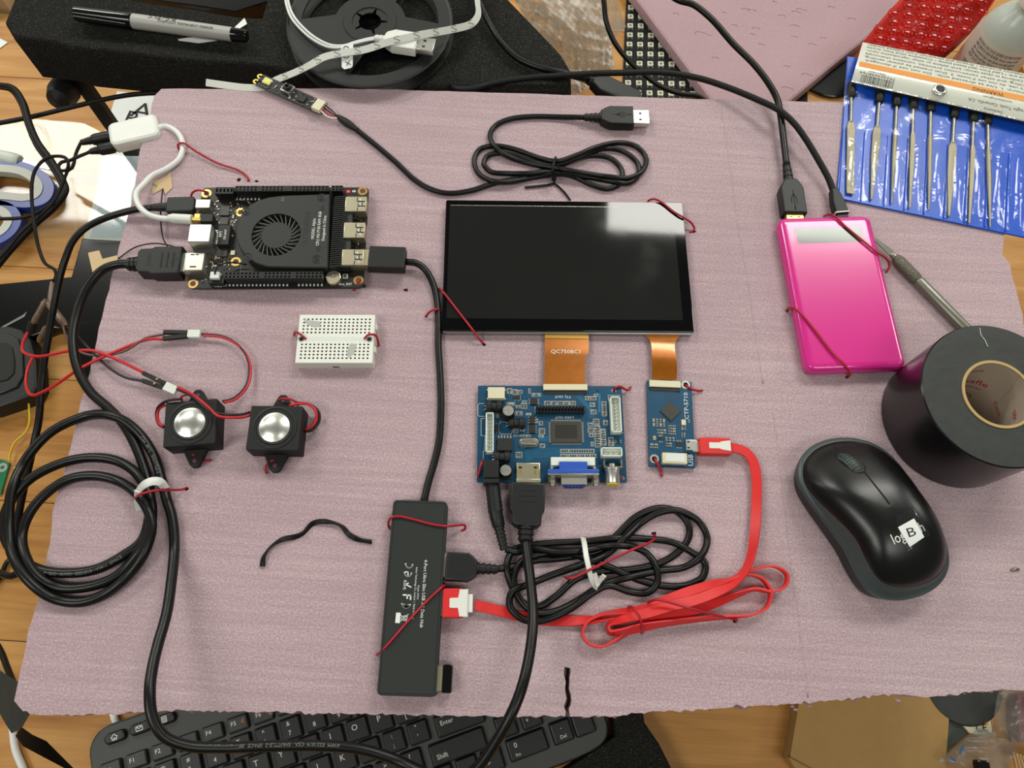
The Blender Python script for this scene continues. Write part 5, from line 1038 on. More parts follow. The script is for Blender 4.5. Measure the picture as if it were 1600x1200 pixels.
# white audio splitter and its cords
T = thing_at('audio_splitter', 'white audio splitter block with a white cord to the black computer', 'audio adapter', 212, 210, 0); 
M_, L = axis(T, (174, 218), (251, 200), -2); T.part(MB().prism(rrect(0, L, -10.5, 10.5, 5, 6), -5.5, 5.5, 2.5, c0=2).xf(M_), 'block', 'white_plastic')
P = spline([T.l(*p) for p in q(K1, (985, 803, -2), (1040, 790, 1), (1110, 830, 2), (1143, 900, 2), (1122, 990, 2), (1050, 1050, 3), (950, 1100, 4))[:7] + q(K5, (150, 125, 6), (110, 172, 8), (120, 232, 9), (170, 282, 9.5), (230, 302, 9.5), (290, 307, 9.5))], 2); T.part(MB().tube(P, 2., 10), 'cord', 'white_cable', smooth=180)
M_, L = axis(T, (300, 343), (264, 341), 9.2); T.part(MB().lathe([(3.4, 0), (3.4, L * .8), (2.6, L)], 18, M=M_ @ LX), 'jack_sleeve', 'white_plastic'); T.part(MB().lathe([(1.75, -7), (1.75, 0)], 12, M=M_ @ LX), 'jack_tip', 'gold')
M_, L = axis(T, (244, 202), (259, 198), -1); T.part(MB().lathe([(3, 0), (2.4, L)], 14, M=M_ @ LX), 'strain_relief', 'white_plastic')
def jack(label, a, b, pts, extra=None, r=1.2):
    T = thing_at('audio_cable', label, 'cable', a[0], a[1], -6); M_, L = axis(T, a, b, -2); T.part(MB().lathe([(4.2, 0), (4.2, L * .55), (3.4, L * .62)], 18, M=M_ @ LX), 'jack_body', 'plug_black')
    mb = MB(); ring_ribs(mb, L * .6, L, 3, 2, 4); T.part(mb.xf(M_), 'strain_relief', 'plug_black')
    P = spline([T.l(*p) for p in pts], 2); T.part(MB().tube(P, r, 8), 'cord', 'cable_soft', smooth=180); return T
jack('thin black audio cord plugged into the splitter, farther jack', (174, 213), (126, 223), q(K1, (505, 893, -2), (478, 950, -4), (450, 1050, -6)) + q(Z3, (318, 800, -8), (290, 870, -10), (255, 940, -12), (190, 1010, -16), (100, 1090, -20), (30, 1175, -24), (-60, 1270, -28)))
jack('thin black audio cord with a small loop, nearer jack', (178, 230), (141, 237), [(141, 237, -2), (122, 245, 0), (108, 251, 1), (97, 253, 1), (91, 260, 1), (95, 267, 0), (104, 266, 0), (107, 257, 3), (104, 248, 4), (93, 244, 3), (80, 245, 1), (66, 252, -2), (55, 266, -4), (50, 285, -6), (50, 317, -10), (55, 360, -14)] + q(K6, (200, 285, -18), (238, 375, -20), (285, 405, -22), (292, 440, -24), (275, 470, -26)))
T = thing_at('black_cable', 'doubled black cable bending past the blue scissors', 'cable', 60, 223, -40)
for r_, pts in ((2.3, q(Z3, (-90, 395, -60), (0, 400, -50), (60, 412, -45), (110, 480, -40), (140, 580, -36), (180, 670, -32), (240, 752, -28), (295, 845, -26), (308, 895, -26), (255, 970, -28), (160, 1055, -34), (60, 1160, -40), (-30, 1270, -46))), (1.7, q(Z3, (-90, 400, -66), (-4, 410, -56), (52, 424, -51), (98, 490, -47), (128, 585, -44), (168, 680, -40), (228, 765, -36), (280, 850, -34), (290, 895, -34), (240, 965, -37), (148, 1045, -42), (46, 1150, -49), (-40, 1250, -54)))):
    P = spline([T.l(*p) for p in pts], 2.2); T.part(MB().tube(P, r_, 10), 'strand', 'cable_soft', smooth=180)
cable('black_cable', q(Z3, (-60, 585, -52), (0, 576, -50), (150, 547, -48), (300, 511, -46), (480, 468, -44), (600, 446, -42), (700, 437, -42), (800, 436, -44)), 1.9, 'cable_soft', label='straight black cord crossing below the long foam block')
cable('black_cable', q(Z3, (-60, 1028, -36), (0, 1026, -34), (100, 1021, -32), (170, 1000, -30), (250, 950, -24)), 1.3, 'cable_soft', label='short thin black cord joining the cords above the scissors')

# usb cable: computer -> hub
T = thing_at('hub_cable', 'black cable linking the computer to the flat USB hub', 'cable', 634, 408, 0)
P = spline([T.l(*p) for p in ((632, 409, 7), (650, 411, 6), (665, 422, 4), (676, 442, 3), (682, 465, 2.6), (685, 500, 2.6), (685, 540, 2.6), (688, 590, 2.6), (689, 640, 2.6), (686, 690, 2.6), (678, 725, 3), (669, 755, 4), (662, 786, 5))], 2.2); T.part(MB().tube(P, 2.3, 10), 'cable', 'cable', smooth=180)
M_, L = axis(T, (577, 405), (634, 407), 9); T.part(MB().prism(rrect(0, L, -8, 8, .8), -4.2, 4.2, .7, c0=.5).xf(M_), 'plug_body', 'plug_black'); T.part(MB().box(-5, .3, -6, 6, -2.2, 2.2, .2).xf(M_), 'metal_plug', 'brass_gold')
T = None
# camera module with its bundled cable
T = rect_thing('camera_module', 'thin black camera module with figure-eight cable above the display', 'camera module', [(403, 113), (509, 160), (502, 179), (396, 130)], 4, 1.2)
cm_ = T; w2, h2 = T.w / 2, T.h / 2; zc = 4 - 1.2
T.part(MB().prism(rrect(-w2 + 3, w2, -h2, h2, .5), zc - 1, zc), 'circuit_board', 'pcb_black')
for y in (-h2 * .5, h2 * .5): T.part(MB().lathe([(1.1, 0), (2.2, 0), (2.2, 1), (1.1, 1), (1.1, 0)], 18, M=Matrix.Translation((-w2 + 2, y, zc - 1)), caps=(False, False)), 'mounting_ring', 'gold')
f = lambda K, x, y: T.l(*q(K, (x, y))[0], 4)
x, y, _ = f(K2, 152, 512); o = T.part(MB().box(x - 3.2, x + 3.2, y - 2.6, y + 2.6, zc, zc + 1.2, .2), 'flash_led', 'cream'); T.part(MB().box(x - 2.2, x + 2.2, y - 1.8, y + 1.8, zc + 1.2, zc + 1.35), 'phosphor', 'led_yellow', o)
x, y, _ = f(K2, 283, 566); o = T.part(MB().box(x - 4, x + 4, y - 3.6, y + 3.6, zc, zc + 3, .3), 'camera_base', 'silver'); T.part(MB().box(x - 3.5, x + 3.5, y - 3.1, y + 3.1, zc + 3, zc + 3.3), 'camera_top', 'chip', o); T.part(MB().cyl(x, y, zc + 3.2, zc + 5, 2.5, 20, .4), 'lens_barrel', 'chip', o); T.part(MB().cyl(x, y, zc + 5, zc + 5.1, 1.5, 16), 'lens', 'lens', o)
x, y, _ = f(K2, 368, 620); T.part(MB().box(x - 3, x + 3, y - 2.6, y + 2.6, zc, zc + 1, .1), 'chip', 'chip'); x, y, _ = f(K2, 115, 500); T.part(MB().box(x - 1.6, x + 1.6, y - 1.6, y + 1.6, zc, zc + 1, .1), 'chip', 'chip')
x, y, _ = f(K2, 475, 672); o = T.part(MB().box(x - 3.2, x + 3.6, y - h2 * .85, y + h2 * .85, zc, zc + 3.6, .3), 'wire_socket', 'cream')
mb = MB(); rnd = random.Random(2)
for k in range(70):
    x = rnd.uniform(-w2 + 6, w2 - 8); y = rnd.uniform(-h2 + .8, h2 - .8); mb.box(x - .5, x + .5, y - .28, y + .28, zc, zc + .45, 0, rnd.choice((0, 1, 2, 3)))
T.part(mb, 'surface_mount_parts', ['solder', 'print_soft', 'chip', 'silk'], smooth=False, kind='stuff')
sx, sy, _ = f(K2, 490, 680); ex = T.l(530, 185, 4)
for k, m_ in enumerate(('cable', 'cable', 'red_lead', 'white_cable')):
    a = np.array(f(K2, 505 - 5 * k, 662 + 14 * k)); a[2] = zc + 2; b = np.array(T.l(531, 185, 3)); mid = (a + b) / 2 + np.array((0, 0, 1)) + np.array(f(K2, 550 - 12 * k, 690 + 22 * k)) * .5 - (a + b) / 4
    P = spline([a, mid, b], 1); T.part(MB().tube(P, .5, 6), 'wire', m_, smooth=180)
P = [(527, 182, 3), (545, 194, 3), (560, 204, 2.4)]; PP = spline([T.l(*p) for p in P], 1.5); nn = len(PP); T.part(MB().tube(PP, 2.4, 10, rad=[1.6 + 1.2 * math.sin(math.pi * min(1, k / nn * 1.1)) for k in range(nn)]), 'heat_shrink', 'matte_black', smooth=180)
fig = [(556, 202), (580, 221), (618, 253), (648, 281), (674, 296), (700, 302), (735, 298), (770, 287), (815, 277), (850, 267), (880, 257), (907, 246), (932, 243), (957, 249), (972, 268), (968, 287), (950, 295), (925, 289), (897, 276), (860, 269), (825, 271), (790, 271), (766, 268), (756, 256), (761, 244), (780, 239), (810, 244), (840, 253), (870, 257), (905, 246), (945, 232), (975, 237), (996, 255), (998, 272), (983, 286), (960, 284), (920, 277), (880, 271), (835, 277), (795, 284), (766, 282), (747, 270), (741, 250), (750, 233), (775, 228), (807, 234), (840, 246), (870, 252), (900, 243), (935, 229), (970, 223), (996, 230), (1010, 250), (1002, 269), (983, 278), (950, 276), (910, 270), (870, 263), (830, 256), (800, 247), (780, 236), (768, 222), (766, 208), (776, 195), (797, 186), (830, 182), (870, 182.5), (914, 183.5, 4)]
P = path(fig, 1.9, 2., .7); T.part(MB().tube([T.w2l(p) for p in P], 1.9, 10), 'cable', 'cable', smooth=180)
usb_plug(T, (989, 185), (912, 183.5), 5, 8, 4, 11.5, neck=.66)
T = thing_at('twist_tie', 'black twist tie around the camera\'s figure-eight cable', 'twist tie', 866, 280, 0)
P = spline([T.l(*p) for p in ((864, 281, 1), (863, 268, 13), (866, 252, 14), (868, 247, 8), (868, 246, 1))], 1); T.part(MB().tube(P, 1., 8), 'loop', 'cable_soft', smooth=180)
P = spline([T.l(*p) for p in ((866, 268, 13), (867, 280, 7), (864, 287, 1.2), (850, 290, 1), (820, 293, 1))], 1); T.part(MB().ribbon(P, 1.8, .8, [10] * len(P)), 'tail', 'cable_soft'); P = spline([T.l(*p) for p in ((864, 285, 1.2), (872, 291, 1), (882, 301, 1), (891, 313, 1))], 1); T.part(MB().ribbon(P, 1.4, .8, [30] * len(P)), 'tail', 'cable_soft')
# loose twist tie
pts = [(410, 885), (412, 870), (424, 853), (441, 843), (460, 839), (474, 833), (487, 819), (500, 815), (522, 817), (535, 823), (546, 836), (560, 843), (581, 847)]
P = spline([at(x, y, 1.2) for x, y in pts], 1.5); build(MB().ribbon(P, 3.2, 1.1, [70 * math.sin(k * .25) for k in range(len(P))]), 'twist_tie', 'cable_soft', label='loose bent black twist tie lying left of the hub', cat='twist tie', smooth=60)

# black bundle hub -> driver board power
T = thing_at('bundled_cable', 'black power cable bundled between hub and driver board', 'cable', 778, 890, 0)
bun = [(776, 889, 5), (800, 886, 3), (835, 876, 2.4), (870, 873), (905, 868), (938, 860), (962, 838), (996, 806), (1030, 794), (1057, 799), (1075, 818), (1076, 840), (1059, 863), (1030, 880), (985, 890), (940, 893), (900, 905), (868, 932), (840, 948), (815, 940), (798, 912), (792, 882), (802, 860), (830, 852), (872, 848), (917, 846), (962, 841), (1007, 842), (1052, 848), (1079, 862), (1101, 879), (1099, 900), (1075, 914), (1041, 916), (1007, 909), (974, 896), (940, 881), (915, 872), (880, 863), (845, 866), (816, 877), (803, 902), (812, 936, 4.5), (836, 957, 5.5), (868, 955, 4.5), (900, 940), (940, 915), (996, 899), (1030, 892), (1070, 886), (1096, 868), (1105, 842), (1092, 815), (1059, 798), (1030, 801), (1003, 816), (975, 842), (945, 868), (905, 884), (861, 899), (830, 912), (800, 925), (797, 948, 5), (816, 967, 5.5), (839, 971, 5.5), (868, 963, 5), (899, 946, 4), (926, 926), (951, 915), (985, 925), (1012, 926), (1027, 910), (1025, 886), (1012, 866), (989, 855), (950, 853), (915, 860), (872, 863), (830, 857), (806, 863), (790, 858, 5)]
P = path(bun, 2.1, 2., .5); T.part(MB().tube([T.w2l(p) for p in P], 2.1, 10), 'cable', 'cable', smooth=180); bunP = P
M_, L = axis(T, (768, 746), (775, 806), 8); T.part(MB().lathe([(4.6, -3), (4.6, 2)] + [(r, 2 + (L - 4) * k / 16) for k in range(16) for r in ((4.6,) if k % 2 else (4.2,))] + [(3.6, L)], 20, M=M_ @ LX), 'power_plug', 'plug_black'); T.part(MB().lathe([(2.7, -9), (2.7, -3)], 14, M=M_ @ LX), 'plug_tip', 'metal')
M_, L = axis(T, (775, 804), (788, 860), (7.5, 5)); mb = MB().lathe([(4.2, 0), (3.9, L * .3), (3.2, L * .36)], 16, M=LX); ring_ribs(mb, L * .36, L, 3.2, 2.4, 6); T.part(mb.xf(M_), 'strain_relief', 'plug_black')
usb_plug(T, (697, 885), (778, 890), 5.5, 8, 4.3, 5, neck=.6, trident=False)
M_, L = axis(T, (697, 885), (778, 890), 5.5); T.part(MB().rings([[(x, y, 4.32) for x, y in rrect(3, 14, -4.5, 4.5, .5)], [(x, y, 4.45) for x, y in rrect(3, 14, -4.5, 4.5, .5)], [(x, y, 4.45) for x, y in rrect(3.5, 13.5, -4, 4, .5)], [(x, y, 4.32) for x, y in rrect(3.5, 13.5, -4, 4, .5)]], False, False).xf(M_), 'embossed_frame', 'matte_black')
T = thing_at('twist_tie', 'white twist tie around the black cable bundle', 'twist tie', 925, 880, 0)
P = spline([T.l(*p) for p in ((911, 841, 3), (913, 850, 12), (916, 870, 15), (920, 888, 15), (924, 905, 12), (930, 916, 7), (938, 922, 3))], 1.2); T.part(MB().ribbon(P, 3, 1.2, [10] * len(P)), 'band', 'white_plastic', smooth=60)
for pts in (((929, 896, 13), (931, 905, 11), (934, 915, 9)), ((944, 899, 14), (938, 906, 11), (932, 915, 8))): P = spline([T.l(*p) for p in pts], 1); T.part(MB().ribbon(P, 2.6, 1.2, [15] * len(P)), 'tail', 'white_plastic', smooth=60)

# red flat cable
T = thing_at('flat_cable', 'red flat charging cable coiled right of the black bundle', 'cable', 742, 945, 0)
rp = [(742, 945, 5, 0), (775, 953, 2, 5), (810, 962, .6, 3), (850, 969, .6, 3), (895, 970, 1.5, 15), (940, 967, 3, 60), (975, 962, 4, 75), (1010, 958, 4, 80), (1045, 950, 4, 78), (1080, 940, 4, 70), (1112, 925, 4, 60), (1140, 908, 4, 70), (1160, 896, 4, 80), (1185, 887, 4, 82), (1212, 886, 4, 85), (1229, 898, 4, 88), (1226, 916, 4, 90), (1206, 925, 4, 88), (1180, 921, 4, 80), (1150, 930, 4, 60), (1110, 945, 5, 35), (1060, 960, 5, 30), (1015, 972, 5, 40), (985, 985, 5, 60), (960, 1002, 4, 80), (938, 1011, 4, 88), (918, 1005, 4, 90), (910, 990, 4, 90), (916, 973, 4, 88), (936, 961, 4, 80), (965, 956, 6, 65), (1002, 952, 7, 45), (1040, 938, 8, 30), (1075, 925, 8, 25), (1110, 914, 8, 40), (1140, 905, 7, 75), (1165, 898, 5, 85), (1188, 903, 4, 88), (1203, 924, 4, 90), (1198, 948, 4, 90), (1175, 961, 4, 88), (1143, 964, 4, 80), (1090, 968, 5, 70), (1040, 974, 6, 62), (1000, 981, 8, 45), (968, 988, 8, 60), (952, 988, 7, 75), (950, 977, 7, 80), (968, 969, 9, 50), (1005, 960, 10, 22), (1045, 948, 11, 15), (1085, 938, 11, 15), (1118, 926, 11, 25), (1145, 912, 10, 45), (1165, 890, 8, 60), (1175, 862, 6, 55), (1180, 825, 5, 35), (1182, 785, 4, 22), (1182, 748, 4, 15), (1177, 722, 4, 8), (1165, 706, 4, 0), (1148, 700, 4, 0), (1138, 699, 4, 0)]
S = spline([(x, y, 0, h, t) for x, y, h, t in rp], 5); S = S[:, :]
X = np.array([at(a[0], a[1], a[3] + .6) for a in S]); tl = S[:, 4]
# keep the lower edge over the board
for i in range(len(X)): X[i, 2] = max(X[i, 2], B + .7 + 2.9 * math.sin(math.radians(abs(tl[i]))))
T.part(MB().ribbon([T.w2l(p) for p in X], 6, 1.3, -tl if False else tl), 'cable', 'red_cable', smooth=60)
M_, L = axis(T, (692, 943), (731, 943), 5.5); rb = T.part(MB().prism(rrect(0, L * .82, -8, 8, 1), -4.2, 4.2, .7, c0=.5).xf(M_), 'plug_body', 'red_cable'); T.part(MB().box(-3, .2, -6.5, 6.5, -2.4, 2.4, .2).xf(M_), 'metal_plug', 'brass_gold')
T.part(MB().prism([(L * .28, -2.2), (L * .32, -2.8), (L * .62, -2.8), (L * .68, -7.4), (L * .98, -7.6), (L * 1.0, 7.6), (L * .68, 7.4), (L * .62, 2.8), (L * .32, 2.8), (L * .28, 2.2)], 4.15, 4.6, .2).box(L * .82, L * 1.02, -7.6, 7.6, -4, 4.2, .4).box(L, L * 1.2, -5, 5, -3, 3, .4).xf(M_), 'plug_insert', 'white_plastic')
M_, L = axis(T, (1091, 698), (1140, 699), 4.4); T.part(MB().prism(rrect(0, L, -5.2, 5.2, 1), -3.6, 3.6, .8, c0=.5).xf(M_), 'plug_body', 'red_cable'); T.part(MB().prism([(L * .3, -1.9), (L * .62, -1.9), (L * .7, -2.6), (L * .98, -3.4), (L * .98, 3.4), (L * .7, 2.6), (L * .62, 1.9), (L * .3, 1.9)], 3.5, 3.9, .1).xf(M_), 'plug_insert', 'white_plastic'); T.part(MB().box(-4, .3, -3.4, 3.4, -1, 1.2, .2).xf(M_), 'metal_plug', 'silver')

# cables over the back edge
T = thing_at('charge_cable', 'black cable crossing the pink foam offcut into the power bank', 'cable', 1240, 330, 0)
P = spline([T.l(*p) for p in ((1000, -45, 20),) + tuple(q(KT, (620, 0, 20), (725, 32, 20), (850, 130, 18), (1000, 300, 16), (1150, 450, 14), (1250, 580, 12), (1308, 690, 10), (1328, 780, 9))) + ((1224, 215, 8), (1229, 258, 7))], 2.2); T.part(MB().tube(P, 2.4, 10), 'cable', 'cable', smooth=180)
usb_plug(T, (1240, 337), (1228, 253), 6, 8.2, 4.6, 5, neck=.62, mm_='gold')
T = thing_at('charger_cable', 'long black cable from the foam block into the power bank', 'cable', 1310, 320, 0)
P = spline([T.l(*p) for p in ((690, 123, -13), (700, 131, -7), (711, 138, -2.5)) + tuple(q(K3, (60, 556, 0), (200, 522, 0), (400, 490, 2), (650, 471, 4), (800, 461, 5), (1020, 455, 6))) + tuple(q(KT, (500, 503, 6), (750, 540, 6), (950, 602, 8), (1200, 705, 12), (1320, 765, 14))) + ((1240, 192, 13), (1258, 216, 11), (1277, 247, 9), (1295, 280, 7), (1303, 302, 6))], 2.2); T.part(MB().tube(P, 2.3, 10), 'cable', 'cable_soft', smooth=180)
M_, L = axis(T, (1314, 337), (1302, 298), 6); T.part(MB().prism([(0, -4.6), (L * .5, -4.4), (L * .9, -2.6), (L, -2.4), (L, 2.4), (L * .9, 2.6), (L * .5, 4.4), (0, 4.6)], -3.4, 3.4, .8, c0=.5).xf(M_), 'plug_body', 'plug_black'); T.part(MB().box(-2.6, .3, -4, 4, -2, 2, .2).xf(M_), 'metal_plug', 'chip'); T.part(MB().box(.8, 1.6, -4.65, 4.65, -3, 3.45).xf(M_), 'white_line', 'print_white')
T = thing_at('cord_with_plug', 'black cord ending in a flat plug behind the board\'s back edge', 'cable', 915, 122, -40)
P = spline([T.l(*p) for p in ((735, -40, 8),) + tuple(q(K3, (110, 0, 6), (170, 130, 4), (250, 260, 3), (350, 360, 2), (480, 420, 2), (600, 448, 2), (730, 480, 0), (790, 498, -6)))], 2.2); T.part(MB().tube(P, 2.6, 10), 'cable', 'cable', smooth=180)
M_, L = axis(T, (978, 152), (912, 121), (-16, -6)); T.part(MB().prism([(-10, -8), (L * .6, -8), (L * .75, -5), (L * .8, -4), (L * .8, 4), (L * .75, 5), (L * .6, 8), (-10, 8)], -4.5, 4.5, .9, c0=.6).xf(M_), 'plug_body', 'plug_black'); mb = MB(); ring_ribs(mb, L * .78, L * 1.02, 4.4, 3.2, 4); T.part(mb.xf(M_), 'strain_relief', 'plug_black')
cable('black_cable', [(930, -60, -20)] + q(K3, (893, 0, -30), (908, 130, -38), (958, 260, -48), (1050, 380, -58), (1150, 470, -66), (1250, 540, -72), (1370, 585, -76), (1480, 602, -80), (1560, 660, -88), (1620, 730, -95)), 2.3, 'cable', label='black cord curving over the LED matrix')

# red wire ties that pin the parts down
def tie(label, pts, r=.75, name='wire_tie'):
    P = spline([at(*p) for p in pts], 1.2); return build(MB().tube(P, r, 8), name, 'red_wire', smooth=180, label=label, cat='wire tie', group='red wire ties')
tie('long red wire tie from the white cord to a hole in the board', q(K1, (1120, 940, 1), (1112, 905, 4), (1140, 893, 5), (1230, 950, 3), (1360, 1020, 2), (1480, 1060, 1.5), (1530, 1090, 1), (1555, 1125, 1), (1540, 1135, -3)))
tie('red wire tie looped at the computer\'s corner by the USB-C plug', q(K5, (478, 178, 3), (470, 165, 9), (435, 157, 11), (405, 168, 8), (396, 190, 3), (400, 215, -1)))
tie('short red wire tie at the computer\'s gold ring near the reset button', q(K5, (1268, 622, 2), (1270, 628, 7.5), (1262, 645, 6), (1250, 665, 2), (1240, 682, 1)))
tie('red wire tie at the breadboard\'s end nearer the computer side edge', q(K5, (992, 932, 4), (990, 930, 9.5), (965, 908, 11), (940, 896, 8), (932, 905, 3), (934, 915, -1)))
tie('red wire tie at the breadboard\'s end nearer the hub cable', q(K5, (1297, 935, 4), (1300, 928, 9.5), (1320, 910, 12), (1355, 912, 9), (1368, 940, 4), (1374, 974, -1)))
tie('red wire tie across the display\'s corner over the light reflection', q(KD, (1280, 92, -1), (1290, 82, 4), (1320, 76, 7.4), (1360, 95, 7.4), (1430, 150, 7.4), (1485, 182, 7.4), (1530, 215, 4), (1545, 250, 1), (1520, 266, 0), (1502, 264, -2)))
tie('red wire tie across the display\'s corner beside the hub cable', q(KD, (95, 594, -1), (105, 592, 5), (120, 607, 7.4), (200, 710, 7.4), (270, 800, 7.4), (300, 838, 5.5), (335, 885, 2), (350, 900, -2)))
tie('small red wire tie over the hub cable left of the display', q(KD, (18, 748, -1), (25, 735, 2), (50, 712, 5.5), (85, 702, 5.5), (102, 714, 2.5), (108, 724, -1)))
tie('red wire tie across the hub\'s end near its cable', q(KH, (170, 230, -1), (160, 205, 4), (175, 168, 10.9), (215, 160, 11), (300, 178, 10.9), (400, 204, 10.9), (470, 213, 10.5), (530, 208, 6), (570, 208, 3), (572, 225, 1), (545, 243, -1)))
tie('red wire tie slanting over the hub\'s printing', q(KH, (470, 528, -1), (460, 530, 8), (440, 546, 10.9), (370, 612, 10.9), (250, 740, 10.9), (150, 855, 10.7), (120, 885, 8), (100, 900, 0), (98, 902, -2)))
tie('wavy red wire tie at the driver board\'s corner near the touch board', q(K7, (958, 442, 0), (965, 425, 5.4), (985, 414, 6), (1015, 425, 4), (1040, 440, 2), (1062, 418, 1)))
tie('red wire tie on the driver board beside its power socket', q(K7, (112, 995, -1), (110, 975, 5.2), (120, 930, 6.5), (132, 885, 6), (138, 878, 3)))
tie('red wire tie at the touch board\'s corner next to the ribbon socket', q(K7, (1402, 405, 0), (1412, 412, 3.8), (1445, 432, 3.5), (1490, 443, 1.2), (1510, 440, 1)))
tie('red wire tie hanging from the touch board\'s corner near the white header', q(K7, (1208, 862, 0), (1215, 872, 4), (1238, 915, 3.5), (1250, 950, 1.5), (1256, 980, 1)))
tie('red wire tie over the power bank\'s corner and screen window', q(KP, (308, 222, 0), (330, 214, 8), (355, 222, 11.2), (400, 265, 11.6), (500, 348, 11.8), (545, 385, 11.4), (580, 408, 8), (597, 432, 4), (596, 455, 2), (578, 480, -1)))
tie('red wire tie over the power bank\'s lower corner', q(KP, (142, 652, -1), (150, 632, 5), (185, 640, 10.6), (245, 705, 11.6), (350, 838, 11.8), (396, 882, 11.8), (414, 910, 9), (420, 930, 2), (410, 947, -1)))
tie('red wire tie holding the coil of thick black cable', q(Z1, (705, 605, 0), (708, 590, 12), (740, 572, 19), (800, 556, 20), (880, 552, 12), (945, 550, 3), (972, 541, -1)))
tie('red wire tie over the black cable bundle', [(883, 902, 2), (888, 904, 12), (898, 902, 14), (920, 891, 16), (985, 860, 13), (1014, 848, 8), (1024, 840, 2), (1020, 834, -2)])
tie('small red wire ring around the red flat cable', q(KR, (365, 748, 0), (372, 745, 8), (400, 758, 15), (440, 815, 16), (455, 870, 14), (462, 915, 7), (455, 932, 0)))
tie('long red wire tie lying across the red flat cable', q(KR, (495, 725, 0), (510, 712, 10), (560, 697, 16), (620, 708, 16), (780, 755, 16), (950, 798, 10), (1060, 825, 6), (1115, 838, 2), (1105, 858, -1)))
tie('red wire tie hooked through the ear below the coil-side speaker', q(ZS, (432, 692, 1), (435, 690, 5), (455, 715, 4), (490, 742, 2), (540, 748, 1.5), (588, 742, 1.5)))
tie('red wire tie hooked through the ear above the coil-side speaker', q(ZS, (345, 250, 1), (338, 215, 5), (380, 198, 9), (430, 192, 6), (462, 208, 3), (455, 222, 1)))
tie('red wire tie curling from the lower ear of the farther speaker', q(ZS, (1112, 738, 1), (1108, 740, 5), (1070, 760, 4), (1042, 800, 2), (1040, 835, 1.5), (1052, 855, 1)))
tie('red wire tie through the upper ear of the farther speaker', q(ZS, (1160, 262, 1), (1155, 240, 5), (1190, 228, 8), (1250, 235, 8), (1300, 262, 6), (1308, 285, 2)))

# speaker leads and connectors
def lead(label, parts, cat='cable', name='speaker_lead'):
    T = thing_at(name, label, cat, parts[0][0][0][0], parts[0][0][0][1], 0)
    for pts, r, m_, nm in parts: P = spline([T.l(*p) for p in pts], 1.5); T.part(MB().tube(P, r, 8), nm, m_, smooth=180)
    return T
def dup_plug(T, a, b, h, m_='plug_black', w_=1.3, n=1, nm='pin_housing'):
    M_, L = axis(T, a, b, h); return T.part(MB().box(0, L, -w_ * n, w_ * n, -1.25, 1.25, .2).xf(M_), nm, m_)
loopB = q(ZS, (680, 252, 10), (760, 232, 9), (840, 170, 7), (890, 90, 5), (905, 0, 4)) + [(389, 568, 4), (383, 552, 4), (368, 536, 4), (345, 525, 4), (315, 522, 4)]
T = lead('red and black lead looping from coil-side speaker to a white connector', [([(x + 2, y + 2, h) for x, y, h in loopB], .8, 'red_lead', 'red_wire'), (loopB, .8, 'dark_lead', 'black_wire'), (q(ZS, (200, 285, 12), (155, 310, 10), (138, 360, 8), (150, 430, 7), (192, 462, 8)), .9, 'red_lead', 'red_wire'), (q(ZS, (330, 232, 16), (250, 240, 16.5), (190, 262, 14), (140, 310, 10), (130, 370, 7), (150, 440, 6), (192, 468, 7)), .9, 'dark_lead', 'black_wire')])
dup_plug(T, (293, 522), (313, 522), 4, 'white_jst', 1.3, 2, 'white_connector'); dup_plug(T, (256, 519), (294, 520), 4.2, w_=1.3); dup_plug(T, (255, 529), (294, 525), 4, w_=1.3)
loopA = q(ZS, (912, 342, 10), (840, 360, 13), (740, 362, 17.5), (640, 350, 19.5), (560, 318, 20), (460, 235, 18), (380, 185, 12), (300, 150, 6))
T = lead('red and black lead from the farther speaker crossing over the other one', [(loopA, .85, 'dark_lead', 'black_wire'), ([(x + 1.2, y + (4.4 if x > 335 else -3), h) for x, y, h in loopA], .85, 'red_lead', 'red_wire'), (q(ZS, (1235, 288, 10), (1310, 272, 10), (1400, 276, 9), (1458, 330, 8), (1460, 410, 7), (1415, 470, 6), (1370, 488, 6)), .9, 'red_lead', 'red_wire'), (q(ZS, (1300, 262, 9), (1410, 278, 7), (1480, 335, 6), (1484, 420, 5), (1420, 495, 5), (1355, 500, 5)), .9, 'dark_lead', 'black_wire')])
dup_plug(T, (258, 603), (276, 611), 5.5, 'white_jst', 1.3, 2.1, 'white_connector'); dup_plug(T, (224, 583), (259, 600), 5.5); dup_plug(T, (223, 595), (256, 606), 5)
for a in ((245, 592), (241, 599)): v = T.l(*a, 7); T.part(MB().box(v[0] - .6, v[0] + .6, v[1] - .6, v[1] + .6, v[2] - .6, v[2] + .1), 'contact', 'card_core')
T = lead('red, brown and black leads spliced to the oval speaker at the left', [(q(K6, (152, 718, -40), (122, 780, -34), (128, 838, -16), (200, 856, -10), (350, 830, -2), (430, 824, 3), (480, 826, 4), (600, 868, 6), (747, 940, 5.5)), 1., 'red_lead', 'red_wire'), (q(K6, (852, 768, 4), (780, 766, 4.5), (600, 832, 5), (430, 912, 3), (260, 1022, -8), (170, 1058, -14), (136, 1005, -22), (145, 920, -26), (172, 860, -30)), 1., 'red_lead', 'red_wire'), (q(K6, (325, 690, -20), (360, 780, -2), (430, 838, 3), (520, 852, 3), (650, 828, 5), (760, 762, 5), (857, 740, 4.2)), .8, 'brown_lead', 'brown_wire'), (q(K6, (345, 698, -20), (450, 800, 3), (550, 900, 3), (650, 965, 4), (747, 985, 4.8)), .8, 'dark_lead', 'black_wire')])
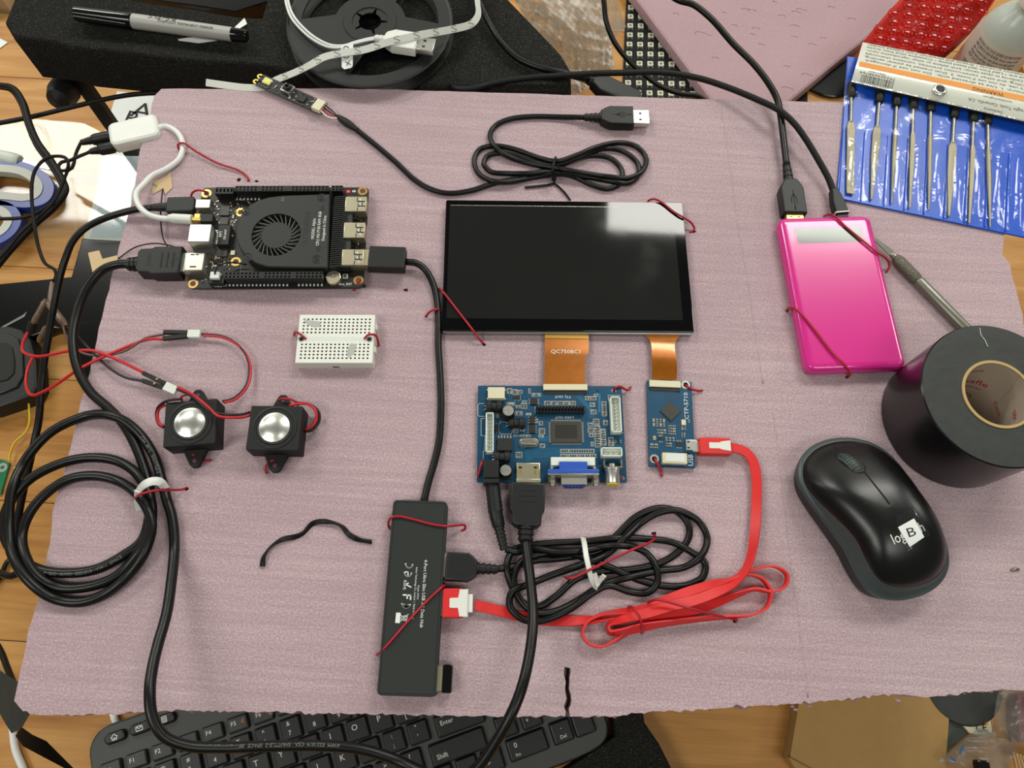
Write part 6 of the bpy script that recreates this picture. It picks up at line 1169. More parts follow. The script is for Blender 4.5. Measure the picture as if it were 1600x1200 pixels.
for a, b, ha, hb, r in (((250, 575), (345, 700), -24, -20, 2.5), ((240, 560), (170, 690), -26, -36, 2.1), ((240, 700), (200, 780), -30, -40, 1.8)):
    A_, B_ = q(K6, a)[0], q(K6, b)[0]; M_, L = axis(T, A_, B_, (ha, hb)); T.part(MB().lathe([(r * .6, 0), (r, L * .15), (r * .92, L * .5), (r * 1.05, L * .8), (r * .6, L)], 12, M=M_ @ LX), 'heat_shrink', 'shrink')
M_, L = axis(T, q(K6, (175, 680))[0], q(K6, (160, 725))[0], (-36, -40)); T.part(MB().lathe([(3.4, 0), (3.2, L)], 12, M=M_ @ LX), 'sleeve', 'plug_black')
M_, L = axis(T, q(K6, (272, 470))[0], q(K6, (268, 580))[0], (-26, -25)); T.part(MB().lathe([(1.4, 0), (2, L * .3), (2.5, L * .7), (2.2, L)], 12, M=M_ @ LX), 'sleeve', 'shrink')
# antenna strips with thin wires
def antenna(label, poly, mark, h, wire):
    c = np.mean(poly, axis=0); T = thing_at('antenna_strip', label, 'antenna', c[0], c[1], h); P = [T.l(x, y, h) for x, y in poly]; o = T.part(MB().prism([p[:2] for p in P], 0, .5), 'adhesive_patch', 'tan_tape')
    txt(T, mark[0], mark[1], mark[2], h + .6, 5, 60, 'green_mark', parent=o); PP = spline([T.l(*p) for p in wire], 1.5); T.part(MB().tube(PP, .5, 6), 'thin_wire', 'cable', smooth=180)
antenna('tan antenna patch under the white cord with thin black wire', q(K5, (192, 160), (205, 110), (265, 95), (290, 62), (300, 145), (262, 180), (248, 152), (196, 180)), ('3', *q(K5, (206, 133))[0]), .2, q(K5, (248, 150, 1), (238, 250, 4), (240, 350, 4), (250, 410, 3), (275, 455, 5)))
antenna('tan antenna patch sticking out at the board\'s left edge', q(K6, (460, 318), (518, 306), (535, 350), (610, 332), (622, 375), (560, 400), (488, 438)), ('3', *q(K6, (575, 376))[0]), .8, q(K6, (615, 348, 1.5), (700, 290, 2), (790, 268, 3), (870, 275, 4), (920, 290, 5)))
# ------------------------------------------------------------------ tool pouch and needle files
PH = 3.
pcn = [(1322, 92), (1640, 150), (1640, 378), (1308, 309)]
T = thing_at('tool_pouch', 'blue vinyl tool pouch with clear pockets and rolled paper label', 'tool pouch', 1450, 240, .6); pouch = T
top_px = [(1324, 88), (1322, 120), (1316, 200), (1310, 270), (1307, 303), (1314, 311), (1400, 329), (1500, 350), (1600, 371), (1660, 383), (1690, 330), (1680, 160), (1600, 140)]
P = [T.l(x, y, 1.4) for x, y in top_px]; T.part(MB().prism([p[:2] for p in P], 0, 1.2, .4), 'back_sheet', 'blue_vinyl')
# clear front sheet: a wavy surface over the files
def fl(u, v):   # u across 0..1 , v 0 at the pocket mouth .. 1 at the bottom
    a = np.array((1317 + (1668 - 1317) * u, 197 + (248 - 197) * u)); b = np.array((1310 + (1662 - 1310) * u, 306 + (380 - 306) * u)); return a * (1 - v) + b * v
centers = [.045, .155, .25, .335, .425, .515, .605, .695, .79, .88]
R = []
for i in range(15):
    v = i / 14; row = []
    for j in range(71):
        u = j / 70; px, py = fl(u, v); d = min(abs(u - c) for c in centers); bulge = max(0, 1 - (d / .04) ** 2); lift = 3.2 * bulge * math.sin(math.pi * min(1, .12 + .86 * v)) ** .5 + .5 * math.sin(u * 90 + v * 5) * (1 - v)
        row.append(T.l(px, py, 2. + lift))
    R.append(row)
T.part(MB().rings(R, False, False, closed=False), 'clear_front', 'clear_vinyl', smooth=180)
R = []
for i in range(9):
    v = i / 8; R.append([T.l(1320 + (1672 - 1320) * j / 30 - 4 * v, 122 + (192 - 122) * j / 30 * 1.05 + (197 - 122) * v * (1 - .22 * j / 30), 3.4 + 1.6 * math.sin(j * .7 + v * 3)) for j in range(31)])
T.part(MB().rings(R, False, False, closed=False), 'clear_flap', 'clear_vinyl', smooth=180)
for k in range(len(centers) + 1):
    u = (centers[k - 1] + centers[k]) / 2 if 0 < k < len(centers) else (.005 if k == 0 else .98); a, b = fl(u, 0.04), fl(u, 1)
    P = spline([T.l(*a, 2.3), T.l(*b, 2.3)], 6); T.part(MB().tube(P, .55, 6), 'pocket_seam', 'blue_vinyl')
# paper label rolled over the top
R = []; n = 40
for i in range(13):
    v = i / 12; row = []
    for j in range(n + 1):
        u = j / n; a = np.array((1348 + (1690 - 1348) * u, 66 + (132 - 66) * u)); b = np.array((1330 + (1676 - 1330) * u, 128 + (207 - 128) * u)); px, py = a * (1 - v) + b * v
        row.append(T.l(px, py, 9.5 + 6.5 * math.cos(min(1, (1 - v) * 1.0) * 2.6 - 1.2) - 3))
    R.append(row)
def lab(u, v, dz=.12):   # point on the label, u along, v 0 top .. 1 bottom, pushed out a little
    fi, fj = min(max(v, 0), 1) * 12, min(max(u, 0), 1) * n; i, j = min(int(fi), 11), min(int(fj), n - 1); a, b = fi - i, fj - j
    p = (np.array(R[i][j]) * (1 - a) * (1 - b) + np.array(R[i + 1][j]) * a * (1 - b) + np.array(R[i][j + 1]) * (1 - a) * b + np.array(R[i + 1][j + 1]) * a * b); return (p[0], p[1] , p[2] + dz)
lb = T.part(MB().rings(R, False, False, closed=False), 'paper_label', 'label_paper', smooth=180)
row = R[-1]; T.part(MB().tube([np.array(p) for p in row], 1., 6), 'label_edge', 'clear_tape', lb)
row = R[0]; T.part(MB().rings([[tuple(np.array(p)) for p in row], [(p[0], p[1] + 3, p[2] - 6) for p in row]], False, False, closed=False), 'label_fold', 'label_paper', lb)
wl = np.linalg.norm(np.array(R[6][n]) - np.array(R[6][0])); hl_ = np.linalg.norm(np.array(R[12][20]) - np.array(R[0][20])) + 3
def label_patch(u0, u1, v0, v1, m_, name, dz=.12):
    nu = max(2, int((u1 - u0) * 60)); T.part(MB().rings([[lab(u0 + (u1 - u0) * k / nu, v, dz) for k in range(nu + 1)] for v in np.linspace(v0, v1, 4)], False, False, closed=False), name, m_, lb, smooth=180)
label_patch(.012, 1, .47, .59, 'print_orange', 'orange_stripe')
def ltext(s, uc, vc, wu, size, m_, name='lettering'):
    V, F = glyphs(s, size); wd = max(v[0] for v in V) - min(v[0] for v in V); k = wu / wd
    T.part(MB().add([lab(uc - x * k, vc + y / hl_, .2) for x, y, _ in V], F), name, m_, lb, smooth=False)
ltext('▲WARNING' if False else 'WARNING', .597, .545, .14, 5.2, 'print_black')
for s, uc, vc, wu, sz, m_ in (('prevent serious injury: 1. Use as directed only.  Do not use if damaged.', .5, .415, .94, 3.3, 'print_soft'), ('Inspect before every use, do not use if loose. 2. Dust created by power sanding,', .5, .335, .95, 3.3, 'print_soft'), ('sawing, grinding, drilling, and other construction activities, contains chemicals', .5, .255, .95, 3.3, 'print_soft'), ('known to the State of California to cause cancer, birth defects or other reproductive harm.', .5, .175, .95, 3.3, 'print_soft'), ('Some examples of these are: • Lead from lead based paints • Crystalline silica from bricks', .5, .1, .95, 3.3, 'print_soft'), ('and cement or other masonry products • Arsenic and chromium from treated lumber', .5, .035, .95, 3.3, 'print_soft')): ltext(s, uc, vc, wu, sz, m_)
for s, uc, vc, wu, sz in (('www.HarborFreight.com', .645, .66, .13, 3.2), ('Harbor Freight Tools, Camarillo, CA', .69, .79, .34, 4.6), ('Distributed by', .637, .92, .085, 3.4), ('Made in China', .1, .66, .075, 3.2), ('792363698764', .105, .72, .16, 3.8)): ltext(s, uc, vc, wu, sz, 'print_soft')
mb = MB(); rnd = random.Random(4); u = .035
while u < .185:
    w_ = rnd.choice((.0016, .0024, .004)); mb.add([lab(u, .77, .2), lab(u + w_, .77, .2), lab(u + w_, .95, .2), lab(u, .95, .2)], [(0, 1, 2, 3)]); u += w_ + rnd.choice((.0016, .0028, .004))
T.part(mb, 'barcode', 'print_black', lb, smooth=False)
X = lab(.385, .74, .1)
sn = T.part(MB().lathe([(3.2, 0), (5, 0), (5.2, .6), (4.4, 1.4), (3.4, 1.5), (3.2, .8)], 28, M=Matrix.Translation((X[0], X[1], X[2])), caps=(False, False)), 'snap_ring', 'silver', lb); T.part(MB().cyl(X[0], X[1], X[2], X[2] + .9, 3.3, 24, .2), 'snap_center', 'gloss_black', sn)
# files
def needle_file(label, a, b, kind):
    F_ = thing_at('needle_file', label, 'file', a[0], a[1], 2); M_, L = axis(F_, a, b, 3.2)
    F_.part(MB().lathe([(3., -9), (3.2, -8), (3.2, 3), (2.4, 4)], 14, M=M_ @ LX), 'handle', 'plug_black')
    F_.part(MB().lathe([(1.25, 3), (1.25, L * .3)], 10, M=M_ @ LX), 'shank', 'steel_dull'); s = L * .28
    if kind == 'flat': F_.part(MB().prism([(s, -1.2), (s + 6, -2.9), (L * .96, -2.7), (L, -2.4), (L, 2.4), (L * .96, 2.7), (s + 6, 2.9), (s, 1.2)], -.7, .7, .2).xf(M_), 'blade', 'file_steel')
    elif kind == 'taper': F_.part(MB().prism([(s, -1.2), (s + 6, -2.9), (L * .6, -2.6), (L, -.6), (L, .6), (L * .6, 2.6), (s + 6, 2.9), (s, 1.2)], -.8, .8, .3).xf(M_), 'blade', 'file_steel')
    elif kind == 'square': F_.part(MB().rings([[(x, y * r, z_ * r) for y, z_ in ((-1, -1), (1, -1), (1, 1), (-1, 1))] for x, r in ((s, 1.), (s + 4, 1.5), (L * .6, 1.45), (L, .5))]).xf(M_), 'blade', 'file_steel', smooth=False)
    else: F_.part(MB().lathe([(1.2, s), (1.7, s + 4), (1.6, L * .6), (.5, L)], 12, M=M_ @ LX), 'blade', 'file_steel')
    F_.o['group'] = 'needle files in the pouch'; return F_
fd = [((1330, 146), (1328, 303), 'flat', 'flat needle file with square end in the pouch\'s first pocket'), ((1374, 154), (1361, 312), 'taper', 'tapering flat needle file second from the pouch\'s board-side end'), ((1401, 160), (1393, 318), 'round', 'slim round needle file third from the pouch\'s board-side end'), ((1427, 164), (1421, 325), 'square', 'slim square needle file fourth from the pouch\'s board-side end'), ((1454, 168), (1451, 328), 'round', 'round needle file fifth along, below the label\'s snap'), ((1491, 178), (1482, 338), 'taper', 'broad tapering needle file sixth along, beside the snap'), ((1521, 184), (1514, 349), 'square', 'needle file seventh along in the pouch'), ((1543, 188), (1547, 355), 'round', 'last needle file before the empty pockets')]
for a, b, k, l_ in fd: needle_file(l_, a, b, k)

# ------------------------------------------------------------------ behind the board
# leaning pink slab lies over the LED matrix
ZS_ = -135.
P = [at(x, y, ZS_)[:2] for x, y in ((960, -45), (994, 0), (1109, 155), (1135, 190), (1205, 185), (1245, 150), (1287, 115), (1330, 80), (1375, 45), (1432, 0), (1500, -50))]
T = Thing('foam_offcut', 'plain pink foam offcut behind the board with crescent dents', 'foam offcut', *at(1200, 40, ZS_)[:2], 4.6)
pl_ = [T.w2l((*p, 0))[:2] for p in P]
T.part(MB().prism(pl_, 0, B + ZS_ - 4.6, 3), 'panel', 'pink_foam_plain')
rnd = random.Random(9)
for (x, y, a, s) in ((1165, 15, 20, 4), (1175, 17, 10, 4), (1150, 40, 70, 4.5), (1180, 45, -20, 4), (1178, 54, 60, 3.5), (1192, 70, 60, 4), (1245, 20, 30, 5), (1252, 16, 25, 5), (1242, 41, 10, 4.5), (1116, 91, -35, 4), (1229, 104, -10, 3), (1262, 118, 35, 5.5), (1300, 12, 20, 4), (1270, 70, 30, 4), (1100, 55, 40, 9), (1222, 25, 10, 3.5), (1330, 30, -10, 4), (1231, 139, 30, 6), (1240, 58, -30, 3.5), (1212, 3, 70, 3), (1057, 22, 30, 3), (1285, 60, -30, 3.5), (1133, 20, 60, 3)):
    c = np.array(T.l(x, y, ZS_)); pts = [c + np.array((s * math.cos(math.radians(a + t)) , s * .5 * math.sin(math.radians(t)), -.3)) for t in (0, 40, 80, 120, 160)]
    T.part(MB().tube(spline(pts, .8), .85, 6), 'crescent_dent', 'pink_foam_plain', smooth=180)
# LED matrix on the desk
ZM = -146.5
T = thing_at('led_matrix', 'black LED matrix panel with rows of square white lamps', 'led panel', 1030, 80, -149.8)
P = [T.l(x, y, ZM - 1) for x, y in ((982, -40), (979, 0), (972, 160), (1262, 160), (1262, -40))]; T.part(MB().prism([p[:2] for p in P], 0, 1.6), 'backing', 'deep_black')
o0 = np.array(T.l(986, 11, ZM)); vr = (np.array(T.l(981, 144, ZM)) - o0) / 9; uc = (np.array(T.l(1032, 145, ZM)) - np.array(T.l(981, 144, ZM))) / 3; ang_ = math.atan2(uc[1], uc[0])
led = None
sm = MB()
for i in range(-1, 11):
    for j in range(0, 16):
        p = o0 + vr * i + uc * j
        wx = CAMP; W_ = np.array((T.x + p[0], T.y + p[1], T.z + p[2])); d = W_ - CAMP; dep = -(d @ AZ); px, py = 800 + F_PX * (d @ AX) / dep, 600 - F_PX * (d @ AY) / dep
        if px > 1010 + (py - 22) * .75 + 22 and not (px > 1235 and px < 1262 and py > 145): continue
        if led is None:
            led = T.part(MB().prism(rrect(-2.9, 2.9, -2.9, 2.9, .5, 2), 1.6, 3.2, .2), 'led', 'led_white'); ring_ = T.part(MB().cyl(0, 0, 3.2, 3.3, 1.7, 12), 'led_die', 'led_die', led); led.location = (p[0] / 1000, p[1] / 1000, 0); led.rotation_euler = (0, 0, ang_)
        else:
            l2 = copy_of(led, T, (p[0], p[1], 0), ang_); copy_of(ring_, l2)
        for dx, dy in ((-2.2, -4.2), (2.2, -4.2)): c, s_ = math.cos(ang_), math.sin(ang_); x, y = p[0] + c * dx - s_ * dy, p[1] + s_ * dx + c * dy; sm.box(x - .5, x + .5, y - .6, y + .6, 1.6, 2.1)
T.part(sm, 'solder_pads', 'print_grey', smooth=False, kind='stuff')
# crumpled clear bubble wrap
def sheet(name, label, cat, quad, nx, ny, hf, m_, parent=None, seed=1, group=None, keep=None, thick=0):
    rnd = random.Random(seed); ph = [rnd.uniform(0, 6.3) for _ in range(8)]; c = np.mean(quad, axis=0); T = thing_at(name, label, cat, c[0], c[1], hf(0.5, 0.5) - 8, group); V = []; F = []
    for i in range(ny + 1):
        for j in range(nx + 1):
            u, v = j / nx, i / ny; a = np.array(quad[0]) * (1 - u) + np.array(quad[1]) * u; b = np.array(quad[3]) * (1 - u) + np.array(quad[2]) * u; px, py = a * (1 - v) + b * v; V.append(T.l(px, py, hf(u, v) + 1.2 * math.sin(9 * u + ph[0] + 3 * math.sin(5 * v + ph[1])) + .8 * math.sin(17 * v + ph[2] + 4 * u)))
    for i in range(ny):
        for j in range(nx): k = i * (nx + 1) + j; F.append((k, k + 1, k + nx + 2, k + nx + 1))
    T.part(MB().add(V, F), 'film', m_, smooth=180); return T
def crump(u, v):
    r_ = 0
    for k, (a, b, c_) in enumerate(((13, 7, .3), (-9, 15, 1.7), (21, 11, 4.1), (5, -27, 2.2), (33, 24, .9), (-38, 29, 3.3))): r_ += (1 - 2 * abs(math.sin(a * u + b * v + c_ + 1.5 * math.sin(7 * v + k)))) * (2.2 if k < 3 else 1.1)
    return r_
T = sheet('plastic_wrap', 'crumpled clear plastic wrap between foam block and LED matrix', 'plastic wrap', [(785, -30), (942, -30), (960, 104), (898, 152)], 56, 56, lambda u, v: -70 + 26 * math.sin(math.pi * u) * math.sin(math.pi * min(1, v + .2)) - 40 * v + crump(u, v), 'bubble_clear')
sheet('plastic_flap', 'brownish clear plastic flap over the wood beside the LED matrix', 'plastic wrap', [(944, -10), (960, -10), (978, 42), (952, 66)], 10, 10, lambda u, v: -120 + 12 * v, 'bag_clear', seed=3)
# red bubble pouch
T = thing_at('bubble_pouch', 'translucent red bubble pouch behind the tool pouch label', 'bubble pouch', 1460, 30, -120)
def rq(u, v): 
    a = np.array((1440, -35)) * (1 - u) + np.array((1575, -35)) * u; b = np.array((1340, 76)) * (1 - u) + np.array((1456, 98)) * u; m_ = a * (1 - v) + b * v
    return m_ + np.array((18, 2)) * math.sin(math.pi * v) * (u - .2)
def rh(u, v): return -92 + 20 * math.sin(math.pi * (.08 + .84 * u)) ** .7 + 1.5 * math.sin(7 * u + 11 * v)
V = [T.l(*rq(j / 24, i / 24), rh(j / 24, i / 24)) for i in range(25) for j in range(25)]; F = [(i * 25 + j, i * 25 + j + 1, i * 25 + j + 26, i * 25 + j + 25) for i in range(24) for j in range(24)]; T.part(MB().add(V, F), 'film', 'red_film', smooth=180)
V2 = [(x, y, z_ - 16) for x, y, z_ in V]; T.part(MB().add(V2, F), 'back_film', 'maroon', smooth=180)
pr = None
for i in range(9):
    for j in range(6):
        u, v = (j + .5 + .5 * (i % 2)) / 6.4, (i + .5) / 9; p = T.l(*rq(u, v), rh(u, v))
        if pr is None: pr = T.part(MB().lathe([(6.4, -.5), (6, 1.2), (4.6, 2.4), (2.4, 3), (.01, 3.1)], 16, caps=(False, False)), 'bubble', 'red_bubble', smooth=180); pr.location = Vector(p) / 1000
        else: copy_of(pr, T, p)
# white bottle
zb = -100.; bc = at(1537, 103, zb); T = Thing('bottle', 'white bottle with black print and barcode standing behind the pouch', 'bottle', bc[0], bc[1], .2); rb_ = 27.
T.part(MB().lathe([(rb_ - 2, 0), (rb_, 2), (rb_, 88), (rb_ - 1, 92)], 48, caps=(True, False)), 'label_sleeve', 'bottle_white', smooth=60); T.part(MB().lathe([(rb_ - 1, 92), (rb_ - 3, 100), (rb_ - 9, 110), (12, 116), (11, 118), (11, 124)], 40, caps=(False, True)), 'shoulder', 'bottle_top', smooth=60); T.part(MB().lathe([(13, 122), (13, 138), (12, 140), (.1, 140)], 32), 'cap', 'white_plastic')
fa = math.atan2(-bc[1], -bc[0]) + .0
def on_b(x, y): a = fa + x / rb_; return ((rb_ + .1) * math.cos(a), (rb_ + .1) * math.sin(a), y)
lines = ['CAUTION: CAN CAUSE SEVERE EYE IRRITATION', 'AND SERIOUS SKIN BURNS. Avoid contact with', 'eyes. To prevent injury wear gloves and safety glasses.', 'Wash hands and face. Store in a cool dry place', 'KEEP OUT OF REACH OF CHILDREN', '', 'FIRST AID: Contains mixture of solvents', 'If in eyes rinse with water for several minutes', 'If swallowed, do not induce vomiting. If on', 'skin wash with soap and water. If inhaled move', 'to fresh air and call a physician']
mb = MB()
for k, s in enumerate(lines):
    if not s: continue
    V, F = glyphs(s, 4.2); x0 = min(v[0] for v in V); wd = max(v[0] for v in V) - x0; kx = min(1, 44 / wd); mb.add([on_b(-20 + (x - x0) * kx, 87 - k * 4.1 + y) for x, y, _ in V], F)
T.part(mb, 'lettering', 'print_black', smooth=False); mb = MB(); x = -20
while x < 14:
    w_ = rnd.choice((.5, .8, 1.3)); mb.add([on_b(x, 18), on_b(x + w_, 18), on_b(x + w_, 37), on_b(x, 37)], [(0, 1, 2, 3)]); x += w_ + rnd.choice((.5, .8, 1.2))
T.part(mb, 'barcode', 'print_black', smooth=False)
c = at(1296, 112, -147); T = Thing('round_coaster', 'black round coaster on the desk half under the pink foam offcut', 'coaster', c[0], c[1], .2); T.part(MB().lathe([(31, 0), (32, 1), (32, 3), (31, 3.8)], 48), 'disc', 'gloss_black')
v = at(1580, 128, -149); build(MB().box(v[0], v[0] + 60, v[1] - 20, v[1] + 40, .2, 20, 1), 'wooden_block', 'wood', label='wooden block beyond the white bottle', cat='block')

# marker, reel, strip and white cable on the long foam block
T = thing_at('marker_pen', 'black capped grey marker pen lying on the long foam block', 'marker', 117, 22, -2.8); hm = 5.6
M_, L = axis(T, (118, 21), (386, 57), hm - 0)
cap_ = T.part(MB().lathe([(4.2, 0), (5.6, .8), (6., L * .2), (6.2, L * .33), (5.9, L * .34)], 24, M=M_ @ LX), 'cap', 'gloss_black'); T.part(MB().prism([(2, -1.6), (L * .32, -1.2), (L * .32, 1.2), (2, 1.6)], 0, 1.6, .5).xf(M_ @ Matrix.Rotation(math.radians(70), 4, 'X') @ Matrix.Translation((0, 0, 5.9))), 'pocket_clip', 'gloss_black', cap_)
br = T.part(MB().lathe([(5.6, L * .335), (5.5, L * .5), (5.2, L * .915)], 24, M=M_ @ LX, caps=(False, False)), 'barrel', 'marker_grey'); T.part(MB().lathe([(5.2, L * .915), (4.8, L * .985), (4, L)], 24, M=M_ @ LX), 'end_plug', 'gloss_black')
mb = MB()
for (s, a, b, y0, sz) in (('Sharpie', .44, .6, .35, 7), ('FINE POINT PERMANENT MARKER', .5, .82, -.25, 2.8)):
    V, F = glyphs(s, sz); x0 = min(v[0] for v in V); wd = max(v[0] for v in V) - x0; mb.add([tuple(M_ @ Vector((L * (a + (b - a) * (x - x0) / wd), 5.58 * math.sin(y0 + y / 5.5), 5.58 * math.cos(y0 + y / 5.5)))) for x, y, _ in V], F)
T.part(mb, 'lettering', 'print_black', br, smooth=False)
for k, (pts, l_) in enumerate(((((278, 61), (312, 56), (340, 63), (310, 67), (279, 63)), 'scrap of printed white paper under the marker\'s barrel'), (((365, 44), (382, 28), (386, 37), (370, 47)), 'scrap of printed white paper behind the marker\'s end'))): flat_sheet('paper_scrap', pts, -2 + .6, .5, 'paper', l_, 'paper')
rc0 = at(578, 33, 10); T = Thing('plastic_reel', 'black plastic reel with cut-outs on the foam block', 'reel', rc0[0], rc0[1], B - 2.8); RR = 63.
def flange(z0, z1, name):
    ol = circ(0, 0, RR, 72); pv = [Vector(p) for p in ol]; ed = [(i, (i + 1) % 72) for i in range(72)]; loops = [ol]
    wins = [(-100, -28), (2, 62), (118, 182)]
    for a0, a1 in wins:
        lp = [(52 * math.cos(math.radians(a0 + (a1 - a0) * k / 12)), 52 * math.sin(math.radians(a0 + (a1 - a0) * k / 12))) for k in range(13)] + [(27 * math.cos(math.radians(a1 - 12 - (a1 - a0 - 24) * k / 6)), 27 * math.sin(math.radians(a1 - 12 - (a1 - a0 - 24) * k / 6))) for k in range(7)]; s0 = len(pv); pv += [Vector(p) for p in lp]; m_ = len(lp); ed += [(s0 + i, s0 + (i + 1) % m_) for i in range(m_)]; loops.append(lp)
    hub = []
    for k in range(60):
        a = 2 * math.pi * k / 60; hub.append(((8.5 + (4.5 if k % 12 in (0, 1) else 0)) * math.cos(a), (8.5 + (4.5 if k % 12 in (0, 1) else 0)) * math.sin(a)))
    s0 = len(pv); pv += [Vector(p) for p in hub]; ed += [(s0 + i, s0 + (i + 1) % 60) for i in range(60)]; loops.append(hub)
    vo, fo, _o = cdt_holes(pv, ed, loops[1:]); mb = MB().add([(v.x, v.y, z1) for v in vo], [tuple(f) for f in fo]).add([(v.x, v.y, z0) for v in vo], [tuple(f)[::-1] for f in fo])
    for k, l_ in enumerate(loops): Rr = [[(x, y, z0) for x, y in l_], [(x, y, z1) for x, y in l_]]; mb.rings(Rr, False, False)
    return T.part(mb, name, 'rubber')
flange(.2, 1.6, 'flange'); flange(11.2, 12.6, 'flange'); T.part(MB().lathe([(24, 1.6), (24, 11.2), (23, 11.2), (23, 1.6)], 48, caps=(False, False)), 'hub_wall', 'rubber'); T.part(MB().lathe([(13.6, 12.6), (13.6, 13.2), (20, 13.2), (20.6, 12.6)], 40, caps=(False, False)), 'hub_ring', 'rubber'); T.part(MB().lathe([(RR - 2.2, 12.6), (RR - 1, 13), (RR, 12.4)], 72, caps=(False, False)), 'rim_bead', 'rubber')
sp_ = [(322, 129, 1), (350, 133, 1), (385, 137, 1), (412, 136, 1.5), (432, 125, 2)] + q(K2, (330, 450, 8), (430, 400, 15), (500, 360, 17), (600, 335, 18), (760, 310, 19), (900, 265, 23), (1100, 220, 23), (1200, 203, 21), (1300, 185, 18), (1425, 150, 15), (1468, 95, 14), (1465, 20, 14)) + [(742, -25, 14)]
T = thing_at('led_strip', 'white adhesive-backed light strip crossing the reel', 'led strip', 432, 125, 0)
P = spline([T.l(*p) for p in sp_], 2.); tl = [-32 + 12 * math.sin(k * .05) for k in range(len(P))]; T.part(MB().ribbon(P, 5.2, .7, tl), 'strip', 'strip_white', smooth=25)
S = np.concatenate([[0], np.cumsum(np.linalg.norm(np.diff(P, axis=0), axis=1))]); V, F = glyphs('S', 8.5)
for d0 in range(62, 225, 15):
    out = []
    for x, y, _ in V:
        d = d0 + x * 1.5; k = int(np.clip(np.searchsorted(S, d) - 1, 0, len(P) - 2)); p = P[k] + (P[k + 1] - P[k]) * (d - S[k]) / (S[k + 1] - S[k]); t = P[k + 1] - P[k]; t /= np.linalg.norm(t); sd = np.cross(t, (0, 0, 1)); sd /= np.linalg.norm(sd); up = np.cross(sd, t); a = math.radians(tl[k]); Wd = math.cos(a) * sd + math.sin(a) * up; Nn = -math.sin(a) * sd + math.cos(a) * up; out.append(tuple(p - Wd * y * .8 + Nn * .42))
    T.part(MB().add(out, F), 'printed_mark', 'strip_mark', smooth=False)
T = thing_at('white_usb_cable', 'white twin-wire cable with USB plug and tag on the reel', 'cable', 600, 60, 12)
for d in (-1.3, 1.3): 
    P = spline([T.l(x + d * 1.3, y - d * 1.3, h) for x, y, h in [(447, -25, 14)] + q(K2, (272, 0, 14), (305, 100, 14), (380, 190, 14), (460, 252, 14), (540, 288, 14), (620, 292, 14), (700, 268, 15), (780, 248, 16), (830, 240, 16))], 2); T.part(MB().tube(P, .95, 8), 'wire', 'white_cable', smooth=180)
M_, L = axis(T, (652, 70), (586, 60), 17); T.part(MB().prism([(0, -8), (L * .55, -8), (L * .72, -5), (L * .76, -3), (L * .76, 3), (L * .72, 5), (L * .55, 8), (0, 8)], -4, 4, .9, c0=.5).xf(M_), 'plug_body', 'white_plastic'); mb = MB(); ring_ribs(mb, L * .74, L, 3.2, 2.6, 3); T.part(mb.xf(M_), 'strain_relief', 'white_plastic'); mt = T.part(MB().box(-13, .3, -6, 6, -2.2, 2.2, .3).xf(M_), 'metal_plug', 'silver'); T.part(MB().box(-6.5, -4.5, -3.5, -1.8, 2.15, 2.3).box(-6.5, -4.5, 1.8, 3.5, 2.15, 2.3).xf(M_), 'plug_holes', 'hole', mt, smooth=False)
P = [T.l(x, y, h) for x, y, h in ((533, 70, 17), (552, 66, 17), (551, 103, 13.5), (548, 106, 13.5), (538, 108, 13.5), (534, 105, 13.5))]; tg = T.part(MB().add([tuple(p) for p in P] + [(p[0], p[1], p[2] - .4) for p in P], [(0, 1, 2, 3, 4, 5), (11, 10, 9, 8, 7, 6)] + [(i, i + 6, (i + 1) % 6 + 6, (i + 1) % 6) for i in range(6)]), 'tag', 'paper', smooth=False)
for s, x, y, hh, sz in (('CE', 540, 77, 16.9, 6), ('◇', 541, 88, 15.6, 6), ('X', 544, 99, 14.6, 6)): txt(T, s if s != '◇' else 'O', x, y, hh, sz, -84 if s == 'CE' else 20, 'print_black', parent=tg)

# ------------------------------------------------------------------ left side of the desk
DZ = -149.7
flat_sheet('paper_sheet', [(183, 143), (262, 150), (262, 400), (130, 372), (150, 300), (160, 235), (165, 200)], DZ + .6, .5, 'paper', 'white paper with big black letters under the board\'s left edge', 'paper')
T = thing_at('printed_letters', 'big black letters on the white paper', 'print', 215, 180, DZ + .7)
bpy.data.objects.remove(T.o)
psheet = [o for o in bpy.data.objects if o.name == 'paper_sheet'][0]
class W: pass
def world_text(parent_obj, s, px, py, h, size, ang, m_, sx=1.):
    p = at(px, py, h); lx, ly, lz = [p[k] - parent_obj.location[k] * 1000 for k in range(3)]; return build(text_mb(s, size, lx, ly, lz, ang, sx), 'lettering', m_, parent_obj, False)
world_text(psheet, 'R', 206, 186, DZ + .75, 24, 70 - 78, 'print_black', 1.1); world_text(psheet, 'A', 222, 174, DZ + .75, 26, -8, 'print_black', 1.2)
p = [at(x, y, DZ + .75)[:2] for x, y in ((168, 243), (224, 246), (216, 290), (205, 372), (140, 372), (160, 300))]; lo = psheet.location * 1000
build(MB().add([(x - lo[0], y - lo[1], .55) for x, y in p], [tuple(range(len(p)))]), 'pale_blue_panel', 'paper_blue', psheet, False)
p = [at(x, y, DZ + .75)[:2] for x, y in ((170, 232), (222, 232), (219, 244), (168, 243))]; build(MB().add([(x - lo[0], y - lo[1], .6) for x, y in p], [tuple(range(len(p)))]), 'black_bar', 'print_black', psheet, False)
T = thing_at('clear_tray', 'clear plastic tray lid over wood and paper at the left', 'tray', 110, 280, DZ + 1); hz = DZ + 5
ol = [(-60, 190), (60, 186), (130, 192), (196, 225), (215, 262), (205, 330), (190, 385), (120, 368), (60, 372), (-60, 380)]; P = [T.l(x, y, hz) for x, y in ol]; T.part(MB().prism([p_[:2] for p_ in P], 2.6, 4.2), 'plate', 'acrylic')
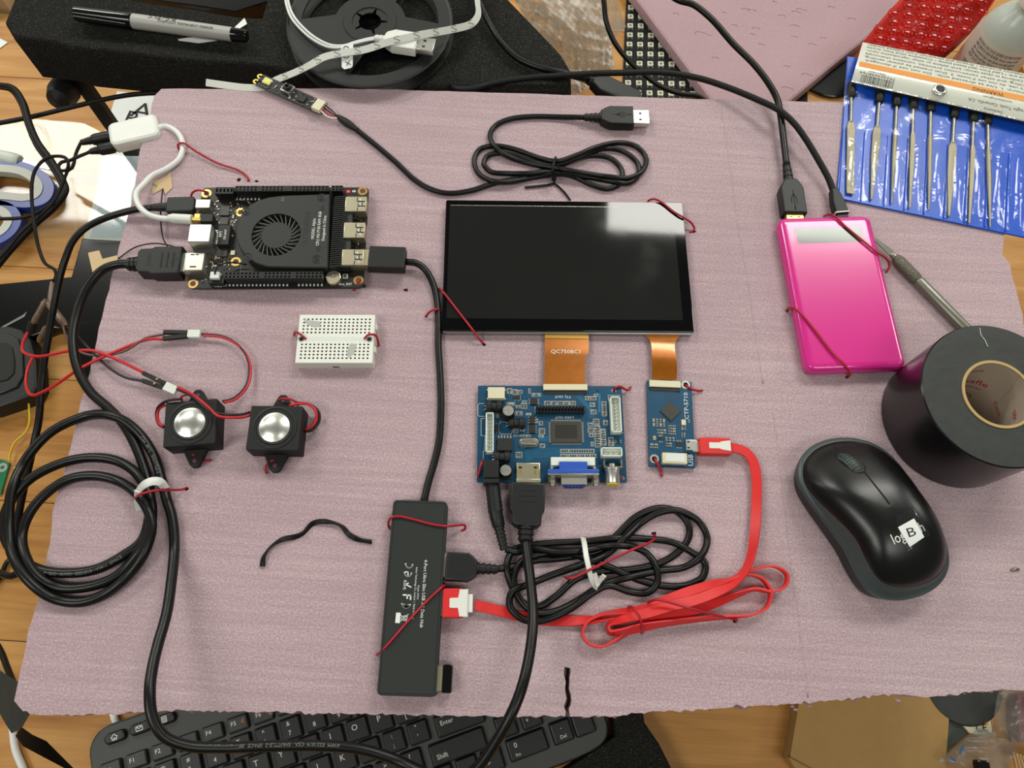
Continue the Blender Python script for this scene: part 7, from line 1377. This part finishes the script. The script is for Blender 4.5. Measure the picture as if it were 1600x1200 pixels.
for pts in ([(-40, 190), (30, 191), (62, 196), (73, 215), (77, 250), (96, 290), (104, 320), (92, 338)], [(112, 280), (114, 310), (120, 360), (122, 395)]):
    PP = spline([T.l(x, y, hz + 1) for x, y in pts], 3); T.part(MB().tube(PP, 1.6, 8), 'lid_ridge', 'acrylic', smooth=180)
# scissors
T = thing_at('scissors', 'blue and grey scissors whose finger loops reach in from the left', 'scissors', 40, 300, DZ); hS = -138
def loop(pts, nm):
    P = spline([T.l(x, y, hS) for x, y in pts + pts[:2]], 2)[:-1]; T.part(MB().ribbon(P, 13, 9, [0] * len(P)), nm, 'scissor_blue', smooth=70); c_ = P.mean(axis=0); Q = c_ + (P - c_) * np.array((.80, .80, 1)); Q[:, 2] += 1.2; T.part(MB().ribbon(Q, 8, 8, [0] * len(Q)), nm + '_lining', 'scissor_grey', smooth=70)
loop(q(Z3, (-120, 830), (-60, 790), (40, 790), (130, 805), (200, 845), (232, 895), (215, 940), (150, 958), (60, 950), (-40, 940), (-110, 900)), 'finger_loop')
loop(q(Z3, (-160, 1010), (-80, 975), (0, 978), (55, 1000), (80, 1045), (55, 1095), (0, 1130), (-80, 1150), (-150, 1090)), 'thumb_loop')
M_, L = axis(T, (-30, 300), (-120, 300), hS); T.part(MB().prism([(0, -14), (60, -9), (150, 0), (60, 9), (0, 12)], -1.5, 1.5, .3).xf(M_), 'blades', 'steel_dull')
T = thing_at('white_handled_tool', 'white handled tool with a thin metal end above the scissors', 'tool', 0, 245, DZ); M_, L = axis(T, (-40, 236), (32, 252), -136); T.part(MB().lathe([(6.5, 0), (6.5, L - 6), (5.6, L - 1), (4.6, L)], 18, M=M_ @ LX), 'handle', 'white_jst'); T.part(MB().box(L, L + 30, -2.5, 2.5, -.6, .6, .2).xf(M_), 'metal_end', 'metal')
flat_sheet('paper_scrap', [(-20, 55), (0, 60), (12, 66), (0, 75), (-20, 80)], DZ + .6, .5, 'paper', 'scrap of white paper at the left frame edge below the foam block', 'paper')
v = at(4, 5, -140); build(MB().box(v[0] - 60, v[0] + 6, v[1] - 4, v[1] + 60, .2, 20, 3), 'grey_case', 'frame_metal', label='grey case corner behind the long foam block', cat='case')
P = [at(x, y, -110)[:2] for x, y in ((140, -70), (196, -6), (300, 8), (368, 18), (424, 0), (432, -70))]; build(MB().prism([tuple(p_) for p_ in P], .2, 40, 1), 'dark_case', 'gloss_black', label='black case behind the long foam block', cat='case')
# black folder and oval speaker
pts = [(-40, 447), (111, 432), (120, 400), (128, 372), (230, 378), (230, 420), (175, 600), (137, 600), (112, 556), (104, 515), (84, 512), (-40, 560)]
P = [at(x, y, -137)[:2] for x, y in pts]; T = thing_at('black_case', 'flat black glossy case under the left cables', 'case', 80, 470, DZ)
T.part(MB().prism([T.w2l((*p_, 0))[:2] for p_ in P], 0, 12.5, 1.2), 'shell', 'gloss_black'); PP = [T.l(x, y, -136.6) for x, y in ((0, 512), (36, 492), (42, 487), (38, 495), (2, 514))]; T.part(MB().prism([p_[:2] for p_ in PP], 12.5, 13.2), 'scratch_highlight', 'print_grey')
T.part(MB().prism([T.l(x, y, -136)[:2] for x, y in ((128, 505), (160, 500), (150, 560), (132, 572), (120, 540))], 12.5, 14, .3), 'clear_window', 'acrylic')
hO = -132
T = thing_at('oval_speaker', 'black rounded rectangular speaker at the left frame edge', 'speaker', 10, 578, DZ)
def orr(pts, h): return [T.l(x, y, h)[:2] for x, y in pts]
o1 = orr(q(K6, (-220, 720), (-120, 700), (40, 695), (110, 715), (160, 770), (190, 880), (195, 1010), (170, 1060), (60, 1100), (-60, 1140), (-200, 1120)), hO); T.part(MB().prism(o1, 0, B + hO - .3, 3), 'basket', 'rubber')
for nm, pts, z0, z1 in (('surround', ((-180, 760), (-100, 745), (50, 740), (100, 765), (125, 840), (130, 960), (95, 1020), (20, 1050), (-60, 1070), (-180, 1050)), -4, 1.5), ('cone', ((-150, 800), (-60, 790), (40, 790), (75, 815), (88, 880), (85, 950), (50, 985), (-60, 1010), (-140, 990)), -4, 2.6)): T.part(MB().prism(orr(q(K6, *pts), hO), B + hO + z0, B + hO + z1, 1.4), nm, 'fin_black' if nm == 'surround' else 'matte_black')
cable('yellow_wire', q(Z1, (150, 100, -140), (152, 200, -142), (130, 255, -143), (80, 300, -144), (55, 350, -145), (45, 410, -146)), .8, 'yellow_wire', label='thin yellow wire between oval speaker and green circuit board')
T = thing_at('green_board', 'green circuit board corner at the left frame edge', 'circuit board', 0, 745, DZ); T.part(MB().prism([T.l(x, y, -147)[:2] for x, y in ((-40, 716), (0, 717), (14, 723), (3, 760), (0, 772), (-40, 770))], 0, 1.8), 'board', 'pcb_green'); v = T.l(3, 730, -147); T.part(MB().lathe([(1.6, 1.8), (3.8, 1.8), (3.8, 2), (1.6, 2)], 20, M=Matrix.Translation((v[0], v[1], 0)), caps=(False, False)), 'mounting_ring', 'solder')
cable('white_sliver', [(22, 732, -148.5), (30, 727, -148.5), (36, 722, -148.5)], .9, 'white_cable', label='small white sliver on the wood inside the cable loop', cat='scrap')
cable('black_cable', [(-20, 925, -147), (-2, 905, -147), (14, 875, -147), (30, 880, -146), (32, 895, -146), (10, 900, -147), (-20, 896, -147)], 1.7, 'cable', label='small loop of black cord at the left below the coil')
# strip of black tape at the lower left
T = thing_at('tape_strip', 'loose twisted strip of black tape at the lower left corner', 'tape', 40, 1100, -100)
R = [[T.l(-30, 1010, -30), T.l(-30, 1085, -30)], [T.l(0, 1048, -20), T.l(-2, 1112, -24)], [T.l(22, 1062, -12), T.l(8, 1130, -20)], [T.l(45, 1075, -6), T.l(18, 1146, -18)], [T.l(64, 1085, -3), T.l(33, 1138, -12)]]
def thick(R, t): return [[r[0], r[1], (r[1][0], r[1][1], r[1][2] - t), (r[0][0], r[0][1], r[0][2] - t)] for r in R]
T.part(MB().rings(thick(R, .4)), 'near_flap', 'tape_black', smooth=60)
R = [[T.l(33, 1136, -13), T.l(24, 1150, -20)], [T.l(50, 1148, -30), T.l(36, 1166, -34)], [T.l(72, 1158, -45), T.l(66, 1182, -46)], [T.l(92, 1178, -60), T.l(100, 1200, -60)], [T.l(118, 1204, -75), T.l(112, 1215, -75)], [T.l(140, 1230, -90), T.l(134, 1240, -90)]]
T.part(MB().rings(thick(R, .4)), 'hanging_tail', 'matte_black', smooth=60)
cable('white_cable', [(-20, 1030, -120), (0, 1055, -130), (14, 1100, -146), (20, 1140, -147), (24, 1170, -147), (38, 1205, -147), (50, 1240, -147)], 2.6, 'white_cable', label='white cord on the wood under the black tape strip')
cable('black_cable', [(-20, 985, -100), (0, 1015, -90), (12, 1045, -80), (22, 1070, -70)], 2., 'cable', label='thin black cord behind the black tape strip')
cable('white_cable', [(176, 1100, -147), (177, 1115, -147), (181, 1128, -147), (190, 1150, -149 + 2)], 2.6, 'white_cable', label='short piece of white cord behind the keyboard\'s corner')

# ------------------------------------------------------------------ keyboard
hK = -132.; hB = -136.
a_ = at(212, 1188, hK)[:2]; b_ = at(408, 1118, hK)[:2]; ka = math.atan2(b_[1] - a_[1], b_[0] - a_[0])
T = Thing('keyboard', 'dark grey keyboard with black keys below the board\'s front edge', 'keyboard', *at(540, 1190, hB)[:2], .2, ka); kb = T
L_ = lambda x, y, h=hB: np.array(T.l(x, y, h)[:2])
lx0 = L_(140, 1195)[0]; top_y = (L_(195, 1122)[1] + L_(160, 1140)[1] * 0 + L_(225, 1113)[1]) / 2; rx1 = L_(954, 1140)[0]; bot_y = L_(893, 1190)[1]
ol = rrect(lx0, rx1, bot_y, top_y, 17, 8); zt = B + hB - .2
T.part(MB().prism(ol, 0, zt - 1.5, .6, c0=1), 'rim', 'kb_rim'); T.part(MB().prism(inset(ol, 1.4), zt - 1.6, zt, .5), 'deck', 'kb_frame')
KEYS = {}
def key(cx, cy, w_, h_, lab_=(), m_='key_black', r=1.2, dish=True):
    kk = (round(w_, 1), round(h_, 1), m_, r)
    if kk not in KEYS:
        o = T.part(MB().prism(rrect(-w_ / 2 - .7, w_ / 2 + .7, -h_ / 2 - .7, h_ / 2 + .7, r + .4), -.2, .12, .05, mi=1).prism(rrect(-w_ / 2, w_ / 2, -h_ / 2, h_ / 2, r), 0, 3.6, 1., mi=0), 'key', [m_, 'deep_black']); KEYS[kk] = o; o.location = (cx / 1000, cy / 1000, zt / 1000)
    else: o = copy_of(KEYS[kk], T, (cx, cy, zt))
    for s, dx, dy, sz, mt in lab_: build(text_mb(s, sz, dx, dy, 3.66, 0), 'key_legend', mt, o, False)
    return o
kp = np.linalg.norm(L_(558, 1138, hK) - L_(520, 1152, hK)); ks = kp - 3.4
def std(s): return [(s, -2 if len(s) < 2 else 0, 1.5 if len(s) < 2 else 0, 5.6, 'print_white')]
def two(a, b): return [(a, -1, 3.4, 4.2, 'print_white'), (b, -1, -2.8, 4.4, 'print_white')]
def rowk(anchor, idx, labels, y=None):
    c_ = L_(*anchor, hK)
    for k, lb_ in enumerate(labels):
        x = c_[0] + (k - idx) * kp
        if lb_ is None or x > rx1 - 60 and False: continue
        key(x, c_[1], ks, ks, lb_)
rowk((415, 1152), 6, [two('~', '`')] + [two(*p) for p in ('!1', '@2', '#3', '$4', '%5', '^6', '&7', '*8', '(9', ')0', '_-', '+=')])
rowk((559, 1139), 8, [std(c) for c in 'QWERTYUIOP'] + [two('{', '['), two('}', ']')])
rowk((616, 1158), 9, [std(c) for c in 'ASDFGHJKL'] + [two(':', ';'), two('"', "'")])
rowk((644, 1190), 9, [std(c) for c in 'ZXCVBNM'] + [two('<', ','), two('>', '.'), two('?', '/')])
def wide(x0, y0, x1, y1, lab_, w_=None):   # key between two pixel centres of its ends
    a, b = L_(x0, y0, hK), L_(x1, y1, hK); c_ = (a + b) / 2; return key(c_[0], c_[1], abs(b[0] - a[0]), ks, lab_)
e = wide(681, 1136, 754, 1112, []); build(text_mb('Enter', 4.4, -9, 1.5, 3.66), 'key_legend', 'print_white', e, False)
e = wide(674, 1184, 757, 1150, []); build(text_mb('Shift', 4.6, -12, -2, 3.66), 'key_legend', 'print_white', e, False)
for (x, y), lb_ in (((731, 1200), '^'), ((791, 1134), 'End'), ((829, 1120), 'v'), ((912, 1131), ''), ((770, 1188), '>')):
    c_ = L_(x, y, hK); key(c_[0], c_[1], ks, ks, [(lb_, -3, -1, 4.2, 'print_white')] if lb_ else [])
e = wide(795, 1175, 853, 1153, []); build(text_mb('0', 4.8, -8, 2.4, 3.66), 'key_legend', 'print_white', e, False); build(text_mb('Ins', 3.2, -8, -3.6, 3.66), 'key_legend', 'print_white', e, False)
c_ = L_(878, 1143, hK); key(c_[0], c_[1], ks, ks, [('.', 0, 3.4, 5, 'print_white'), ('Del', 0, -3.4, 3.4, 'print_white')])
c_ = L_(731, 1200, hK); key(c_[0] - kp * 1.02, c_[1], ks, ks, [('<', -3, -1, 4.2, 'print_white')]); key(c_[0] - kp * 7, c_[1], kp * 5.6, ks); [key(c_[0] - kp * k_, c_[1], ks, ks, [(t_, -1, 0, 3.6, 'print_white')]) for k_, t_ in ((2.2, 'Ctrl'), (3.3, 'Alt'), (10.6, 'Alt'), (11.7, 'Fn'), (12.8, 'Ctrl'))]
fa_ = L_(212, 1188, hK); fb_ = L_(409, 1117, hK); fp = (fb_ - fa_) / 5
for k in range(-1, 13):
    c_ = fa_ + fp * k; lab_ = [('F%d' % (k + 1), -2.5, .6, 4.2, 'print_white')] if k >= 0 else [('Esc', -2, .6, 4, 'print_white')]
    if k == 4: lab_.append(('d', 3.8, .8, 4.6, 'key_orange'))
    if k == 5: lab_.append(('<<', 4.2, .8, 3.6, 'key_orange'))
    key(c_[0], c_[1], fp[0] - 3.4, 9.4, lab_, 'fkey')
for n_, (x, y) in enumerate(((178, 1152), (217, 1138), (256, 1124))):
    c_ = L_(x, y, hK); o = key(c_[0], c_[1], 14.5, 6.4, (), 'key_black', 3.1); mb = MB(); z_ = 3.66
    def ln(pts, w_=.5, closed=True):
        pts = pts + pts[:1] if closed else pts
        for a, b in zip(pts[:-1], pts[1:]):
            a, b = np.array(a), np.array(b); d = (b - a) / np.linalg.norm(b - a); q_ = np.array((-d[1], d[0])) * w_ / 2; mb.add([(*(a + q_), z_), (*(a - q_), z_), (*(b - q_), z_), (*(b + q_), z_)], [(0, 1, 2, 3)])
    if n_ == 0: ln([(-2.4, 0), (0, 2), (2.4, 0)], closed=False); ln([(-1.6, 0), (-1.6, -1.8), (1.6, -1.8), (1.6, 0)], closed=False); ln([(-.4, -1.8), (-.4, -.4), (.5, -.4), (.5, -1.8)], closed=False)
    elif n_ == 1: ln([(-2.2, -1.5), (2.2, -1.5), (2.2, 1.5), (-2.2, 1.5)]); ln([(-2.2, 1.5), (0, -.2), (2.2, 1.5)], closed=False)
    else:
        ln([(-1.6, -1.9), (1.6, -1.9), (1.6, 1.9), (-1.6, 1.9)]); ln([(-1.6, .8), (1.6, .8)], closed=False); ln([(-.5, -1.9), (-.5, .8)], .35, False); ln([(.6, -1.9), (.6, .8)], .35, False); ln([(-1.6, -.6), (1.6, -.6)], .35, False)
    build(mb, 'key_symbol', 'print_white', o, False)

# ------------------------------------------------------------------ lower right: box and bits
hX = -137.
T = thing_at('cardboard_box', 'tan cardboard box below the board\'s front edge', 'box', 1360, 1150, DZ)
P = [T.l(x, y, hX)[:2] for x, y in ((1252, 1070), (1486, 1060), (1474, 1225), (1262, 1225), (1232, 1186))]; T.part(MB().prism(P, 0, B + hX + 149.7 - B - 0, .6), 'body', 'cardboard')
P2 = [T.l(x, y, hX + .6)[:2] for x, y in ((1252, 1070), (1486, 1060), (1476, 1200), (1262, 1200), (1233, 1185))]; T.part(MB().prism(P2, B + hX - .3, B + hX + 1.6, .2), 'lid_flap', 'cardboard'); T.part(MB().prism([T.l(x, y, hX + 4)[:2] for x, y in ((1232, 1183), (1262, 1199), (1285, 1212), (1240, 1198))], 13.5, 17, .2), 'side_flap', 'cardboard')
c = at(1505, 1068, -135); T = Thing('round_disc', 'dark grey round disc beside the cardboard box', 'disc', c[0], c[1], .2); T.part(MB().lathe([(28, 0), (29, 1), (29, 14), (28, 15), (10, 15)], 48), 'body', 'tape_black')
T = thing_at('dark_box', 'dark grey-green box between cardboard and clear bags', 'box', 1500, 1150, DZ); T.part(MB().prism([T.l(x, y, -138)[:2] for x, y in ((1481, 1118), (1496, 1124), (1516, 1145), (1478, 1176))], 0, 11.7, .5), 'body', 'grey_green')
T = thing_at('component_box', 'pale box with black and amber print beside the clear bags', 'box', 1530, 1130, DZ); T.part(MB().prism([T.l(x, y, -136)[:2] for x, y in ((1496, 1123), (1545, 1108), (1552, 1150), (1516, 1146))], 0, 13.7, .4), 'body', 'pale_box'); T.part(MB().prism([T.l(x, y, -136)[:2] for x, y in ((1522, 1122), (1542, 1118), (1543, 1132), (1534, 1134))], 13.7, 14.2), 'amber_panel', 'amber'); v = T.l(1533, 1138, -136); T.part(text_mb('CE', 7, v[0], v[1], 14.2, 10), 'lettering', 'print_black', smooth=False)
T = sheet('zip_bag', 'clear zip bag with blue print in the lower right corner', 'plastic bag', [(1530, 1136), (1592, 1164), (1560, 1235), (1466, 1190)], 14, 14, lambda u, v: -127 + 5 * math.sin(3 * u) * math.sin(3 * v), 'bag_clear', seed=5)
for pts in (((1498, 1176), (1504, 1165), (1506, 1167), (1500, 1179)), ((1484, 1180), (1492, 1186), (1494, 1191), (1487, 1188))):
    P = [T.l(x, y, -119)[:2] for x, y in pts]; T.part(MB().prism(P, T.l(0, 0, -119)[2], T.l(0, 0, -119)[2] + .3), 'printed_mark', 'blue_print')
sheet('plastic_bag', 'crumpled clear plastic bag over a red packet', 'plastic bag', [(1560, 1078), (1605, 1070), (1612, 1165), (1548, 1150)], 14, 14, lambda u, v: -120 + 8 * math.sin(4 * u + 2) * math.sin(4 * v), 'bag_clear', seed=6)
T = thing_at('red_packet', 'dark red packet at the right frame edge', 'packet', 1605, 1120, DZ); T.part(MB().prism([T.l(x, y, -136)[:2] for x, y in ((1592, 1085), (1640, 1080), (1640, 1165), (1596, 1160), (1590, 1120))], 0, 13, 2), 'body', 'maroon')
T = thing_at('black_clip', 'black rounded clip on the clear bag at the lower frame edge', 'clip', 1520, 1195, -128); T.part(MB().prism(rrect(-4.6, 4.6, -14, 4, 2), 8, 13, .8), 'body', 'gloss_black')
for k in range(5):
    cable('wooden_stick', [(1583 + k * 5, 1175 + k * 2, -140 + k), (1592 + k * 7, 1215 + k * 2, -141 + k)], 1.2, 'sticks', label=('thin wooden stick nearest the clear zip bag', 'second thin wooden stick from the clear zip bag', 'third thin wooden stick from the clear zip bag', 'fourth thin wooden stick from the clear zip bag', 'thin wooden stick farthest from the clear zip bag')[k], cat='stick', group='wooden sticks at the corner')
cable('debris_crumb', [(1580, 891, .8), (1586, 889, 1), (1592, 890, .8)], .8, 'steel_dull', label='tiny dark crumb on the board below the tape roll', cat='crumb', n=6)
